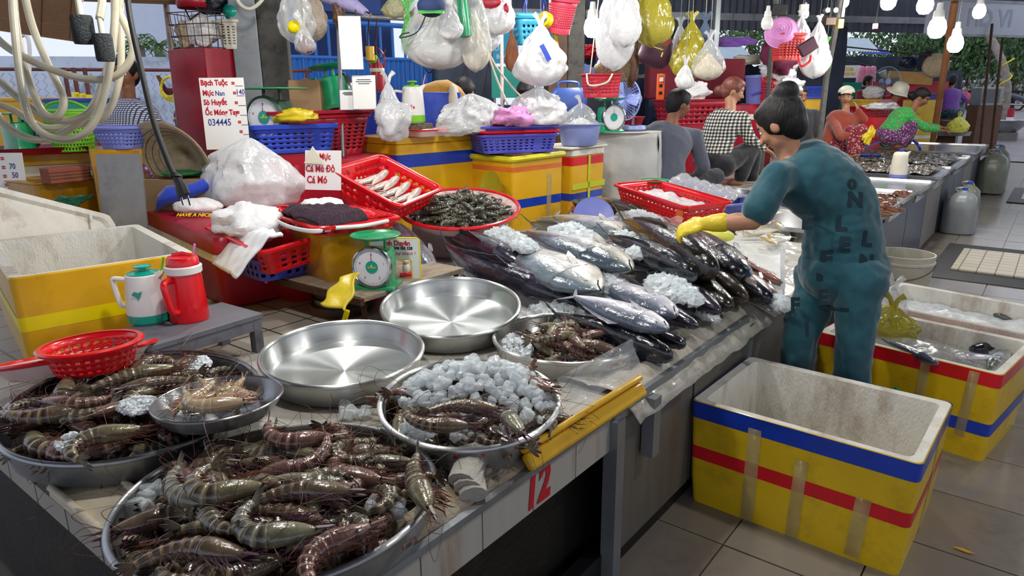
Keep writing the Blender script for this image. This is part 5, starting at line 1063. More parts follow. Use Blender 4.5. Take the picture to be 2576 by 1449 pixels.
def prop(px, py, d, w, l, label, cat, m, z0=CT, dz=0):
    p = at(px, py, d); top = p.z+dz
    if top-z0 > .02: solo(cat.replace(' ', '_'), MB().box((0, 0, (top-z0)/2), (w, l, top-z0)), m, label, cat, (p.x, p.y, z0), bevel=.01)
M_stool = H('stool_plastic', '24408c', .4); FEET = [o for o in COL.objects if o.name.startswith('person')]
for o, lab in ((FEET[1], 'grey jersey'), (FEET[2], 'plaid shirt'), (FEET[3], 'rust-red sweater'), (FEET[4], 'green floral blouse'), (FEET[5], 'dusty pink shirt'), (FEET[6], 'purple blouse'), (FEET[7], 'fine blue checked shirt')):
    z = o.location.z-.08; z0 = CT if o.location.y < 14.1 and o.location.x > -5 else 0
    if z-z0 > .03: solo('wooden_pallet', MB().box((0, 0, (z-z0)/2), (.42, .42, z-z0)), M_wood, 'low wooden pallet under the seller in the '+lab, 'pallet', (o.location.x, o.location.y, z0), bevel=.01)
# ================================================================ LEFT AND MIDDLE STALLS
def fr(a, b, L_, zb=None):                                         # front top edge a-b -> centre, heading, width, top
    a, b = V(a), V(b); d = V((b.x-a.x, b.y-a.y, 0)); W_ = d.length; n = V((-d.y, d.x, 0)).normalized(); c = (a+b)/2+n*L_/2; return V((c.x, c.y, (a.z+b.z)/2 if zb is None else zb)), math.atan2(d.y, d.x), W_, (a.z+b.z)/2
def m3(a, b, c, H_):                                               # tilted frame: a-b front rim edge, b-c right rim edge
    ex = (b-a); W_ = ex.length; ex.normalize(); ey = (c-b); ey -= ex*ey.dot(ex); L_ = ey.length; ey.normalize(); ez = ex.cross(ey)
    M = Matrix((ex, ey, ez)).transposed().to_4x4(); M.translation = (a+b)/2+ey*L_/2-ez*H_; return M, W_, L_
def slabbox(name, label, cat, c, rz, d, m, bev=.01, mats=None): 
    return solo(name, MB().box((0, 0, d[2]/2), d), m, label, cat, c, (0, 0, rz), bevel=bev)
# big amber foam box, far left
foam_box('large amber foam box with a bright yellow stripe, open and empty, at the left edge', (-3.225, 1.162, CT), R(78.7), .63, .89, .371, M_amb, ((.165, .22, M_bandy),), wall=.04, taper=.97)
A_, B_ = at(-120, 452, 3.1), at(282, 552, 3.75); ex = (B_-A_).normalized(); nn = (CO-A_).normalized()+V((0, 0, .7)); nn -= ex*nn.dot(ex); nn.normalize(); dn = ex.cross(nn)
if dn.z > 0: dn = -dn
t = thing('foam_board', 'white foam box lid leaning behind the large amber box', 'foam lid'); t.matrix_world = Matrix.Translation((A_+B_)/2+dn*.19) @ Matrix((ex, -dn, ex.cross(-dn))).transposed().to_4x4(); L_ = (B_-A_).length
part('slab', MB().loft([[V((x, y, z)) for x, y in rrect(w, l, .05, 4)] for w, l, z in ((L_, .40, -.03), (L_, .40, .02), (L_-.06, .34, .02), (L_-.08, .32, .0))]), M_foam, t)
part('rib', MB().box((.24, 0, .01), (.015, .34, .02)).box((-.2, 0, .01), (.015, .34, .02)), M_foam, t)
# front red cool box, bench and jugs
N = on(535, 597, .985); rz = R(-10.7); ex = V((cos(rz), sin(rz), 0)); ey = V((-sin(rz), cos(rz), 0)); c = N-ex*.62+ey*.45
t = cooler('large red cool box with a white band under the heap of white bags', (c.x, c.y, CT), rz, 1.24, .90, .365, M_redd, M_redd, lidh=.085, bandh=.045)
text('HIỆP', .085, M_wink, t, (.60, -.14, .13), (pi/2, 0, pi/2), off=.003)
t = thing('bench', 'small grey painted bench carrying the two jugs', 'bench', (-2.47, 1.19, CT), R(93)); m = M_bench = H('grey_paint', '6c6c74', .5, dirt='2c2824', da=.7, dsc=7)
part('seat', MB().box((0, 0, .16), (.46, .27, .022)), m, t, bevel=.003); part('apron', MB().box((0, -.125, .13), (.44, .012, .045)).box((0, .125, .13), (.44, .012, .045)), m, t)
for i in (-1, 1):
    for j in (-1, 1): part('leg', MB().box((i*.205, j*.115, .075), (.035, .035, .15)), m, t)
p = on(378, 806, .792); t = jug('white jug with teal lid and base standing on the grey bench', p, AZ, .215, .074, M_white, M_teal, M_teal, M_white, straw=M_lime, baseh=.17)
part('painted_flower', MB().prism([(-.02, 0), (-.008, .012), (.004, .006), (.02, .014), (.012, -.004), (.004, -.02), (-.006, -.008)], .002, c=(.005, -.071, .12)), M_teal, t)
p = on(479, 802, .792); t = thing('thermos_jug', 'red plastic flask with a white collar standing on the grey bench', 'jug', p, AZ)
M_redj = H('bright_red_plastic', 'd8101c', .28, coat=.3)
part('body', MB().lathe([(0, 0), (.066, 0), (.069, .01), (.066, .08), (.059, .17), (.057, .185)], 32), M_redj, t); part('collar', MB().lathe([(.057, .18), (.064, .184), (.065, .208), (.058, .212)], 32), M_white, t)
l = part('lid', MB().lathe([(.056, .208), (.055, .235), (.05, .244), (0, .246)], 32), M_redj, t); part('lid_grip', MB().tube([(-.035, 0, .245), (0, .006, .252), (.035, 0, .245)], .009, 8, flat=.6), M_redj, l)
part('handle', MB().tube(bez([(-.03, -.055, .165), (-.035, -.088, .16), (-.03, -.095, .13), (-.02, -.09, .06), (-.01, -.066, .045)], 6), .013, 10), M_redj, t); part('straw', MB().cyl((.03, .02, .235), (.045, .02, .285), .004), M_bagpk, t)
# red tray and red colander, left
t = thing('plastic_tray', 'round white plastic tray with a red rim under the red colander', 'tray'); t.matrix_world = Matrix.Translation((-2.494, .822, .775)) @ tiltM(-2.494, .822, -15) @ Matrix.Scale(.93, 4)
part('pan', MB().lathe([(0, -.055), (.21, -.055), (.25, -.01), (.255, 0), (.245, -.004), (.205, -.048), (0, -.048)], 56), M_palepink, t); part('rim', MB().tube([(.256*cos(2*pi*k/56), .256*sin(2*pi*k/56), 0) for k in range(56)], .009, 8, closed=True), M_redj, t)
t = basket('round red colander standing on the red-rimmed tray at the left', (0, 0, 0), 0, .272, .272, .08, M_redj, cols=30, rows=3, taper=.80, round_=True, rim=.010, frame=0, barf=.45, z0=.12, z1=.8, cat='colander'); t.matrix_world = Matrix.Translation((-2.313, .802, .778)) @ tiltM(-2.313, .802, -4)
# low rusty table
t = thing('low_table', 'low rusty table carrying the green scale and the amber-wrapped tub', 'table', (-2.78, 2.12, CT)); TZ = .79
part('top', MB().box((0, 0, TZ-CT-.012), (1.16, .64, .024)), M_board, t, bevel=.003); part('rusty_edge', MB().box((0, -.325, TZ-CT-.02), (1.17, .02, .03)), M_rust, t)
for i in (-1, 1):
    for j in (-1, 1): part('leg', MB().cyl((i*.55, j*.29, 0), (i*.55, j*.29, TZ-CT-.02), .012, n=8), M_rust, t)
scale_('green spring scale with a round green pan on the low table beside the empty trays', (-2.285, 1.965, TZ), AZ-.15, .90)
# name board beside the scale, lucky cat
t = thing('name_board', 'white name board with a yellow edge standing behind the green scale', 'sign', on(1000, 700, .79), AZ-.1); Mw = H('board_white', 'e6e4e0', .3, var=.02)
def pr(a, o=0): return [(x+(o if x > .1 else -o), z+(o if z > .1 else 0)) for x, z in a]
o1 = [(-.12, 0), (-.12, .175), (-.11, .19), (.095, .19), (.11, .18), (.11, .0), (.07, 0), (.07, .085), (.06, .09), (-.05, .09), (-.05, 0)]
part('panel', MB().prism(o1, .004), Mw, t, smooth=None); part('border', MB().tube([(x, 0, z) for x, z in o1], .0035, 6, closed=True), M_bandy, t)
text('nh Duyên', .032, M_redink, t, (.012, -.003, .165), off=.001, sx=.9); text('0344 565 528', .02, M_blk, t, (.03, -.003, .142), off=.0008, sx=.85); text('quý khách !', .021, M_redink, t, (.04, -.003, .118), shear=.35)
t = thing('cat_figurine', 'tiny white beckoning cat figurine on a red base behind the scale', 'figurine', on(1022, 694, .79), AZ+.4)
part('base', MB().box((0, 0, .006), (.05, .04, .012)), M_redj, t); part('body', MB().ball((0, 0, .038), (.018, .016, .028), 12, 8).ball((0, 0, .072), (.014, .013, .013), 12, 8).cap((.012, 0, .05), (.018, 0, .085), .006, .006, n=8).ball((-.009, 0, .087), .005, 6, 4).ball((.006, 0, .087), .005, 6, 4), M_white, t, smooth=180); part('collar', MB().lathe([(.0125, .058), (.014, .060), (.0125, .062)], 12), M_redj, t)
# amber-wrapped tub with red lidded basket, mat
tb = (-2.62, 2.04); foam_box('square tub wrapped in crinkled amber tape under the red lidded basket', (tb[0], tb[1], TZ), R(-12), .37, .36, .22, M_amb2, (), taper=.84, lid=.004)
t = basket('red shopping basket with a white handle and lattice lid on the amber tub', (tb[0], tb[1], TZ+.225), R(-12), .42, .40, .045, M_redj, cols=24, rows=1, taper=.93, rim=.018, frame=0)
lt = MB(); 
for k in range(13): u = (k-6)/6*.185; lt.box((u, 0, .055), (.008, .36, .006)); lt.box((0, u*.94, .055), (.38, .008, .006))
part('lid', lt, M_redj, t, smooth=None); part('lid_hump', MB().loft([[V((x, y, z)) for x, y in rrect(w, w*.9, .05, 4)] for w, z in ((.3, .055), (.26, .07), (.2, .076))]), M_redj, t)
part('handle', MB().tube(bez([(-.215, -.15, .03), (-.19, -.225, .028), (.0, -.24, .022), (.19, -.225, .028), (.215, -.15, .03)], 6), .010, 8, flat=.7), M_white, t)
part('side_handle', MB().tube(bez([(.225, -.13, .035), (.235, 0, .03), (.225, .13, .035)], 5), .009, 8), M_white, t)
M_mat = mat('rag_mat', '3c2c3c', .95, var=.5, sc=70, bump=1, bsc=120, dirt='a06068', da=.9, dsc=60, stretch=(1, 6, 1)); M_mat2 = mat('mat_green', '2c4438', .95, var=.5, sc=80)
p = V((tb[0]-.03, tb[1]-.09, TZ+.225))
def matf(u, v): x, y = (u-.5)*.46, (v-.5)*.22; e = max(0, abs(x)-.19); q = Rz(R(-12)) @ V((x, y-.02*cos(x*12), 0)); return V((p.x+q.x, p.y+q.y, p.z+.088-.9*e+.012*noise.noise(V((x*20, y*20, 0)))+.01*cos(x*9)-max(0, -.07-y)*.7))
solo('rag_mat', MB().sheet(matf, 50, 24), M_mat, 'shaggy multicoloured rag mat draped over the red lattice lid', 'mat', solid=.012)
# lavender basket, red basket with white bags
basket('lavender-blue basket at the bottom of the white paper pile', (-2.96, 1.865, TZ), R(-5), .50, .34, .11, M_viol, cols=34, rows=2, rim=.016, handles=True, frame=6)
basket('red basket full of white plastic bags standing in the lavender-blue one', (-2.92, 1.90, TZ+.085), R(-8), .60, .42, .13, M_redj, cols=36, rows=3, rim=.016, rot=(R(7), R(4), R(-8)))
M_whp = mat('white_bag_film', 'e8e6e6', .45, alpha=.97, var=.04, bump=.8, bsc=26, sss=.1)
def crumple(name, label, c, w, d, h, seed, m=M_whp, cat='plastic bag', rz=0, amp=.35, fr_=5, rot=None, n=40):
    mb = MB(); rs = []; o = seed*7.3
    for j in range(22):
        a = -pi/2+pi*j/21*.999+.001; ring = []
        for i in range(n):
            b = 2*pi*i/n; v = V((cos(a)*cos(b), cos(a)*sin(b), sin(a))); k = 1+amp*(noise.noise(v*1.6+V((o, 0, 0)))+.6*abs(noise.noise(v*fr_+V((0, o, 0))))-.2+.35*noise.noise(v*fr_*2.2+V((0, 0, o)))); ring.append(V((v.x*w/2*k, v.y*d/2*k, max(-h*.5, v.z*h/2*k)+h/2)))
        rs.append(ring)
    mb.loft(rs); o_ = solo(name, mb, m, label, cat, c, rot or (0, 0, rz), smooth=70); return o_
crumple('white_bag_pile', 'crumpled white plastic bags heaped in the red basket, left heap', (-2.99, 1.80, TZ+.15), .34, .30, .17, 1, rz=.3, amp=.38, fr_=6)
crumple('white_bag_pile', 'smooth white plastic bag standing up in the red basket, right heap', (-2.72, 2.02, TZ+.16), .30, .24, .19, 2, rz=-.2, amp=.3)
def wb(u, v): q = Rz(R(-14)) @ V(((u-.5)*.34, (v-.75)*.22, 0)); return V((-2.80+q.x, 1.72+q.y, TZ+.225-.22*max(0, .72-v)**1.1+.014*noise.noise(V((u*7, v*5, 1)))))
solo('white_paper', MB().sheet(wb, 26, 22), H('white_sheet', 'e8e8ea', .6, var=.02, bump=.3, bsc=12), 'flat white sheets hanging over the front of the red basket', 'paper', solid=.012)
# things on the front cool box
Zc = CT+.365
p = on(640, 522, Zc); bag('big shiny white bag of bags lying on the red cool box', (p.x, p.y, Zc-.005), .56, .36, .42, M_bagw, 5, hang=False, rz=AZ, contents=M_whp, crump=.09, squash=.95, knot=False)
p = on(500, 540, Zc); crumple('printed_bag', 'small white bag with yellow printing at the foot of the big white bag', (p.x, p.y, Zc), .26, .16, .09, 8, rz=AZ, amp=.15)
text('HAVE A NICE', .03, M_gold, None, tuple(on(488, 541, Zc+.055)), (R(35), 0, AZ-.1), off=.001, name='bag_print'); o = bpy.data.objects['bag_print'] if 'bag_print' in bpy.data.objects else COL.objects[-1]; COL.objects[-1].parent = None
bp = [o for o in COL.objects if o.data and getattr(o.data, 'name', '').startswith('bag_print')][0]; pb = [o for o in COL.objects if o.name.startswith('printed_bag')][0]; bpy.context.view_layer.update(); mw = bp.matrix_world.copy(); bp.parent = pb; bp.matrix_parent_inverse = pb.matrix_world.inverted(); bp.name = 'lettering'
M_bluec = H('royal_blue_cloth', '1c3cae', .8, sheen=.3, bump=.3, bsc=40)
p = on(452, 532, Zc); t = thing('blue_bag', 'royal blue cloth bag lying on the red cool box under the dangling plug', 'cloth', (p.x, p.y, Zc), AZ+.35)
fld = MB(); fld.loft([[V((x*.12+.012*k, cos(b)*.07*w, .005+(sin(b)+1)*.05*w+.018*k)) for b in [2*pi*q/20 for q in range(20)]] for k, (x, w) in enumerate(((-1, .15), (-.92, .75), (-.6, 1.05), (-.1, .9), (.3, .8), (.7, .85), (1.0, .7), (1.15, .2)))]); part('cloth', fld, M_bluec, t, smooth=70)
# conical hat, cardboard box, green pan and steel sheet
M_straw = mat('palm_straw', 'b8a488', .7, var=.2, sc=30, bump=.5, bsc=90, dirt='5c4a34', da=.5); p = at(425, 420, 3.95)
t = thing('conical_hat', 'straw conical hat standing on edge behind the red cool box', 'hat', p, rot=(R(-72), R(-8), AZ-.25))
part('cone', MB().lathe([(.27, 0), (.20, .06), (.10, .13), (.0, .19)], 40), M_straw, t, solid=.004)
for k in range(9): part('hoop', MB().tube([((.27-.028*k)*cos(2*pi*q/40), (.27-.028*k)*sin(2*pi*q/40), .006+.0205*k) for q in range(40)], .0025, 4, closed=True), M_wood, t)
part('chin_strap', MB().tube(bez([(-.2, -.1, .0), (-.12, -.05, -.05), (-.1, .05, -.04), (-.08, .12, .0)], 6), .012, 6, flat=.3), M_flor2, t)
M_card = H('cardboard', '9a7c58', .8, var=.1, dirt='5c4630', da=.4)
p = at(462, 450, 4.0); t = thing('cardboard_box', 'open cardboard box behind the blue cloth', 'box', (p.x, p.y, Zc-.02), AZ-.1); part('carton', MB().box((0, 0, .09), (.36, .24, .20)), M_card, t); part('flap', MB().box((-.17, 0, .17), (.08, .22, .004), Ry(.7)), M_card, t)
solo('green_disc', MB().lathe([(0, 0), (.10, 0), (.115, .008), (.118, .016), (.11, .012), (0, .005)], 40), M_green, 'green metal scale pan lying on the cardboard box', 'pan', (p.x, p.y, Zc+.19))
a = at(255, 398, 3.6); b = at(340, 388, 3.75); d = b-a; t = solo('steel_sheet', MB().box((0, 0, -.22), (.24, .012, .46)), H('grey_steel', '8c8a88', .4, metal=.5, dirt='5a5048'), 'grey steel sheet standing on edge between the amber boxes and the red cool box', 'sheet', (a+b)/2, (R(-6), 0, AZ+.0))
# left stall: boxes, tray, green scale, colanders, brick
a, b = at(25, 395, 4.1), at(400, 378, 4.5); c, rz, W_, zt = fr(a, b, .5); foam_box('white foam box with an amber lid under the red plastic tray at the left', (c.x, c.y, CT), rz, W_, .5, zt-CT-.06, M_cream, lid=.07, lidm=M_amb)
a2, b2 = at(90, 462, 3.75), at(262, 450, 4.05); c2, r2, W2, z2 = fr(a2, b2, .42); foam_box('box wrapped in glossy amber tape with a brick on it', (c2.x, c2.y, CT), r2, W2, .42, z2-CT, M_amb2, lid=.004)
t = thing('brick', 'red hollow clay brick lying on the amber-taped box', 'brick', on(168, 450, z2+.02), r2); t.location.z = z2+.004; M_clay = H('fired_clay', '8e4a34', .8, bump=.3)
part('block', MB().box((0, 0, .042), (.22, .10, .084)), M_clay, t, bevel=.006); part('groove', MB().box((0, -.0505, .025), (.218, .003, .006)).box((0, -.0505, .042), (.218, .003, .006)).box((0, -.0505, .059), (.218, .003, .006)), M_wood, t)
def net(u, v): a = at(150, 495, 3.6).lerp(at(240, 490, 3.8), u); return a+V((0, -.1, -.05))*v+V((0, 0, .01*noise.noise(V((u*6, v*6, 0)))))
solo('green_net', MB().sheet(net, 20, 10), H('green_mesh', '2c6a50', .7, dirt='6c5a34'), 'scrap of green netting hanging from the amber-taped box', 'net', solid=.003)
zt2 = zt+.012
t = thing('plastic_tray', 'long red plastic tray under the lime colander', 'tray', (a+b)/2+V((-.05, .1, .012))); t.location = (lerp(a.x, b.x, .22), lerp(a.y, b.y, .22)+.1, zt2); t.rotation_euler = (0, 0, rz)
part('pan', MB().loft([[V((x, y, z)) for x, y in rrect(w, l, .03, 3)] for w, l, z in ((.70, .34, 0), (.76, .40, .04), (.78, .42, .042), (.75, .39, .036), (.69, .33, .006))]), M_redd, t)
p = at(52, 372, 4.15); scale_('green scale seen from behind at the far left edge', (p.x, p.y, zt2+.01), AZ+2.7, .92, pan='square', detail=False)
p = at(185, 365, 4.2); t = thing('colander', 'lime green pierced bucket standing on the long red tray', 'basket', (p.x, p.y, zt2+.01), AZ); mb = MB(); nn, rws = 40, 9
def lm(u, v): r = lerp(.105, .135, v); return V((r*cos(2*pi*u), r*sin(2*pi*u), v*.24))
mb.sheet(lm, nn*2, rws*2+2, hole=lambda i, j: 1 <= j <= rws*2-1 and (i+j//2 % 2) % 2 == 0 and j % 2 == 1); part('body', mb, M_lime, t, solid=.004); part('rim', MB().tube([(.137*cos(2*pi*k/40), .137*sin(2*pi*k/40), .24) for k in range(40)], .007, 6, closed=True), M_lime, t)
part('handle', MB().tube(bez([(-.137, 0, .235), (-.08, -.03, .28), (.05, -.03, .29), (.137, 0, .24)], 6), .008, 6), M_lime, t)
p = at(311, 372, 3.95); basket('round lavender colander in front of the man in the checked shirt', (p.x, p.y, p.z-.0), 0, .30, .30, .12, M_lav, cols=34, rows=4, taper=.66, round_=True, rim=.012, frame=0, barf=.4, cat='colander')
slabbox('wooden_block', 'amber-taped box end carrying the lavender colander', 'box', (p.x-.12, p.y, CT), rz, (.26, .4, p.z-CT), M_amb2)
p = at(120, 345, 4.5); crumple('clear_bag', 'pinkish clear bag between the green scale and the lime bucket', (p.x, p.y, zt2), .16, .14, .14, 4, m=M_bagt)
p = at(40, 300, 5.6); foam_box('amber crate behind the far-left green scale', (p.x, p.y, CT), AZ+.1, .9, .5, p.z-CT+.14, M_amb, lid=.03)
p = at(240, 290, 5.4); foam_box('blue-lidded crate behind the lime bucket', (p.x, p.y, CT), AZ+.1, .55, .4, p.z-CT+.1, M_teal, lid=.03, lidm=M_blue)
p = at(215, 262, 6.6); 
for k, (x, y) in enumerate(((190, 240), (206, 243), (222, 246))): q = at(x, y, 6.8); solo('yellow_crate_post', MB().box((0, 0, -.12), (.05, .05, .30)), M_bandy, ('yellow upright bar behind the lime bucket, leftmost of three', 'yellow upright bar behind the lime bucket, middle of three', 'yellow upright bar behind the lime bucket, rightmost of three')[k], 'bar', q)
# price boards
def board(label, a, w, h, rz, lines, tilt=0, m=None):
    t = thing('price_board', label, 'sign', a, rot=(tilt, 0, rz)); part('panel', MB().box((w/2, 0, -h/2), (w, .004, h)), m or Mw, t)
    for s_, x, z, sz, mt in lines: text(s_, sz, mt, t, (x*w, -.003, -z*h), off=.0015 if mt is M_redink else .0004, align='LEFT', sx=.8)
    return t
a = at(500, 196, 3.95); W_ = px2m(108, 4.0); Hh = px2m(175, 4.0)
bl = [('Bạch Tuộc', .03, .07, .042, M_redink), ('Mực', .05, .21, .042, M_redink), ('Nan', .33, .215, .04, M_blueink), ('Sò Huyết', .05, .34, .042, M_redink), ('Ốc Móng Tay', .06, .48, .042, M_redink), ('140', .80, .20, .042, M_blueink), ('034445', .10, .62, .055, M_blueink)]
bl += [('=', .72+.015*k, .08+.135*k, .04, M_redink) for k in range(7)]+[('___', .80+.015*k, .08+.135*k, .035, M_blk) for k in range(7)]
board('white price board lettered in red, with four seafood names', a, W_, Hh, AZ+.08, bl, R(-2))
board('white price strip with handwritten figures at the left edge', at(-40, 385, 3.9), px2m(95, 3.9), px2m(100, 3.9), AZ, [('=', .42, .15+.22*k, .045, M_redink) for k in range(4)]+[('70', .62, .34, .045, M_blueink), ('50', .66, .56, .045, M_blueink), ('50', .68, .78, .045, M_blueink)], R(-4))
t = board('folded white sign lettered in red behind the squid basket', at(768, 378, 3.75), px2m(98, 3.75), px2m(98, 3.75), AZ-.22, [('Mực', .40, .16, .045, M_redink), ('Cá Mú Đỏ', .02, .47, .05, M_redink), ('Cá Mó', .05, .75, .055, M_redink)], R(-10))
part('folded_corner', MB().prism([(0, 0), (.12, -.005), (.05, .09)], .006, c=(.0, -.012, -.07)), M_cream, t)
# middle row
a, b = at(735, 424, 4.3), at(997, 372, 4.85); c, rz, W_, z_c = fr(a, b, .5); cooler('red cool box with a white stripe under the blue and red baskets', (c.x, c.y, CT), rz, W_, .5, z_c-CT, M_redd, M_redd, lidh=.13, bandh=.06)
ZC2 = z_c
a, b = at(632, 322, 4.1), at(848, 306, 4.35); c, rz, W_, z_ = fr(a, b, .38); basket('blue lattice basket holding a yellow glove and the white-dialled scale', (c.x, c.y, z_-.17), rz, W_, .38, .17, M_blue, cols=36, rows=4, rim=.026, handles=False, frame=9, barf=.35)
slabbox('crate', 'hidden crate carrying the blue basket behind the big white bag', 'crate', (c.x, c.y+.05, CT), rz, (W_*.9, .34, z_-.172-CT), M_redd)
p = at(680, 310, 4.3); scale_('large scale with a white dial and rusty square green pan standing in the blue basket', (p.x, p.y+.03, z_-.1), AZ-.30, 1.28, pan='square', m=mat('old_green_paint', '2c4a38', .5, dirt='3c2418', da=.8, dsc=6), rust=True)
p = at(745, 302, 4.2); crumple('rubber_glove', 'yellow rubber glove lying on the rim of the blue basket', (p.x, p.y, p.z-.02), .26, .1, .09, 12, m=M_rubbery, cat='glove', rz=AZ, amp=.4, fr_=3)
a, b = at(838, 300, 4.45), at(947, 278, 4.75); c, rz, W_, z_ = fr(a, b, .62); c -= (b-a).normalized()*.18; basket('deep red lattice basket under the QR card stands', (c.x, c.y, ZC2+.003), rz, W_+.36, .5, z_-ZC2, M_redd, cols=40, rows=7, rim=.02, frame=0, barf=.4); ZR = z_
basket('second deep red basket nested in the first, rim slightly higher', (c.x, c.y, ZR-.06), rz, W_+.40, .52, .09, M_redd, cols=40, rows=2, rim=.02, frame=0, barf=.4); ZR += .035
p = at(832, 272, 4.75); scale_('green spring scale leaning sideways on the deep red baskets', (p.x, p.y+.05, ZR), AZ+2.2, 1.12, rot=(R(-4), R(8), AZ+2.35), detail=False)
for x, y0, y1, w, lab, mt in ((880, 228, 276, 46, 'small blue and white payment card stand on the red basket', M_blue), (918, 193, 274, 56, 'tall white payment card stand on the red basket', M_galv)):
    d_ = 4.5 if w > 50 else 4.55; p = at(x, y1, d_); hh = px2m(y1-y0, d_); ww = px2m(w, d_); t = thing('card_stand', lab, 'card stand', p, rot=(R(-8), 0, AZ+.05)); part('card', MB().box((0, 0, hh/2), (ww, .004, hh)), Mw, t); part('border', MB().box((0, .001, hh/2), (ww*1.05, .004, hh*1.03)), mt, t)
    part('lettering_lines', MB().box((0, -.004, hh*.88), (ww*.6, .002, .004)).box((0, -.004, hh*.82), (ww*.7, .002, .004)).box((0, -.004, hh*.76), (ww*.5, .002, .004)), M_blk, t)
p = at(752, 278, 4.75); t = slabbox('cardboard_box', 'brown carton behind the white-dialled scale', 'box', (p.x, p.y+.1, ZC2), AZ, (px2m(78, 4.8), .25, p.z-ZC2+.20), M_card)
p = at(762, 212, 4.85); t = thing('oil_bottle', 'bottle of yellow oil with a green cap lying on the carton', 'bottle', p, rot=(0, R(75), AZ)); part('bottle', MB().lathe([(0, -.1), (.03, -.1), (.033, -.05), (.033, .03), (.012, .07)], 16), mat('oil', 'b8b02c', .1, trans=.5), t); part('cap', MB().cyl((0, 0, .07), (0, 0, .1), .022), M_dgreen, t)
a, b = at(998, 357, 4.75), at(1217, 324, 5.3); c, rz, W_, z_ = fr(a, b, .5); foam_box('tall amber foam box with a blue band in the middle of the stall', (c.x, c.y, CT), rz, W_, .5, z_-CT-.05, M_amb, ((z_-CT-.21, z_-CT-.12, M_bandb),), taper=.99, lid=.05); ZB1 = z_
p = at(1066, 322, 4.85); t = thing('plastic_tray', 'shallow pink tray with a red rim on the tall amber box', 'tray', (p.x, p.y, ZB1+.004), rz)
part('pan', MB().loft([[V((x, y, z)) for x, y in rrect(w, l, .03, 3)] for w, l, z in ((.22, .2, 0), (.27, .24, .045), (.26, .23, .042), (.21, .19, .006))]), M_palepink, t); part('rim', MB().tube([(x, y, .045) for x, y in rrect(.275, .245, .03, 3)], .007, 6, closed=True), M_redj, t)
p = at(1052, 300, 4.95); solo('whetstone', MB().lathe([(0, 0), (.10, 0), (.105, .02), (.10, .055), (0, .058)], 24), mat('pebble_stone', '6c5c4c', .8, var=.5, sc=40, bump=.6), 'round brown stone slab under the flowered jug', 'stone', (p.x, p.y, ZB1+.03))
p = at(1040, 286, 4.9); t = jug('white flowered jug with a lime base and lid on the round stone', (p.x, p.y, ZB1+.09), AZ, px2m(102, 4.9), px2m(29, 4.9), M_white, M_lime, M_lime, M_white, straw=M_bagpk, baseh=.19, rtop=.84)
for i, (dx, dz, c_) in enumerate(((-.015, .11, M_redj), (.0, .12, M_bagpk), (.016, .108, M_redj), (-.004, .10, M_lime))): part('painted_flower', MB().ball((dx, -px2m(29, 4.9)*.98, dz), (.007, .003, .009), 8, 6), c_, t)
p = at(988, 255, 4.55); bag('white bag hanging down over the corner of the amber box', at(975, 203, 4.6), px2m(62, 4.6), .15, px2m(110, 4.6), M_bagw, 31, contents=M_whp, rz=AZ)
crumple('white_bag', 'lower crumpled white bag between the red cool box and the amber box', at(990, 356, 4.55)+V((0, 0, 0)), px2m(92, 4.55), .2, px2m(100, 4.55), 33, m=M_bagw, rz=AZ, amp=.35)
p = at(950, 198, 5.4); t = thing('thermos_jug', 'red thermos with a looped carrying handle behind the card stands', 'jug', (p.x, p.y, p.z-.1), AZ); part('body', MB().lathe([(0, 0), (.055, 0), (.055, .17), (.05, .19)], 24), M_redd, t); part('band', MB().lathe([(.056, .15), (.057, .152), (.057, .175), (.056, .177)], 24), M_cream, t); part('lid', MB().lathe([(.05, .19), (.045, .215), (.02, .225), (.02, .25), (0, .25)], 24), M_redd, t)
part('handle', MB().tube(bez([(-.055, 0, .18), (-.06, 0, .27), (0, 0, .33), (.06, 0, .27), (.055, 0, .18)], 6), .006, 6), M_redd, t)
slabbox('crate', 'blue crate behind the card stands', 'crate', (p.x-.1, p.y+.05, 0), AZ, (1.4, .3, p.z-.105), M_blue)
p = at(1165, 318, 5.0); bag('large grey-white film bag resting on the amber box', (p.x-.0, p.y+.1, ZB1), px2m(165, 5.0), .34, px2m(100, 5.0), M_bagw, 37, hang=False, rz=AZ, contents=mat('grey_parcels', '9aa4a6', .5, bump=.5, bsc=12), crump=.16, knot=False)
p = at(1130, 318, 4.8); crumple('clear_bag', 'flattened clear bag in front of the large grey-white bag', (p.x, p.y+.05, ZB1), px2m(110, 4.8), .16, .08, 39, m=M_bagt, rz=AZ)
# the mustard animal-hood jacket
p = at(1098, 262, 5.5); t = thing('hooded_jacket', 'mustard hooded jacket with button eyes hanging behind the flowered jug', 'jacket', p, AZ); Mm = H('mustard_fleece', 'b4822c', .9, sheen=.5, bump=.4)
part('jacket', MB().loft([[V((x*px2m(60, 5.5)+.02*sin(b*3), cos(b)*.09*w, sin(b)*.16*w+.03*x)) for b in [2*pi*q/24 for q in range(24)]] for x, w in ((-1.1, .3), (-.9, .8), (-.4, 1), (.1, 1.1), (.6, 1.05), (1, .7), (1.15, .3))]), Mm, t, smooth=80)
part('lining', MB().ball((px2m(45, 5.5), -.08, .03), (.05, .03, .12), 14, 10), M_cream, t, smooth=180); part('button_eye', MB().ball((px2m(18, 5.5), -.115, -.05), (.016, .008, .016), 10, 6), M_pupil, t)
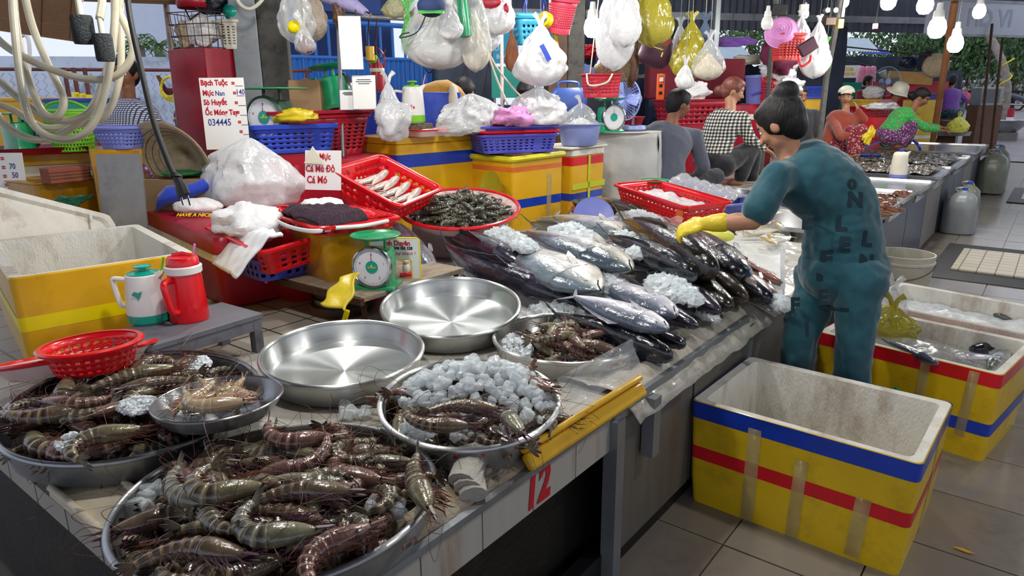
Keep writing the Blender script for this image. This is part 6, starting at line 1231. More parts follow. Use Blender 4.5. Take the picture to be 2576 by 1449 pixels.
# middle box with yellow top
N2 = at(1290, 412, 4.98); E2 = at(1417, 388, 5.35); c, rz, W_, z_ = fr(N2, E2, .46); foam_box('amber foam box with a blue band and limp yellow tape, under the basket stack', (c.x, c.y, CT), rz, W_, .46, z_-CT, M_amb, ((.17, .235, M_bandb), (z_-CT-.08, z_-CT-.045, mat('orange_tape', 'dc7030', .3))), taper=.98, lid=.012, tapes=(('y-', .2, .05, .05, .4),)); ZB2 = z_
mb = MB(); pts = [V((c.x, c.y, ZB2+.015))+Rz(rz) @ V((x, y, 0)) for x, y in rrect(W_*1.02, .48, .03, 3)]; mb.tube([p+V((.006*noise.noise(p*9), .006*noise.noise(p*11), .02*noise.noise(p*7))) for p in pts], .022, 8, closed=True); solo('yellow_wrap', mb, mat('limp_yellow_tape', 'd8d020', .35, bump=.5), 'bright yellow wrapping crumpled round the top of the basket-stack box', 'wrapping')
p = at(1240, 475, 5.0); solo('yellow_dish', MB().lathe([(0, 0), (.09, .0), (.125, .02), (.13, .025), (.12, .022), (.085, .008), (0, .008)], 40), mat('olive_yellow_plastic', 'b0a428', .35), 'shallow yellow dish leaning on the left side of the middle amber box', 'dish', p, (R(82), R(-10), AZ-.9))
p = V((c.x, c.y, ZB2)); slabbox('dark_slab', 'dark wooden board under the basket stack', 'board', (p.x, p.y, ZB2+.02), rz, (.50, .42, .03), M_wood)
zz = ZB2+.052; a, b = at(1212, 350, 4.95), at(1405, 345, 5.15); cS, rS, WS, zS = fr(a, b, .40)
for i, (m, hh, lab) in enumerate(((M_viol, .13, 'violet-blue lattice basket, lowest of the stack on the middle amber box'), (M_redj, .06, 'red basket rim, second from the bottom of the middle stack'), (M_viol, .06, 'blue basket rim, third of the middle stack'), (M_redd, .06, 'red basket rim, topmost of the middle stack'))):
    basket(lab, (cS.x, cS.y, zz), rS, WS, .40, hh, m, cols=40, rows=4 if i == 0 else 1, rim=.014, frame=10, barf=.4, taper=.9); zz += (.098 if i == 0 else .033)
ZS = zz
p = at(1345, 312, 5.15); bag('bulging clear-white bag on the red-rimmed basket stack', (p.x, p.y+.05, ZS-.02), px2m(135, 5.15), .36, px2m(98, 5.15), M_bagw, 41, hang=False, rz=AZ, contents=M_whp, crump=.14, knot=False)
p = at(1290, 318, 4.95); crumple('pink_bag', 'pink and white bag hanging over the basket stack rim', (p.x, p.y, ZS-.01), px2m(95, 4.95), .2, .14, 43, m=M_bagpk, rz=AZ, amp=.5)
p = at(1232, 300, 5.0); crumple('white_bag', 'small white knotted bag at the left end of the basket stack', (p.x, p.y, ZS-.0), .15, .14, .15, 44, m=M_bagw, amp=.4)
# narrow amber box with red and blue tape, basin
N3 = at(1440, 396, 5.6); E3 = at(1521, 384, 5.95); c, rz, W_, z_ = fr(N3, E3, .42); foam_box('narrow amber foam box with red and blue bands and a lime tape cross', (c.x, c.y, CT), rz, W_, .42, z_-CT, M_amb, ((z_-CT-.075, z_-CT-.005, M_bandr), (.13, .19, M_bandb)), taper=.99, lid=.05, lidm=M_foam, tapes=()); ZB3 = z_+.05
Ml = mat('lime_tape', 'c4c820', .3, bump=.3); t = COL.objects[-1]; n_ = V((sin(rz), -cos(rz), 0)); ff = (V((N3.x, N3.y, 0))+V((E3.x, E3.y, 0)))/2+n_*.006
solo('lime_tape', MB().box((0, 0, 0), (.03, .003, z_-CT)).box((0, 0, .0), (W_*1.01, .003, .05)), Ml, 'lime packing tape crossed over the narrow amber box', 'tape', (ff.x, ff.y, (z_+CT)/2), (0, 0, rz))
slabbox('cutting_board', 'pale board lying on the narrow amber box under the basin', 'board', (c.x, c.y, ZB3+.004), rz, (W_*1.15, .44, .022), M_cream); ZB3 += .03
p = at(1457, 352, 5.75); t = thing('plastic_basin', 'round light blue basin on the narrow amber box', 'basin', (p.x, p.y, ZB3)); r = px2m(57, 5.75); M_lb = H('powder_blue_plastic', '8c9ad4', .35)
part('basin', MB().lathe([(0, 0), (r*.72, 0), (r*.78, .01), (r*.93, .16), (r*1.03, .17), (r*1.03, .178), (r*.93, .175), (r*.74, .01), (0, .01)], 48), M_lb, t)
bag('clear knotted bag standing in the light blue basin', (p.x, p.y, ZB3+.03), px2m(95, 5.75), .26, .31, M_bagt, 47, hang=False, rz=AZ, contents=M_whp)
# red squid basket, red-rimmed prawn tray
a, b, c_ = at(836, 425, 3.74), at(1003, 517, 3.65), at(1103, 466, 4.07); Mx, W_, L_ = m3(a, b, c_, .13)
t = basket('long red basket of pale squid tilted towards the trays', (0, 0, 0), 0, W_, L_, .13, M_redj, cols=38, rows=2, rim=.018, frame=8, barf=.4, z0=.2, z1=.85); t.matrix_world = Mx
ORD = 'first second third fourth fifth sixth seventh eighth ninth tenth eleventh twelfth'.split()
for i in range(12):
    q = Mx @ V((W_*(-.33+.06*i), L_*(-.12+.12*(i % 3)), .045+.016*(i % 3))); o = fish(.27, 'squid', 300+i, mouth=False); o.matrix_world = Matrix.Translation(q) @ Mx.to_3x3().to_4x4() @ Matrix.Rotation(R(75+15*(i % 3)), 4, 'Z') @ Matrix.Rotation(R(80), 4, 'X'); o.name = 'squid'; tag(o, ORD[i]+' pale squid from the left end of the long red basket', 'squid', 'squid in the red basket')
TR = Matrix.Translation((-2.788, 3.065, .95)) @ tiltM(-2.788, 3.065, 10.6); t = thing('plastic_tray', 'round pale pink tray with a red rim heaped with green prawns', 'tray'); t.matrix_world = TR
part('pan', MB().lathe([(0, -.07), (.29, -.07), (.345, -.015), (.355, 0), (.34, -.006), (.28, -.06), (0, -.06)], 64), M_palepink, t); part('rim', MB().tube([(.356*cos(2*pi*k/64), .356*sin(2*pi*k/64), 0) for k in range(64)], .012, 8, closed=True), M_redj, t)
stuff('prawn_layer', MB().sheet(lambda u, v: TR @ V((.3*v*cos(2*pi*u), .3*v*sin(2*pi*u), .02-.06*v*v+.014*noise.noise(V((v*9*cos(2*pi*u), v*9*sin(2*pi*u), 2)))-.02)), 48, 12), mat('prawn_mass', '34342c', .25, var=.4, sc=40, bump=1, bsc=60), 'mass of small prawns beneath the top layer on the red-rimmed tray', 'prawns')
pile(TR, .34, [(34, -.012, .30), (34, .012, .27), (20, .04, .18)], PG, 'greenish tiger prawn heaped on the red-rimmed tray', 'prawns on the red-rimmed tray', 19, full=False, dmin=.05, sx=(.85, 1.1), place='of the red-rimmed tray')
slabbox('foam_block', 'white foam block propping up the red-rimmed prawn tray', 'foam block', (-2.95, 3.25, CT), .3, (.5, .4, .22), M_foam)
# under the low table
p = on(695, 775, CT); t = thing('plastic_basin', 'deep red basin under the low rusty table', 'basin', (-2.93, 2.02, CT)); part('basin', MB().lathe([(0, 0), (.11, 0), (.16, .11), (.175, .115), (.16, .118), (.1, .01), (0, .01)], 40), M_redd, t)
t = thing('pan_stack', 'black rimmed aluminium pans stacked under the low table', 'pan', (-2.58, 1.98, CT+.04)); 
for k in range(3): part('pan', MB().lathe([(0, .03*k), (.12, .03*k), (.125, .03*k+.035), (.13, .03*k+.037), (.12, .03*k+.034), (0, .03*k+.006)], 40), M_aluo if k == 0 else M_black, t)
solo('chopping_block', MB().lathe([(0, 0), (.14, 0), (.145, .02), (.14, .04), (0, .042)], 32), M_wood, 'round wooden chopping block under the black pans', 'chopping block', (-2.58, 1.98, CT))
def twl(u, v): a = at(806, 765, 2.78).lerp(at(874, 782, 2.70), u); b = at(855, 700, 2.86).lerp(at(905, 685, 2.84), u); p = a.lerp(b, v); return p+V((.012*sin(v*9+u*4), -.012*sin(u*7), 0))
solo('yellow_glove', MB().sheet(twl, 16, 20), M_rubbery, 'limp yellow rubber glove hanging over the edge of the low table beside the scale', 'glove', solid=.008)
t = thing('knife', 'knife with a yellow handle stuck behind the nearer empty tray', 'knife', at(871, 790, 2.80), rot=(.2, .35, AZ)); part('handle', MB().box((0, 0, -.03), (.022, .014, .10)), M_bandy, t, bevel=.005); part('blade', MB().box((0, 0, -.12), (.026, .002, .09)), M_steel, t)
# yellow foam board leaning on the tray edge of the counter
a, b = V((-.985, 1.33, .645)), V((-.97, 1.93, .665)); t = thing('foam_board', 'dirty yellow foam lid jammed along the counter edge beside the iced tray', 'foam lid', (a+b)/2, rot=(R(0), R(52), math.atan2(b.y-a.y, b.x-a.x)-pi/2))
part('slab', MB().box((0, 0, 0), (.050, .62, .03)), M_amb, t, bevel=.01); part('ledge', MB().box((-.035, 0, .012), (.02, .62, .035)), M_amb, t, bevel=.008); part('film', MB().sheet(lambda u, v: V((-.06-.10*u, -.1+.42*v, .035+.02*u+.012*noise.noise(V((u*5, v*7, 0))))), 12, 20), M_bagt, t)
a, b = on(158, 1228, .64), on(300, 1345, .64); t = thing('plastic_slab', 'stained cream plastic lid sticking out under the left and front trays', 'lid', (a+b)/2, math.atan2(b.y-a.y, b.x-a.x)); L_ = (b-a).length+.06
part('slab', MB().box((0, .045, -.025), (L_, .14, .045)).box((0, -.02, .004), (L_, .02, .016)).box((0, .105, .004), (L_, .02, .016)), H('stained_cream_plastic', 'c8bca4', .5, dirt='8a5c28', da=.8, dsc=5), t, bevel=.008)
solo('yellow_strap', MB().box((0, 0, -.06), (.05, .006, .16)), M_yel, 'yellow strap hanging under the left tray', 'strap', (-2.2, .55, .62))
# ================================================================ BEHIND AND BESIDE: BASKETS AT THE FAR END OF THE FISH
a, b = at(1546, 462, 5.15), at(1726, 520, 4.45); d = (b-a).normalized(); c_ = b+V((-d.y, d.x, .02)).normalized()*.38; Mx, W_, L_ = m3(a, b, c_, .15)
t = basket('large red basket of wet ice tipped up behind the fish pile', (0, 0, 0), 0, W_, L_, .15, M_redj, cols=52, rows=4, rim=.018, frame=0, barf=.45, z0=.15, z1=.8); t.matrix_world = Mx
part('sticker', MB().box((W_*.42, -L_/2*.93-.008, .075), (.07, .002, .08)), H('orange_sticker', 'd8642c', .4), t)
stuff('crushed_ice', MB().sheet(lambda u, v: Mx @ V((W_*.86*(u-.5), L_*.84*(v-.5), .09+.03*noise.noise(V((u*9, v*7, 2))))), 50, 24), M_crush, 'ice in the large red basket', 'ice')
slabbox('foam_block', 'foam block under the large red ice basket', 'foam block', (Mx @ V((0, 0, 0)))*1-V((0, 0, 0))+V((0, .05, 0)) if False else V(((Mx @ V((0, .1, 0))).x, (Mx @ V((0, .1, 0))).y, CT)), math.atan2(d.y, d.x), (W_*.7, .3, max(.05, (Mx @ V((0, 0, 0))).z-CT-.06)), M_foam)
a, b = at(1668, 458, 5.7), at(1830, 515, 4.95); d = (b-a).normalized(); c_ = b+V((-d.y, d.x, .02)).normalized()*.3; Mx, W_, L_ = m3(a, b, c_, .13)
t = basket('lavender basket heaped with clear bags of ice behind the red ice basket', (0, 0, 0), 0, W_, L_, .13, M_lav, cols=50, rows=1, rim=.016, frame=0, z0=.12, z1=.8); t.matrix_world = Mx
solo('clear_bags', MB().sheet(lambda u, v: Mx @ V((W_*.96*(u-.5), L_*.9*(v-.5), .13+.05*sin(pi*v)+.04*noise.noise(V((u*10, v*6, 5))))), 60, 24), M_bagt, 'layer of clear ice bags on the lavender basket', 'plastic bag', solid=.004)
p = at(1648, 452, 5.35); pz = p.z; scale_('green scale behind the red ice basket, only its pan and posts showing', (p.x, p.y, pz-.26*.95), AZ, .95, detail=False)
slabbox('foam_block', 'foam block under the scale behind the red ice basket', 'foam block', (p.x, p.y, CT), AZ, (.26, .22, max(.03, pz-.26*.95-CT-.002)), M_foam)
p = at(1790, 505, 5.5); r = px2m(92, 5.5); t = thing('steel_basin', 'wide stainless steel basin behind the lavender basket', 'basin', (p.x, p.y, CT)); h_ = max(.12, at(1790, 480, 5.5).z-CT)
part('basin', MB().lathe([(0, 0), (r*.6, 0), (r*.85, h_*.5), (r, h_), (r*1.03, h_+.004), (r*.98, h_-.004), (r*.82, h_*.5), (r*.58, .01), (0, .01)], 56), M_steel, t)
for (x, y, d_, r_, m, lab, hh) in ((1500, 520, 5.3, 62, M_black, 'dark round dish stacked behind the fish below the narrow amber box', .06), (1500, 530, 5.28, 70, H('orange_plastic', 'd8682c', .4), 'orange dish rim under the dark round dish', .035), (1502, 537, 5.26, 72, M_dgreen, 'green dish rim under the orange one', .02)):
    p = at(x, y, d_); r = px2m(r_, d_); t = thing('plastic_basin', lab, 'basin', (p.x, p.y, p.z-.02)); part('basin', MB().lathe([(0, 0), (r*.8, 0), (r, hh), (r*1.03, hh+.003), (r*.97, hh), (r*.78, .008), (0, .008)], 44), m, t)
solo('foam_block', MB().box((0, 0, .06), (.3, .3, .12)), M_foam, 'foam block under the stacked dishes behind the fish', 'foam block', (p.x, p.y, max(CT, p.z-.15)))
p = at(1492, 548, 4.95); solo('lavender_dish', MB().lathe([(0, .0), (.11, .0), (.14, .02), (.148, .03), (.135, .024), (0, .012)], 40), M_lav, 'lavender dish standing on edge in front of the dark round dish', 'dish', p, (R(62), 0, AZ+.1))
# wrapped table, scale, fan, jerry can
p = at(1562, 470, 6.6); zt = at(1562, 328, 6.6).z; t = solo('wrapped_table', MB().sheet(lambda u, v: V(((.36+.03*noise.noise(V((u*9, v*3, 1)))+.04*(1-v))*cos(2*pi*u), (.30+.03*noise.noise(V((u*9, v*3, 2))))*sin(2*pi*u), v*(zt-CT))), 50, 12), H('grey_tarpaulin', 'b4b4b0', .5, bump=.8, bsc=9, dirt='8c8676'), 'table wrapped in grey-white sheeting behind the narrow amber box', 'table', (p.x, p.y, CT), solid=.008)
part('top', MB().lathe([(0, zt-CT), (.36, zt-CT)], 30), M_cream, t)
p = at(1532, 326, 6.3); scale_('green scale with a white dial on the wrapped table', (p.x, p.y, zt+.003), AZ+.35, 1.15, detail=False)
p = at(1590, 340, 6.5); t = thing('digital_scale', 'light blue digital kitchen scale on the wrapped table', 'scale', (p.x, p.y, zt), AZ); part('case', MB().lathe([(.10, 0), (.13, .02), (.12, .05), (0, .055)], 30, cap=(True, False)), M_lb, t); part('display', MB().box((0, -.06, .056), (.08, .03, .004)), M_black, t)
p = at(1428, 302, 6.7); t = thing('jerry_can', 'blue plastic jerry can standing behind the light blue basin', 'jerry can', (p.x, p.y, CT), AZ); z_ = p.z-CT; part('stand', MB().box((0, 0, z_/2), (.4, .3, z_)), M_wood, t); Mj = H('navy_blue_plastic', '2e4684', .35, alpha=.95)
part('can', MB().loft([[V((x, y, z)) for x, y in rrect(w, l, .05, 4)] for w, l, z in ((.34, .2, z_), (.36, .22, z_+.02), (.36, .22, z_+.24), (.26, .16, z_+.30))]), Mj, t); part('handle', MB().tube(bez([(-.1, 0, z_+.29), (-.08, 0, z_+.35), (.08, 0, z_+.35), (.1, 0, z_+.29)], 5), .012, 8), Mj, t)
def fan(label, c, r, yaw, zbase, m, pitch=0, pole=True):
    t = thing('electric_fan', label, 'fan', c, yaw); Mg = m
    for k in range(36): a = 2*pi*k/36; part('guard_wire', MB().tube([(0.02*cos(a), -.09, .02*sin(a)), (r*.6*cos(a), -.085, r*.6*sin(a)), (r*cos(a), -.03, r*sin(a)), (r*.6*cos(a), .04, r*.6*sin(a)), (.05*cos(a), .06, .05*sin(a))], .0022, 4), Mg, t) if k < 1 else None
    mb = MB()
    for k in range(1, 36): a = 2*pi*k/36; mb.tube([(0.02*cos(a), -.09, .02*sin(a)), (r*.6*cos(a), -.085, r*.6*sin(a)), (r*cos(a), -.03, r*sin(a)), (r*.6*cos(a), .04, r*.6*sin(a)), (.05*cos(a), .06, .05*sin(a))], .0022, 4)
    part('guard', mb, Mg, t); part('guard_rim', MB().tube([(r*cos(2*pi*k/40), -.03, r*sin(2*pi*k/40)) for k in range(40)], .007, 6, closed=True), M_lb, t); part('badge', MB().cyl((0, -.095, 0), (0, -.088, 0), r*.2, n=20), M_lb, t)
    for k in range(3):
        a = 2*pi*k/3; part('blade', MB().sheet(lambda u, v, a=a: V(((r*.82*u+.02)*cos(a+.9*(v-.5)*(1-.2*u)), -.03+.05*(v-.5), (r*.82*u+.02)*sin(a+.9*(v-.5)*(1-.2*u)))), 6, 6), M_galv if m is M_galv else M_lb, t, solid=.002)
    part('motor', MB().cyl((0, .02, 0), (0, .15, 0), .05, n=16), M_lb, t)
    if pole: part('pole', MB().cyl((0, .08, -.03), (0, .08, zbase-c.z+.03), .014), M_galv, t); part('base', MB().lathe([(.16, zbase-c.z), (.15, zbase-c.z+.03), (.02, zbase-c.z+.04)], 24, c=(0, .08, 0)), M_lb, t)
    return t
fan('blue-rimmed standing fan turned sideways behind the man in grey', at(1580, 250, 6.9), .20, AZ-.95, CT, M_lb)
fan('pale standing fan behind the woman in the cream sun hat', at(2228, 205, 12.8), .26, AZ, CT, M_galv)
p = at(1578, 320, 7.2); t = thing('plastic_basin', 'red basin under the standing fan', 'basin', (p.x, p.y, CT)); z_ = at(1578, 335, 7.2).z-CT; part('basin', MB().lathe([(.10, 0), (.11, z_), (.17, z_+.16), (.18, z_+.165)], 30, cap=(True, False)), M_redd, t, solid=.004)
# crates and boxes behind the seated sellers
def pbox(label, x0, x1, y0, y1, d, L_, m, cat='crate', zbase=CT, yaw=0, bands=(), lid=None, name='crate', latt=False):
    a, b = at(x0, y0, d), at(x1, y0, d+(x1-x0)/FPX*d*.3); c, rz, W_, z_ = fr(a, b, L_); zb = max(zbase, at((x0+x1)/2, y1, d).z)
    if latt: return basket(label, (c.x, c.y, zb), rz, W_, L_, z_-zb, m, cols=34, rows=4, rim=.02, frame=9)
    t = foam_box(label, (c.x, c.y, zbase), rz, W_, L_, z_-zbase-(lid or 0), m, bands, taper=.98, lid=lid or .004, name=name, cat=cat); return t
pbox('stack of wide deep red baskets behind the grey-jerseyed man', 1690, 1852, 250, 322, 8.3, .5, M_redd, latt=True, cat='basket'); pbox('red crates under the wide deep red baskets', 1690, 1852, 312, 400, 8.35, .5, M_redd)
pbox('red cool box with a white band behind the woman in plaid', 1842, 1952, 258, 300, 8.6, .6, M_redd, ((.55, .62, M_white),), lid=.03, name='cool_box', cat='cool box') if False else None
a, b = at(1838, 262, 8.5), at(1962, 262, 8.9); c, rz, W_, z_ = fr(a, b, .6); cooler('red cool box with a white band and the lavender bucket on top', (c.x, c.y, CT), rz, W_, .6, z_-CT, M_redd, M_redd, lidh=.12, bandh=.07); ZK = z_
p = at(1897, 255, 8.75); t = thing('bucket', 'lavender-blue bucket with a lid on the far red cool box', 'bucket', (p.x, p.y+.15, ZK)); r = px2m(35, 8.75); part('body', MB().lathe([(0, 0), (r*.85, 0), (r, .31), (r*1.05, .32), (r*1.05, .35), (0, .36)], 32), M_lav, t); part('handle', MB().tube(bez([(r*1.05, 0, .3), (r*.9, -r*.9, .18), (-.2*r, -r*1.2, .12)], 6), .01, 6), M_viol, t)
p = at(1926, 268, 8.6); basket('small red lattice basket beside the lavender bucket', (p.x, p.y+.1, ZK), AZ, .2, .2, .32, M_redj, cols=20, rows=6, frame=0)
for i, (x, y, w, h, lab) in enumerate(((1750, 255, 70, 45, 'white cloth bundle with a yellow lining on the deep red baskets'), (1955, 205, 90, 60, 'clear bags heaped beyond the lavender bucket'), (1985, 235, 70, 40, 'small clear-white bags beyond the red lattice basket'))): crumple('plastic_bag', lab, at(x, y, 8.5), px2m(w, 8.5), .25, px2m(h, 8.5), 60+i, m=M_whp if i == 0 else M_bagw, rz=AZ, amp=.5)
M_drk = H('dark_red_cloth', '6c1424', .8); p = at(1745, 200, 9.2); solo('red_awning', MB().box((0, 0, 0), (px2m(240, 9.2), .3, px2m(95, 9.2))), M_drk, 'dark red covered rack behind the hanging yellow bags', 'rack', p, (0, 0, AZ), bevel=.03)
solo('rack_stand', MB().box((0, 0, (p.z-.25-CT)/2), (px2m(230, 9.2), .25, p.z-.25-CT)), M_navy, 'dark stand under the red covered rack', 'stand', (p.x, p.y, CT), (0, 0, AZ))
for (x0, x1, y0, y1, d_, m, lab, kw) in ((2020, 2078, 218, 248, 10.6, M_blue, 'blue crate on an amber box behind the woman in red', dict(latt=True)), (2030, 2076, 250, 300, 10.6, M_amb, 'amber box under the blue crate', {}), (2170, 2255, 250, 300, 12.4, M_amb, 'amber box with a grey lid behind the woman in pink', dict(lid=.04)),
        (2176, 2260, 268, 310, 11.2, M_redd, 'red basket with white lettering beside the woman in red', dict(latt=True)), (2176, 2262, 296, 322, 11.1, M_redj, 'red crate below the lettered basket', {}), (2328, 2372, 236, 252, 13.2, M_blue, 'blue crate on the yellow and white striped box', dict(latt=True)),
        (2312, 2374, 252, 300, 13.1, M_yel, 'yellow box with white bands behind the green-bloused woman', dict(bands=((.1, .16, M_white), (.26, .31, M_white)))), (2225, 2390, 205, 240, 14.0, M_redd, 'long red cool box beneath the straw-coloured board', {})):
    pbox(lab, x0, x1, y0, y1, d_, .4, m, **kw)
crumple('white_bag', 'white crumpled bags in the lettered red basket', at(2218, 278, 11.2), px2m(88, 11.2), .3, .12, 71, rz=AZ, amp=.5); crumple('white_bag', 'clear-white bag on the grey-lidded amber box', at(2195, 248, 12.5), .35, .25, .22, 72, m=M_bagw)
solo('straw_board', MB().box((0, 0, 0), (px2m(112, 13.5), .05, px2m(30, 13.5))), mat('shiny_straw_board', 'b88c40', .3, bump=.3, bsc=20), 'long straw-coloured board above the red cool box', 'board', at(2290, 196, 13.6), (0, R(3), AZ))
p = at(2296, 205, 13.9); solo('board_stand', MB().box((0, 0, (p.z-CT)/2), (1.0, .06, p.z-CT)), M_redd, 'red stand behind the straw-coloured board', 'stand', (p.x, p.y, CT), (0, 0, AZ))
# ================================================================ FAR STALL TABLES
def table(label, ys, x0, x1, z, rimh=.03, m=M_steel, legs=False):
    t = thing('steel_tray_table', label, 'tray', ((x0+x1)/2, (ys[0]+ys[1])/2, CT)); w, l, h = x1-x0, ys[1]-ys[0], z-CT
    part('top', MB().loft([[V((x, y, q)) for x, y in rrect(w+o, l+o, .03, 3)] for o, q in ((-.06, 0), (-.04, h-.02), (0, h), (0, h+rimh), (-.03, h+rimh), (-.04, h+.004))]), m, t); return t, h
M_shell = mat('wet_shellfish', '3c342c', .2, var=.6, sc=30, bump=1, bsc=40, coat=.7, dirt='a89c8c', da=.9, dsc=18)
TBL = [('steel table of octopus and shells beyond the teal woman', 4.75, 5.75), ('empty wet steel table with the blue-based jug on it', 5.95, 7.05), ('steel table with a small steel bowl and dark shells', 7.2, 8.15), ('rimmed steel tray of glistening shellfish', 8.35, 9.6), ('steel tray heaped with small crabs below the green-bloused woman', 9.85, 11.7), ('far steel table spread with fish', 12.0, 14.0)]
rd = random.Random(5)
for i, (lab, y0, y1) in enumerate(TBL):
    x0 = (-2.0, -2.15, -2.1, -2.2, -2.4, -2.5)[i]; t, h = table(lab, (y0, y1), x0, -.93, .70+.02*(i % 2))
    zz = CT+h+.01
    if i in (3, 4):
        stuff('shellfish', MB().sheet(lambda u, v: V((lerp(x0+.1, -1.05, u), lerp(y0+.1, y1-.1, v), zz+.03+.03*noise.noise(V((u*14, v*14, i)))+.02*noise.noise(V((u*40, v*40, i))))), 70, 60), M_shell, ('glistening small shellfish on the rimmed steel tray', 'small crabs and shells on the steel tray below the green-bloused woman')[i-3], 'shellfish')
proto = None
for i, (x, y, s_) in enumerate(((2205, 520, 1.2), (2215, 505, 1.0), (2225, 530, 1.1), (2190, 540, 1.2), (2238, 515, .8), (2180, 500, 1.0), (2275, 490, .7), (2260, 495, .9))):   # octopus
    p = on(x, y, .72); mb = MB(); mb.ball((0, 0, .03), (.05, .04, .035), 12, 8)
    if proto is None:
        t = thing('octopus', 'brown octopus lying on the steel table beyond the teal woman', 'octopus', p, group='octopus on the nearest steel table'); part('head', mb, mat('octopus_skin', '7a4a34', .2, var=.4, sc=25, coat=.7, dirt='c0a890', dsc=10), t, smooth=180)
        for k in range(8): a = 2*pi*k/8; part('arm', MB().tube(bez([(.02*cos(a), .02*sin(a), .02), (.07*cos(a+.2), .07*sin(a+.2), .015), (.12*cos(a+.6), .12*sin(a+.6), .012), (.13*cos(a+1.1), .13*sin(a+1.1), .01)], 4), [.014-.001*q for q in range(13)], 6), t.children[0].data.materials[0], t)
        proto = t
    else: t = dup(proto, p, (0, 0, rd.random()*6))
    t.scale = (s_,)*3
p = on(2258, 448, .725); t = jug('cream thermos jug with a blue base standing on the wet steel table', p, AZ, .30, .085, M_cream, M_lav, M_cream, None, knob=False, baseh=.14, rtop=.80); part('cap', MB().cyl((0, 0, .272), (0, 0, .30), .02), M_blue, t)
p = on(2235, 412, .72); solo('steel_bowl', MB().lathe([(0, 0), (.05, 0), (.09, .06), (.094, .062), (.05, .006), (0, .006)], 30), M_steel, 'small steel bowl on the third far table', 'bowl', p)
for i, (x, y) in enumerate(((2300, 420), (2320, 423), (2340, 421), (2180, 412), (2172, 425))): crumple('shell_heap', ('little heap of dark shells near the small steel bowl, first of the row', 'little heap of dark shells, second of the row past the steel bowl', 'little heap of dark shells at the table edge past the steel bowl', 'small reddish crab heap left of the steel bowl', 'small reddish crab heap nearest to the teal shoulder')[i], on(x, y, .72)-V((0, 0, .012)), .13, .1, .04, 80+i, m=M_shell, cat='shellfish')
p = on(2222, 370, .72); scale_('small green scale with a white dial between the far tables', (p.x, p.y, p.z), AZ, 1.15, detail=False)
p = on(2185, 400, .70); t = thing('plastic_basin', 'blue basin with greens beside the red-sweatered woman\'s feet', 'basin', p); part('basin', MB().lathe([(0, 0), (.1, 0), (.15, .06), (.155, .062), (.1, .008), (0, .008)], 30), M_blue, t)
p = on(2175, 365, .70); t = thing('steel_basin', 'steel basin holding a grey lump below the yellow gloves', 'basin', p); part('basin', MB().lathe([(0, 0), (.2, 0), (.28, .09), (.285, .092), (.2, .008), (0, .008)], 36), M_steel, t)
p = on(2188, 352, .74); g_ = at(2176, 352, 9.1); crumple('rubber_glove', 'spare yellow rubber glove dangling below the gloved hand', g_-V((0, 0, .05)), .12, .05, .22, 90, m=M_rubbery, cat='glove', rz=AZ, rot=(0, .4, AZ), amp=.6)
p = on(2425, 318, .74); bag('lemon yellow shopping bag at the right end of the crab tray', on(2406, 338, .74), .42, .3, .36, M_baglem, 91, hang=False, rz=AZ, contents=M_bagy, handles=True, crump=.12); bag('smaller lemon yellow bag behind the green sleeve', on(2345, 318, .74), .34, .25, .34, M_baglem, 92, hang=False, rz=AZ, handles=True)
p = on(2390, 340, .74); t = thing('steel_basin', 'flat steel basin beside the lemon yellow bag', 'basin', p); part('basin', MB().lathe([(0, 0), (.34, 0), (.36, .07), (.365, .072), (.33, .008), (0, .008)], 40), M_steel, t)
solo('blue_hose', MB().tube(bez([on(2170, 372, .75), on(2230, 352, .85), on(2290, 352, .86), on(2310, 365, .8), on(2316, 378, .72)], 8), .022, 8), M_bandb, 'thick blue hose arching across the far tables', 'hose')
for i in range(9): q = on(2350+14*i, 305-2*(i % 3), .76); o = fish(.5, ('silver', 'mullet', 'navy')[i % 3], 400+i); o.location = q; o.rotation_euler = (R(80), 0, 2.7+.2*(i % 4)); tag(o, 'fish laid out on the far steel table', 'fish', 'fish on the far table')
# aisle end: basin on a block, bollard, poles
p = on(2522, 372, 0); t = thing('concrete_block', 'dark block under the large steel basin at the aisle end', 'block', (p.x, p.y, 0)); part('block', MB().box((0, 0, .22), (.62, .5, .44)), M_conc, t, bevel=.02)
zb = .44; t = thing('steel_basin', 'large steel basin standing on a dark block at the right edge', 'basin', (p.x, p.y, zb)); part('basin', MB().lathe([(0, 0), (.25, 0), (.45, .2), (.55, .33), (.57, .34), (.53, .33), (.43, .2), (.24, .01), (0, .01)], 48), M_steel, t)
p = at(2536, 322, 20); t = thing('bollard', 'red and white painted bollard on the yard edge', 'bollard', (p.x, p.y, 0)); zb = p.z; h = px2m(48, 20); part('post', MB().cyl((0, 0, 0), (0, 0, zb+h*.55), .09), M_white, t); part('red_cap', MB().cyl((0, 0, zb+h*.55), (0, 0, zb+h), .09), M_redd, t); part('red_foot', MB().cyl((0, 0, 0), (0, 0, zb+.1), .093), M_redd, t)
for (x, y0, y1, d_, lab) in ((2478, 60, 330, 12.5, 'thin rusty pole nearest to the leaning tree trunk'), (2505, 85, 335, 12.9, 'second thin rusty pole right of the tree trunk')): p, q = at(x, y1, d_), at(x+18, y0, d_); solo('rusty_pole', MB().cyl((p.x, p.y, 0), tuple(q), .022, n=8), M_rust, lab, 'pole')
a, b = at(2355, 300, 12.2), at(2402, 5, 10.5); solo('painted_pole', MB().tube([(a.x, a.y, CT), tuple(b)], [.05, .055], 10), mat('orange_brown_pole', '96633c', .6, var=.3, dirt='4c4a44', da=.8, dsc=5), 'orange-brown wrapped pole among the far bulbs', 'pole')
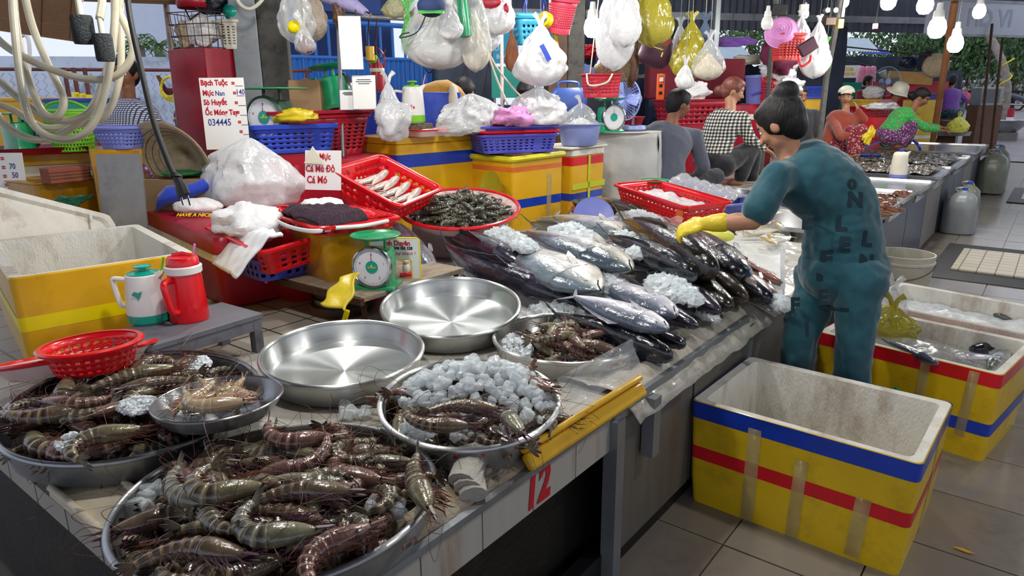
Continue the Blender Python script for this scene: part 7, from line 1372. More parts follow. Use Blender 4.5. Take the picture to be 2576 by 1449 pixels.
# motorbikes
def motorbike(label, loc, rz, col, s=1.0):
    t = thing('motorbike', label, 'motorbike', loc, rz); t.scale = (s,)*3; mc = H('bike_paint_'+col, col, .25, coat=.6)
    for x in (-.62, .62):
        w = part('wheel', MB().tube([(x+.26*cos(2*pi*k/24), 0, .28+.26*sin(2*pi*k/24)) for k in range(24)], .045, 8, closed=True), M_rubber, t); part('hub', MB().cyl((x, -.04, .28), (x, .04, .28), .06), M_steel, w)
        part('spokes', MB().box((x, 0, .28), (.48, .01, .012)).box((x, 0, .28), (.012, .01, .48)), M_steel, w)
    part('body', MB().loft([[V((x, cos(b)*w, z+sin(b)*h)) for b in [2*pi*q/14 for q in range(14)]] for x, w, z, h in ((-.85, .05, .72, .04), (-.6, .12, .68, .12), (-.2, .13, .60, .14), (.1, .10, .48, .12), (.3, .12, .60, .2), (.45, .10, .78, .14), (.52, .04, .85, .04))]), mc, t, smooth=80)
    part('seat', MB().loft([[V((x, cos(b)*w, .82+z+sin(b)*.05)) for b in [2*pi*q/12 for q in range(12)]] for x, w, z in ((-.8, .06, .05), (-.5, .13, .03), (-.1, .13, 0), (.1, .06, -.03))]), M_black, t, smooth=80)
    part('front_fork', MB().cyl((.62, -.06, .28), (.42, -.06, .95), .018).cyl((.62, .06, .28), (.42, .06, .95), .018), M_steel, t); part('handlebar', MB().tube([(.32, -.32, 1.02), (.4, -.1, .98), (.4, .1, .98), (.32, .32, 1.02)], .016), M_black, t)
    part('mudguard', MB().tube([(.62+.33*cos(a), 0, .28+.33*sin(a)) for a in (.4, .9, 1.4, 1.9, 2.5)], .05, 8, flat=.8), mc, t); part('headlamp', MB().ball((.5, 0, .95), (.06, .08, .07)), M_white, t, smooth=180)
    for s_ in (-1, 1): m_ = part('mirror', MB().ball((.33, s_*.26, 1.22), (.02, .07, .05)).cyl((.33, s_*.24, 1.02), (.33, s_*.26, 1.2), .006), M_chrome, t)
    part('tail_lamp', MB().box((-.86, 0, .72), (.04, .14, .06)), M_redj, t); part('number_plate', MB().box((-.9, 0, .55), (.01, .2, .14), Ry(-.2)), M_white, t); part('exhaust', MB().cyl((-.75, -.14, .3), (.0, -.14, .28), .04), M_steel, t)
    return t
for (x, y, d_, rz, c_, lab) in ((2528, 262, 31, .7, 'a01c2c', 'red motorbike parked at the right end, seen from behind'), (2566, 270, 30, .85, '4c5460', 'grey motorbike at the very right edge'), (2502, 252, 34, .8, '2c3440', 'dark motorbike behind the tree trunk'),
        (2448, 262, 27, 2.5, 'b01c34', 'red and white motorbike parked beside the purple-bloused person'), (2420, 240, 32, 2.3, 'b83a5c', 'pinkish red motorbike farther back by the blue doorway')):
    p = at(x, y, d_); motorbike(lab, (p.x, p.y, .012+max(0, min(1, (p.y-22)/9))*.72), rz, c_)
p = at(2480, 255, 17.5); t = thing('old_television', 'old grey television set under the far awning', 'television', (p.x, p.y, p.z-.1), AZ); part('case', MB().box((0, 0, .22), (.55, .45, .45)), M_galv, t, bevel=.02); part('screen', MB().box((-.04, -.23, .23), (.42, .01, .33)), M_pupil, t); part('cabinet', MB().box((0, 0, -(p.z-.1)/2), (.6, .45, p.z-.1)), M_wood, t)
# ================================================================ POSTS, CABINET, TRUCKS, BACKDROPS
def post(label, x0, x1, yb, yt, d0, m, d1=None, z0=0, name='concrete_post', th=None, top=None):
    p = at((x0+x1)/2, yb, d0); w = px2m(x1-x0, d0); zt = top or 3.3; return solo(name, MB().box((0, 0, (zt-z0)/2), (w, th or w, zt-z0)), m, label, 'post', (p.x, p.y, z0), (0, 0, AZ+.2), bevel=.008)
M_cpost = mat('dark_concrete', '55534f', .8, var=.2, sc=5, bump=.3, dirt='26241f', da=.8, dsc=14)
post('broad dark concrete pillar behind the white-dialled scale', 672, 738, 250, 0, 5.3, M_cpost); post('grey steel column fixed to the broad dark pillar', 606, 668, 250, 0, 5.25, M_galv, name='steel_column')
post('grey concrete post behind the pink basket and the blue creel', 1420, 1462, 300, 0, 8.2, M_cpost); post('brown timber post beside the grey concrete post', 1372, 1420, 300, 100, 8.15, M_wood, name='timber_post', top=2.6)
post('thin pale post left of the unlit bulb', 1792, 1806, 100, 0, 9.5, M_galv, name='steel_post')
p, q = at(455, 340, 5.8), at(412, -40, 5.2); solo('pipe_post', MB().tube([(p.x, p.y, 0), tuple(p), tuple(q)], .022, 10), mat('pale_rusty_pipe', 'b0a098', .5, var=.25, dirt='7c4c34', da=.8), 'pale rusty pipe post in front of the man with the hose', 'post')
p, q = at(1262, 290, 6.5), at(1262, 40, 6.5); solo('pipe_post', MB().tube([(p.x, p.y, CT), tuple(q)], .016, 8), mat('pinkish_pipe', 'c8b0b0', .5), 'thin pinkish pipe post near the hanging brown garment', 'post')
p = at(540, 330, 5.25); w = px2m(142, 5.25); zt = at(540, 128, 5.25).z; t = thing('cabinet', 'tall red locker with faded pink end behind the price board', 'cabinet', (p.x, p.y, 0), AZ-.5)
part('carcass', MB().box((0, 0, zt/2), (w*.92, w*.75, zt)), M_redd, t, bevel=.006); part('side_panel', MB().box((-w*.462, 0, zt/2), (.01, w*.74, zt-.02)), H('faded_pink', 'a05068', .6, dirt='5c2c34'), t)
part('door', MB().box((0, -w*.38, zt*.62), (w*.84, .012, zt*.62)), M_redd, t)
# wire basket, colander, bags and helmet on the locker
pb = (p.x, p.y, zt); t = thing('wire_basket', 'rusty wire basket stuffed with bags on top of the red locker', 'basket', pb, AZ-.3); W2, L2, H2 = w*.85, .26, .24
for z in (0, .08, .16, .24): part('wire', MB().tube([(x*1.0*(1+z*.3), y*(1+z*.3), z+.005) for x, y in rrect(W2, L2, .03, 3)], .0035, 5, closed=True), M_rust, t)
for k in range(20): u = k/20; q0 = resample(rrect(W2, L2, .03, 3), 20)[k]; part('wire', MB().cyl((q0.x, q0.y, 0), (q0.x*1.07, q0.y*1.07, .24), .0025, n=5), M_rust, t)
crumple('white_bag', 'dirty white bag inside the wire basket on the red locker', (p.x, p.y, zt+.01), .22, .18, .22, 101, m=M_whp, rz=AZ, amp=.4); crumple('net_bag', 'tan rag at the left end of the wire basket', V(pb)-CR*.13, .12, .14, .2, 102, m=M_straw, cat='rag', rz=AZ)
q = V(pb)+CR*.20; basket('small grey-white lattice basket beside the wire basket', (q.x, q.y, zt), AZ, .14, .12, .20, M_cream, cols=12, rows=7, frame=0)
crumple('black_bag', 'black bag lying on top of the wire basket', V(pb)+CR*.08+V((0, 0, .24)), .24, .2, .16, 103, m=mat('black_film', '1c1e28', .3, bump=.8), rz=AZ)
t = thing('helmet', 'red motorcycle helmet with white lettering on the wire basket', 'helmet', V(pb)-CR*.02-CF*.03+V((0, 0, .27)), AZ-.4); part('shell', MB().lathe([(.115, 0), (.125, .04), (.12, .09), (.09, .14), (.05, .165), (0, .17)], 30), M_redd, t, solid=.006); part('stripe', MB().box((0, -.121, .05), (.09, .004, .012), Rz(0)).box((0, -.118, .075), (.07, .004, .01)), M_wink, t); part('strap', MB().tube([(-.1, 0, 0), (0, -.06, -.08), (.1, 0, 0)], .006), M_black, t)
solo('green_cloth', MB().ball((0, 0, 0), (.07, .05, .06), 12, 8), M_teal, 'green cloth behind the black bag', 'cloth', V(pb)+CR*.22+V((0, 0, .26)), smooth=180)
# blue truck with a slatted tailgate
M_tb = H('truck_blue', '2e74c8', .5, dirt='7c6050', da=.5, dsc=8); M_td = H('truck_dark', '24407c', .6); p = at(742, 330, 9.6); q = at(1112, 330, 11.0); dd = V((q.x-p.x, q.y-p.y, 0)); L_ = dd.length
t = thing('truck', 'blue truck with an upright barred side behind the green scale', 'truck', (p.x, p.y, 0), math.atan2(dd.y, dd.x)); zt = at(900, 66, 10.2).z; zm = at(900, 150, 10.2).z
part('side_panel', MB().sheet(corr((0, 0, 0), (L_, 0, 0), .7, zm, 60, .015), 60, 1), M_tb, t, smooth=None, solid=.01); part('top_rail', MB().cyl((0, 0, zt), (L_, 0, zt), .035, n=8).cyl((0, 0, zm), (L_, 0, zm), .03, n=8), M_tb, t)
for k in range(13): part('bar', MB().cyl((L_*k/12, 0, .7), (L_*k/12, 0, zt), .022, n=6), M_tb, t)
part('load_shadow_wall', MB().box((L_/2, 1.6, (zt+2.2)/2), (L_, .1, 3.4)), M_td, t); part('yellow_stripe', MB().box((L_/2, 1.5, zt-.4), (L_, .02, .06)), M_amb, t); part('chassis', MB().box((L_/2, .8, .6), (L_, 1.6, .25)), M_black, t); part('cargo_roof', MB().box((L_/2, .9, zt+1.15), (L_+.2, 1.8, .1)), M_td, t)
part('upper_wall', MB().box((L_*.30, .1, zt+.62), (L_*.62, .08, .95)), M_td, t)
for x in (.8, L_-.8):
    part('wheel', MB().tube([(x+.36*cos(2*pi*k/24), 0, .42+.36*sin(2*pi*k/24)) for k in range(24)], .1, 8, closed=True), M_rubber, t)
p = at(1112, 300, 10.5); q = at(1300, 300, 10.8); dd = V((q.x-p.x, q.y-p.y, 0)); L_ = dd.length; t = thing('pickup_truck', 'dark tarpaulined pickup with red lashing ropes behind the hanging bags', 'truck', (p.x, p.y, 0), math.atan2(dd.y, dd.x)); zt = at(1200, 160, 10.5).z
part('body', MB().box((L_/2, .8, .95), (L_, 1.5, 1.0)), H('cab_teal', '1c4c6c', .4), t, bevel=.04); part('tarpaulin', MB().box((L_*.35, .8, zt*.5+.95), (L_*.8, 1.4, zt-.9)), H('grey_tarp', '4c5460', .7), t, bevel=.05); part('pale_panel', MB().box((L_*.33, .05, 1.35), (L_*.62, .04, .35)), M_whp, t)
rp_ = MB(); 
for k in range(6): rp_.tube([(.2+.35*k, 0, 1.1), (.38+.35*k, -.02, zt), (.55+.35*k, 0, 1.1)], .012, 5)
part('lashing_rope', rp_, M_maroon, t)
for x in (.5, L_-.5): part('wheel', MB().tube([(x+.26*cos(2*pi*k/24), 0, .34+.26*sin(2*pi*k/24)) for k in range(24)], .09, 8, closed=True), M_rubber, t)
p = at(1242, 160, 9.6); t = thing('banner', 'turquoise printed banner seen behind the thin pinkish post', 'banner', p, AZ); w, h = px2m(62, 9.6), px2m(80, 9.6); M_cy = H('turquoise_print', '20a0c8', .5); part('sheet', MB().box((w/2, 0, h/2), (w, .01, h)), M_cy, t); part('lower_sheet', MB().box((w*.7, 0, -.25), (w*1.6, .01, .42)), mat('teal_print', '2cae9c', .5), t)
text('LOC SUC', .09, M_wink, t, (w*.45, -.008, h*.45)); text('BONG', .08, M_wink, t, (w*.45, -.008, h*.2)); part('pole', MB().cyl((0, .02, -p.z), (0, .02, h), .02), M_galv, t)
# dark market depths behind the sellers
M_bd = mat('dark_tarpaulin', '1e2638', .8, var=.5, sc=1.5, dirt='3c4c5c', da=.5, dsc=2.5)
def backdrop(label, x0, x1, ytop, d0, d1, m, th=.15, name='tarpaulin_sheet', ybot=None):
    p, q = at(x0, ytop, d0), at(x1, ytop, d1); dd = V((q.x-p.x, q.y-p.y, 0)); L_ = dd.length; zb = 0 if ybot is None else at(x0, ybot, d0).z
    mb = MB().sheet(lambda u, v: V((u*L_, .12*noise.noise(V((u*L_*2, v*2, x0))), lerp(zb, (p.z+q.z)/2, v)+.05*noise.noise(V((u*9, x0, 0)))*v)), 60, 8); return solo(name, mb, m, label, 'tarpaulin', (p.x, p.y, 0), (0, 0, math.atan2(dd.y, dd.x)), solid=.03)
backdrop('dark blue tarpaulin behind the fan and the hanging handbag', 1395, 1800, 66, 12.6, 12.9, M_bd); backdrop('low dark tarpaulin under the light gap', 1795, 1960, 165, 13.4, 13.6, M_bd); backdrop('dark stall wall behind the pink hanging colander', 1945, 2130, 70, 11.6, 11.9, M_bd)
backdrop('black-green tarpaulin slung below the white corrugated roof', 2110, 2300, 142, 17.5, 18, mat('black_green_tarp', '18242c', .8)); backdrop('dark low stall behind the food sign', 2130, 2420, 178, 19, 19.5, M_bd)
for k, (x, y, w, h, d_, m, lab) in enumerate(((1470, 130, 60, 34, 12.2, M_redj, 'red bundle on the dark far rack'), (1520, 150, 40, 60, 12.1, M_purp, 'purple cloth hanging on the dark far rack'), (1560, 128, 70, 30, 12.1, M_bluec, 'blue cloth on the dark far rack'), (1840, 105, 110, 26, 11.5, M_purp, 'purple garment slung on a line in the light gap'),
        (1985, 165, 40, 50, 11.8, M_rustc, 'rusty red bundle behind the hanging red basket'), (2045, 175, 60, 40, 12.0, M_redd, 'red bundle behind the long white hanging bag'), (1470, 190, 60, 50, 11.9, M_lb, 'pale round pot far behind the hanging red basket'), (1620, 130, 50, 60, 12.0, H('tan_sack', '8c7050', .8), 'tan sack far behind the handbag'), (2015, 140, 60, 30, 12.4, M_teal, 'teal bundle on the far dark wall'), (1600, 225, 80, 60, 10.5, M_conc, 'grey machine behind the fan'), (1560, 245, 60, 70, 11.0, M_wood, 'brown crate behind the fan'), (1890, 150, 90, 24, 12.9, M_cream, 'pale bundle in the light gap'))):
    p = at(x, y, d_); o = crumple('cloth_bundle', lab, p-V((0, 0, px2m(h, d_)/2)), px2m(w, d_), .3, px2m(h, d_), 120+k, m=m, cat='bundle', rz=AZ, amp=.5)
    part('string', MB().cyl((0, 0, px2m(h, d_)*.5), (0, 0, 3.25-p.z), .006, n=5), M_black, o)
p = at(1560, 300, 10.6); solo('rack', MB().box((0, 0, (p.z-CT)/2+.3), (1.6, .4, p.z-CT+.6)), M_navy, 'dark rack standing behind the fan', 'rack', (p.x, p.y, CT), (0, 0, AZ))
# far stall dressing at the right
p = at(2104, 196, 16.5); t = thing('food_sign', 'white food stall sign with yellow lettering behind the woman in the cap', 'sign', p, AZ); w, h = px2m(56, 16.5), px2m(30, 16.5); part('panel', MB().box((w/2, 0, h/2), (w, .05, h)), Mw, t); text('CƠM', h*.36, M_gold, t, (w*.48, -.03, h*.68), off=.004); text('NGON', h*.34, M_gold, t, (w*.52, -.03, h*.3), off=.004); part('leg', MB().box((w*.1, 0, -p.z/2), (.05, .05, p.z)).box((w*.95, 0, -p.z/2), (.05, .05, p.z)), M_galv, t)
p = at(2095, 214, 15.0); solo('teal_counter', MB().box((0, 0, -.3), (px2m(130, 15), .3, .7)), M_teal, 'turquoise counter front below the food sign', 'counter', p, (0, 0, AZ)); solo('teal_counter_stand', MB().box((0, 0, (p.z-.6)/2), (1.0, .28, p.z-.62)), M_navy, 'dark base under the turquoise counter', 'stand', (p.x, p.y, 0), (0, 0, AZ))
M_rain = mat('pink_raincoat', 'e890b0', .4, var=.2, sc=7, dirt='e8c060', da=.6, dsc=9, bump=.5)
for k, (x, lab) in enumerate(((2168, 'pink raincoat with yellow flowers, leftmost of three on the line'), (2183, 'pink raincoat, middle of three on the line'), (2197, 'pink raincoat, rightmost of three on the line'))):
    p = at(x, 166, 15.6); solo('raincoat', MB().loft([[V((cos(b)*w*px2m(9, 15.6), sin(b)*.06, -z*px2m(50, 15.6))) for b in [2*pi*q/14 for q in range(14)]] for z, w in ((0, .2), (.06, .8), (.3, .9), (.7, 1.1), (1, 1.25))]), M_rain, lab, 'raincoat', p, (0, 0, AZ), smooth=80)
a, b = at(2110, 150, 15.5), at(2260, 178, 16); solo('washing_line', MB().cyl(tuple(a), tuple(b), .008), M_black, 'washing line carrying the raincoats', 'line')
p = at(2354, 165, 12.5); solo('hanging_hat', MB().lathe([(.22, 0), (.18, .05), (.09, .11), (0, .15)], 30), M_straw, 'straw conical hat hanging by the dark blue bag at the right', 'hat', p, (R(80), 0, AZ-.5), solid=.006)
crumple('dark_bag', 'dark blue-grey bag hanging beside the straw conical hat', at(2325, 178, 12.7), .3, .2, .34, 141, m=M_bd, rz=AZ); crumple('dark_bag', 'grey-blue cloth hanging in the tarpaulin gap', at(2290, 172, 12.9), .4, .2, .22, 142, m=M_navy, rz=AZ)
a, b = at(2130, 118, 12.2), at(2420, 148, 12.6); solo('hanging_rail', MB().cyl(tuple(a), tuple(b), .012), M_rust, 'thin rusty rail from which hat and bags hang', 'rail')
p = at(1870, 118, 12.0)
# ================================================================ BLINDS
M_bam = mat('bamboo', '7c5c40', .6, var=.35, sc=20, stretch=(1, 12, 12)); Mstr = H('string', '3c2c20', .8)
t = thing('bamboo_blind', 'bamboo blind hanging aslant at the upper left', 'blind'); A_, B_ = at(-60, -20, 4.6), at(196, -10, 4.9); C_, D_ = at(-60, 66, 4.5), at(190, 102, 4.8); n_ = 46
for k in range(n_):
    v = k/(n_-1); a = A_.lerp(C_, v); b = B_.lerp(D_, v); part('slat', MB().tube([a, b], .006 if v < .7 else .010, 5), M_bam, t, smooth=None)
for u in (.05, .35, .65, .95): part('cord', MB().tube([A_.lerp(B_, u)-CF*.012, C_.lerp(D_, u)-CF*.012], .003, 4), Mstr, t)
t = thing('bamboo_blind', 'rolled-up bamboo blind along the top edge left of the pillar', 'blind'); A_, B_ = at(190, -18, 4.9), at(610, -2, 5.2)
for k in range(12): a = 2*pi*k/12; o_ = (CU*cos(a)+CF*sin(a))*.045; part('slat', MB().tube([A_+o_, B_+o_], .012, 5), M_bam, t, smooth=None)
# ================================================================ HOSES AND PLUG IN THE FOREGROUND
M_hose = mat('milky_hose', 'c4bda6', .25, alpha=.82, trans=.1, var=.15, sc=8, dirt='8c7a58', da=.5, coat=.4)
def hose(label, pts, d, r, m=M_hose, cat='hose', name='air_hose'): return solo(name, MB().tube(bez([at(x, y, d if isinstance(d, (int, float)) else d[i]) for i, (x, y) in enumerate(pts)], 10), r, 10), m, label, cat, smooth=180)
HP = [([(30, -60), (36, 60), (60, 250), (100, 330), (180, 350), (240, 300), (280, 150), (295, -60)], 'milky hose looping lowest in front of the checked shirt'),
      ([(-40, 60), (20, 120), (130, 175), (230, 200), (300, 185), (335, 120), (300, 30), (265, -60)], 'brightest milky hose, its loop crossing the top of the bundle'),
      ([(52, -60), (80, 60), (120, 160), (160, 250), (140, 295), (100, 270), (60, 160), (40, 60), (30, -70)], 'milky hose making the narrow inner loop at the left'),
      ([(-40, 165), (40, 240), (130, 300), (215, 290), (260, 220), (285, 100), (310, -60)], 'milky hose entering at the left edge and rising to the right of the bundle'),
      ([(-40, 225), (10, 310), (80, 350), (150, 340), (225, 280), (268, 180), (288, 60), (285, -60)], 'milky hose whose loop dips to the green scale'),
      ([(-40, 250), (30, 275), (110, 320), (190, 315), (265, 290), (300, 200), (305, 100), (300, -60)], 'milky hose lying behind the others along the bottom of the bundle')]
for i, (pt, lab) in enumerate(HP): hose(lab, pt, 2.1+.035*i, .0115)
M_st = mat('air_stone', '3c4042', .9, var=.3, sc=90, bump=1, bsc=200)
for i, (x, y, w, h, hy, d_, lab) in enumerate(((209, 75, 52, 68, -60, 2.0, 'grey cylindrical air stone, upper left of the pair'), (262, 120, 44, 66, -60, 2.0, 'grey cylindrical air stone, lower right of the pair'))):
    c = at(x, y, d_); r = px2m(w, d_)/2; hh = px2m(h, d_)/2; t = thing('air_stone', lab, 'air stone', c); part('stone', MB().lathe([(0, -hh), (r*.9, -hh), (r, -hh+.008), (r, hh-.008), (r*.9, hh), (0, hh)], 30), M_st, t)
    part('nozzle', MB().cyl((0, 0, hh), (0, 0, hh+.05), r*.3), M_cream, t); e = at(x-5, -60, d_)-c; part('hose', MB().tube([(0, 0, hh+.04), (e.x*.5, e.y*.5, (hh+e.z)/2), tuple(e)], .0115, 8), M_hose, t)
t = thing('plug_cable', 'black cable ending in a two-pin plug hanging over the blue cloth', 'cable'); cp = bez([at(x, y, 2.0) for x, y in ((318, -60), (325, 30), (352, 160), (385, 300), (420, 400), (438, 440))], 10)
part('cable', MB().tube(cp, .0085, 8), M_rubber, t, smooth=180); e0, e1, e2 = at(438, 436, 2.0), at(452, 462, 2.0), at(463, 492, 2.0); part('plug', MB().tube([e0, e0.lerp(e1, .5), e1, e1.lerp(e2, .3), e2], [.011, .015, .018, .022, .024], 8, flat=.6), M_rubber, t)
for s_ in (-1, 1): part('pin', MB().cyl(e2+CR*.010*s_, e2+CR*(.010*s_+.008)-CU*.028, .003, n=6), M_steel, t)
part('ring', MB().tube([e0.lerp(e1, .3)+(CR*cos(a)+CF*sin(a))*.016 for a in [2*pi*q/12 for q in range(12)]], .003, 5, closed=True), M_rubber, t)
hose('white loop of cable hanging over the top of the pillar', ((590, -40), (600, 5), (630, 22), (662, -5), (668, -50)), 4.6, .012, M_cream, 'cable', 'cable_loop'); hose('white curved pipe behind the hoses at the far left', ((48, 92), (66, 90), (74, 120), (74, 210)), 6.8, .018, M_white, 'pipe', 'white_pipe')
hose('two-strand clear tube falling from the hanging bags to the stall, left strand', ((1222, 60), (1228, 130), (1250, 200), (1277, 262)), 5.0, .008); hose('clear tube falling from the hanging bags to the stall, right strand', ((1228, 130), (1250, 170), (1285, 215), (1312, 245)), 5.02, .008)
# ================================================================ RAILS AND HANGING THINGS
def rail(label, x0, y0, d0, x1, y1, d1, r=.014, m=M_galv): return solo('ceiling_rail', MB().cyl(tuple(at(x0, y0, d0)), tuple(at(x1, y1, d1)), r), m, label, 'rail')
rail('thin grey rail holding the hanging notice board', 840, 38, 4.5, 1300, 62, 5.4); rail('rail above the frame from which the left bags hang', 560, -45, 4.4, 1340, -45, 4.6); rail('rail above the frame from which the right bags hang', 1340, -60, 5.6, 2140, -40, 8.0)
p, q = at(848, 190, 4.5), at(846, -60, 4.5); solo('steel_upright', MB().tube([(p.x, p.y, ZC2), tuple(q)], .013, 8), M_galv, 'thin steel upright beside the blank hanging board', 'post')
crumple('knotted_rag', 'brown rag knotted round the thin steel upright', at(853, 66, 4.45), .07, .06, .16, 150, m=M_wood, cat='rag', amp=.6, rz=AZ)
p = at(887, 175, 4.4); w, h = px2m(55, 4.4), px2m(126, 4.4); t = thing('hanging_board', 'blank white board hanging beside the steel upright', 'board', p, AZ+.15); part('board', MB().box((0, 0, h/2), (w, .008, h)), Mw, t, bevel=.003); part('hook', MB().cyl((-.03, 0, h), (-.03, 0, h+.04), .003).cyl((.04, 0, h), (.04, 0, h+.04), .003), M_rust, t)
def hook(label, x, y0, y1, d_, w=14): hose(label, ((x, y0), (x-3, y1-30), (x+2, y1-6), (x+w, y1), (x+w+8, y1-22)), d_, .005, M_rust, 'hook', 'iron_hook')
hook('long iron hook hanging in front of the truck bars', 948, 48, 146, 4.7); hook('iron hook hanging at the left of the big film bag', 928, 48, 140, 4.7, -12); hook('iron hook hanging under the big film bag', 1070, 120, 182, 4.7)
hose('black lanyard looping in front of the green and clear bags', ((1075, 30), (1050, 80), (1008, 95), (1012, 86), (1030, 82)), 4.3, .004, M_black, 'lanyard', 'black_lanyard')
# bags:    x   ytop  w   h   d    film, contents, label
HB = [(735, -60, 96, 160, 4.3, M_bagt, None, 'clear hanging bag holding a yellow sponge in front of the pillar'), (762, 60, 55, 74, 4.25, M_bagt, M_maroon, 'small lower clear bag with a dark red packet beside the pillar'), (770, -60, 86, 155, 4.45, mat('tan_film', 'b0a08c', .4, alpha=.7, bump=.8), None, 'tan hanging bag right of the sponge bag'),
      (990, -20, 60, 62, 4.5, mat('olive_film', 'a09c70', .25, alpha=.75, bump=1), None, 'olive-tinted bag hanging at the top edge'), (1024, 18, 38, 112, 4.5, M_baggr, None, 'narrow green film bag left of the big clear one'), (1045, -10, 70, 70, 4.6, M_bagt, M_straw, 'clear bag with brownish wrap above the green bag'),
      (1100, -50, 178, 215, 4.35, M_bagt, mat('folded_film_stack', 'd4d4d0', .3, bump=1, bsc=20), 'large clear bag full of folded film hanging in the middle'), (1130, 8, 66, 88, 4.2, M_bagw, M_whp, 'small round white bag in front of the large clear bag'), (1190, -70, 84, 238, 4.3, M_bagt, M_cream, 'long clear bag with a green and yellow roll beside the large clear one'),
      (1245, -60, 104, 140, 4.4, M_bagw, M_whp, 'white hanging bag printed with red flowers'), (1225, 30, 70, 92, 4.55, M_bagw, None, 'plain whitish bag below the flower-printed one'),
      (1360, 60, 136, 150, 4.9, M_bagw, M_whp, 'bulging clear-white bag with a blue label hanging before the blue creel'), (1398, 90, 34, 110, 5.1, mat('yellow_cloth', 'c8a828', .7), None, 'yellow cloth strip hanging behind the blue-labelled bag'), (1262+25, 76, 36, 100, 5.2, H('brown_garment', '7c4a30', .8), None, 'brown garment hanging left of the blue creel'),
      (1548, -70, 100, 235, 5.6, M_bagw, M_whp, 'large white hanging bag left of the olive-yellow one'), (1580, -60, 82, 170, 5.4, M_bagw, M_whp, 'rounded white bag in front of the large white hanging bag'), (1645, -75, 112, 182, 5.6, M_bagy, M_bagt, 'olive-yellow film bag hanging at the top centre'),
      (1742, 50, 96, 145, 6.0, M_bagy, M_baglem, 'olive-yellow bag hanging with a tan knot'), (1775, 52, 66, 122, 6.1, M_lb if False else H('slate_blue_cloth', '50607c', .8), None, 'slate blue cloth hanging over the bag of shallots'), (1787, 95, 84, 102, 5.95, M_bagt, H('pale_garlic', 'd8c8a8', .6, bump=.8, bsc=30), 'clear bag of pale bulbs hanging under the slate blue cloth'),
      (1725, 160, 50, 62, 6.0, M_bagw, M_whp, 'small white bag hanging lowest below the olive-yellow one'), (1712, 60, 60, 110, 6.3, M_bagt, M_rustc, 'clear bag with orange cloth behind the olive-yellow bag'),
      (2018, 40, 54, 76, 7.4, M_bagw, M_bagpk, 'white bag with a pink panel hanging beside the pink colander'), (2062, 52, 80, 138, 7.4, M_bagw, M_whp, 'long cream-white shopping bag hanging right of the maroon purse'), (2080, 110, 34, 66, 7.6, M_baggr, None, 'lime green bag peeping out behind the long cream-white bag')]
for i, (x, y, w, h, d_, m, ct, lab) in enumerate(HB):
    bag(lab, at(x, y, d_), px2m(w, d_), px2m(w, d_)*.55, px2m(h, d_), m, 160+i, hang=True, rz=AZ, contents=ct, crump=.12, string=max(.05, at(x, -50, d_).z-at(x, y, d_).z))
BG = {o['label']: o for o in COL.objects if 'label' in o.keys()}
t = BG['clear hanging bag holding a yellow sponge in front of the pillar']; part('sponge', MB().ball((0, -.05, -.30), (.045, .035, .04), 10, 8), M_bandy, t)
t = BG['long clear bag with a green and yellow roll beside the large clear one']; part('green_roll', MB().cyl((-.05, -.05, -.38), (-.075, -.05, -.12), .034), M_dgreen, t); part('yellow_roll_end', MB().cyl((-.075, -.05, -.12), (-.08, -.05, -.06), .035), M_amb, t)
t = BG['bulging clear-white bag with a blue label hanging before the blue creel']; part('label', MB().box((.03, -.112, -.20), (.035, .003, .12), Ry(-.5)), M_bandb, t)
t = BG['white hanging bag printed with red flowers']; part('red_print', MB().ball((-.03, -.062, -.16), (.07, .012, .04), 12, 6).ball((.07, -.055, -.20), (.018, .012, .035), 10, 6), M_redd, t)
t = BG['large white hanging bag left of the olive-yellow one']; part('paper_slip', MB().box((.05, -.075, -.42), (.08, .003, .11)), M_lb, t)
t = thing('umbrella', 'folded lilac umbrella lying along the top rail', 'umbrella', at(880, 8, 4.4), 0); e = at(925, 34, 4.3)-at(880, 8, 4.4); s0 = at(800, -14, 4.5)-at(880, 8, 4.4); part('canopy', MB().tube([s0, V((0, 0, 0)), e*.9], [.035, .05, .022], 12), H('lilac_cloth', '9c94bc', .7, bump=.6), t); part('tip', MB().cyl(e*.9, e*1.15, .012), M_steel, t)
t = thing('cap', 'navy cap with green printing hanging above the large clear bag', 'cap', at(1085, 15, 4.1), AZ); part('crown', MB().ball((0, 0, 0), (.085, .07, .065), 18, 10), H('navy_cloth', '24345c', .8), t, smooth=180); part('peak', MB().sheet(lambda u, v: V((lerp(-.07, .08, u), -.05-.05*v*sin(pi*u), -.03-.02*v)), 12, 4), M_baggr, t, solid=.004)
# blue creel, pink basket, tape roll, red basket, handbag
p = at(1345, 112, 5.3); z_ = px2m(62, 5.3); t = basket('turquoise lidded shopping basket hanging with blue handles', (p.x, p.y, p.z), AZ+.25, px2m(104, 5.3), .20, z_, H('turquoise_plastic', '3aa8cc', .35), cols=26, rows=3, rim=.012, frame=7, rot=None)
part('lid', MB().loft([[V((x, y, z)) for x, y in rrect(w, l, .03, 3)] for w, l, z in ((.33, .21, z_+.005), (.33, .21, z_+.02), (.30, .19, z_+.03))]), H('turquoise_plastic_lid', '48b0d0', .35), t)
for s_ in (-1, 1): part('handle', MB().tube(bez([(-.08, s_*.05, z_+.02), (-.07, s_*.03, z_+.12), (0, s_*.02, z_+.19), (.07, s_*.03, z_+.12), (.08, s_*.05, z_+.02)], 6), .006, 6), M_bandb, t)
part('string', MB().cyl((0, 0, z_+.19), (0, 0, z_+.8), .003), M_white, t)
p = at(1405, 82, 5.1); t = basket('pink-red pierced waste basket hanging at the top', (0, 0, 0), 0, px2m(72, 5.1), px2m(72, 5.1), px2m(80, 5.1), mat('coral_plastic', 'c8384c', .35), cols=34, rows=10, taper=.74, round_=True, rim=.014, frame=0, barf=.5); t.location = p; t.rotation_euler = (R(12), R(8), AZ); part('string', MB().cyl((0, 0, .22), (0, 0, .6), .003), M_white, t)
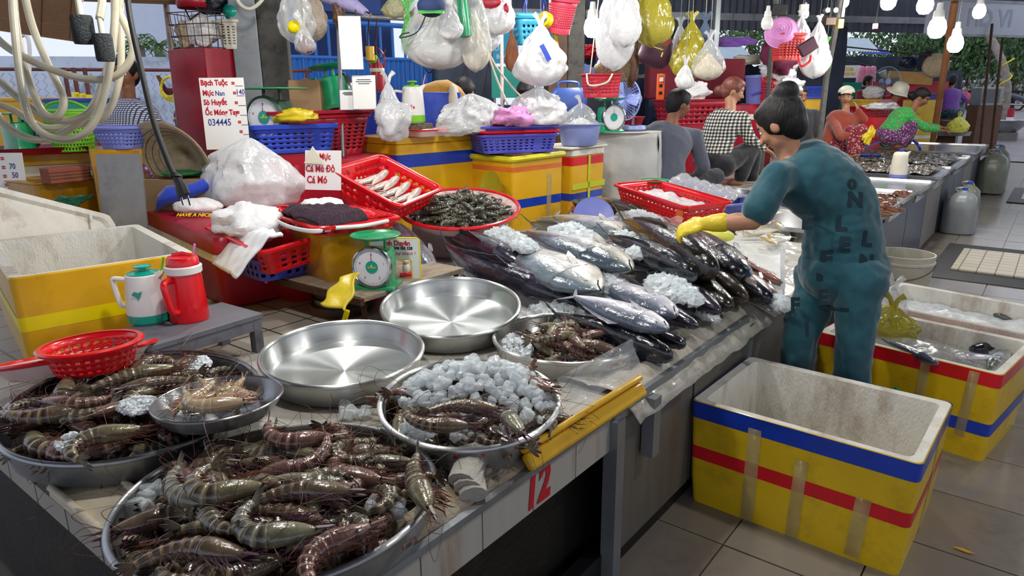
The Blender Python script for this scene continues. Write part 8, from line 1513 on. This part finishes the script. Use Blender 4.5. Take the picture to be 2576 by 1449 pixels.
solo('tape_roll', MB().lathe([(.032, -.024), (.055, -.024), (.055, .024), (.032, .024), (.032, -.024)], 30), M_amb, 'roll of brown-yellow tape hanging beside the pink-red basket', 'tape', at(1372, 50, 4.95), (R(75), R(15), AZ-.8))
p = at(1511, 245, 6.0); t = basket('red shopping basket with a cream handle hanging behind the light blue basin', (p.x, p.y, p.z), AZ+.15, px2m(90, 6.0), .22, px2m(56, 6.0), H('coral_red', 'c02c3c', .4), cols=28, rows=5, rim=.014, frame=6); part('handle', MB().tube(bez([(-.16, -.12, .19), (-.14, -.15, .10), (0, -.16, .12), (.06, -.14, .19)], 6), .008, 6), M_cream, t); part('string', MB().cyl((-.1, 0, .18), (-.02, 0, 1.0), .005), M_cream, t)
p = at(1636, 168, 6.2); t = thing('handbag', 'dark maroon handbag with gold zips hanging behind the fan', 'handbag', p, rot=(0, R(18), AZ)); part('bag', MB().loft([[V((cos(b)*w*px2m(42, 6.2), sin(b)*.07*w, z*px2m(75, 6.2))) for b in [2*pi*q/24 for q in range(24)]] for z, w in ((0, .3), (.05, .7), (.25, 1), (.6, .98), (.9, .85), (1, .6))]), H('maroon_leather', '3c1a30', .5), t, smooth=80); part('zip', MB().box((.0, -.068, .16), (.09, .004, .008)).box((.05, -.068, .12), (.012, .006, .04)), M_gold, t); part('strap', MB().tube(bez([(-.1, 0, .24), (-.02, 0, .5), (.1, 0, .24)], 6), .008, 6), H('maroon_leather_strap', '3c1a30', .5), t)
M_netm = mat('tan_net', '7c6c54', .8, alpha=.7, var=.5, sc=60); crumple('net_bag', 'tan mesh bag hanging behind the white hanging bags', at(1545, 210, 6.3), px2m(90, 6.3), .22, px2m(80, 6.3), 191, m=M_netm, rz=AZ, amp=.3); crumple('grey_stocking', 'long grey-brown cloth hanging beside the mesh bag', at(1588, 220, 6.3), .12, .1, px2m(120, 6.3), 192, m=M_wood, cat='cloth', rz=AZ)
crumple('orange_twine', 'tangle of orange cord hanging by the handbag', at(1668, 118, 6.1), .12, .06, .14, 193, m=M_rustc, cat='cord', rz=AZ)
p = at(1660, 250, 6.9); t = thing('power_strip', 'orange power strip hanging upright behind the grey-jerseyed man', 'power strip', p, AZ); part('case', MB().box((0, 0, px2m(30, 6.9)), (.075, .03, px2m(62, 6.9))), H('orange_plastic_strip', 'e05c20', .4), t, bevel=.005); part('socket', MB().box((0, -.016, .06), (.03, .004, .03)).box((0, -.016, .13), (.03, .004, .03)).box((0, -.016, .20), (.03, .004, .03)), M_black, t); part('plug', MB().box((0, -.03, .19), (.03, .03, .04)), M_white, t)
# pink colander, red baskets, purse, meters, right-hand cluster
p = at(1965, 82, 7.4); t = thing('colander', 'pink round colander hanging on the far cluster', 'colander', p, rot=(R(72), R(8), AZ-.45)); r = px2m(38, 7.4); part('bowl', MB().lathe([(0, .10), (r*.7, .10), (r*.9, .03), (r, 0), (r*1.06, 0)], 40), M_pink, t, solid=.006)
for k in range(1, 5): part('ring', MB().tube([(r*.15*k*cos(2*pi*q/30), r*.15*k*sin(2*pi*q/30), .104) for q in range(30)], .004, 4, closed=True), M_bagpk, t)
p = at(1978, 152, 7.5); basket('red pierced basket hanging under the pink colander', (p.x, p.y, p.z), AZ+.1, px2m(66, 7.5), .25, px2m(62, 7.5), mat('orange_red_plastic', 'c03430', .4), cols=24, rows=7, frame=0)
p = at(2033, 138, 7.2); solo('purse', MB().box((0, 0, 0), (px2m(46, 7.2), .05, px2m(32, 7.2))), H('purse_maroon', '481c34', .5), 'maroon purse hanging over the long cream-white bag', 'purse', at(2032, 118, 7.2), (0, R(-32), AZ), bevel=.012); hose('red strap looping below the maroon purse', ((2008, 140), (2016, 166), (2036, 155), (2040, 140)), 7.2, .012, M_redj, 'strap', 'red_strap')
a, b = at(2078, 200, 8.2), at(2120, -30, 7.6); solo('meter_pole', MB().tube([(a.x, a.y, CT), tuple(a), tuple(b)], .035, 8), M_cpost, 'dark leaning pole carrying the electricity meters', 'pole'); a, b = at(1938, 160, 8.2), at(1955, -30, 7.6); solo('meter_pole', MB().tube([(a.x, a.y, CT), tuple(a), tuple(b)], .03, 8), M_cpost, 'dark leaning pole behind the pink colander', 'pole')
for (x, y, w, h, m, lab) in ((2080, 26, 14, 14, M_galv, 'round grey meter, left of the pair'), (2100, 26, 14, 14, M_galv, 'round grey meter, right of the pair'), (2088, 54, 26, 18, M_wood, 'brown fuse box under the two meters'), (2113, 60, 14, 22, M_bandy, 'yellow warning tag on the leaning pole'), (2022, 26, 20, 28, M_cream, 'cream junction box near the top of the far cluster'), (1960, 25, 36, 26, M_black, 'black and white taped box at the top of the far cluster'), (2202, 66, 9, 14, M_redj, 'small red switch dangling in front of the corrugated sheet'), (2119, 22, 9, 40, M_white, 'white switch cable box above the yellow tag')):
    p = at(x, y, 7.55 if x < 2150 else 9.0); d_ = dep(p); t = thing('meter_box', lab, 'box', p, AZ); part('case', MB().box((0, 0, 0), (px2m(w, d_), .06, px2m(h, d_))) if 'round' not in lab else MB().cyl((0, -.03, 0), (0, .05, 0), px2m(w, d_)/2, n=20), m, t, bevel=.004); part('cable', MB().cyl((0, 0, px2m(h, d_)/2), (.02, 0, px2m(h, d_)/2+.5), .006), M_black, t)
crumple('brown_bundle', 'dark red bundle hanging under the pink colander', at(1960, 190, 8.4), .4, .3, .45, 201, m=M_maroon, cat='bundle', rz=AZ)
solo('orange_bottle', MB().cyl((0, 0, 0), (0, 0, .09), .03), M_amb, 'orange and green toy cup hanging by the iron hooks', 'cup', at(932, 152, 4.7), (0, 0, AZ)); solo('green_cup', MB().lathe([(.02, 0), (.032, .03), (.034, .05)], 20), M_lime, 'lime green cup hanging behind the iron hook', 'cup', at(938, 158, 4.75), (0, 0, AZ), solid=.003)
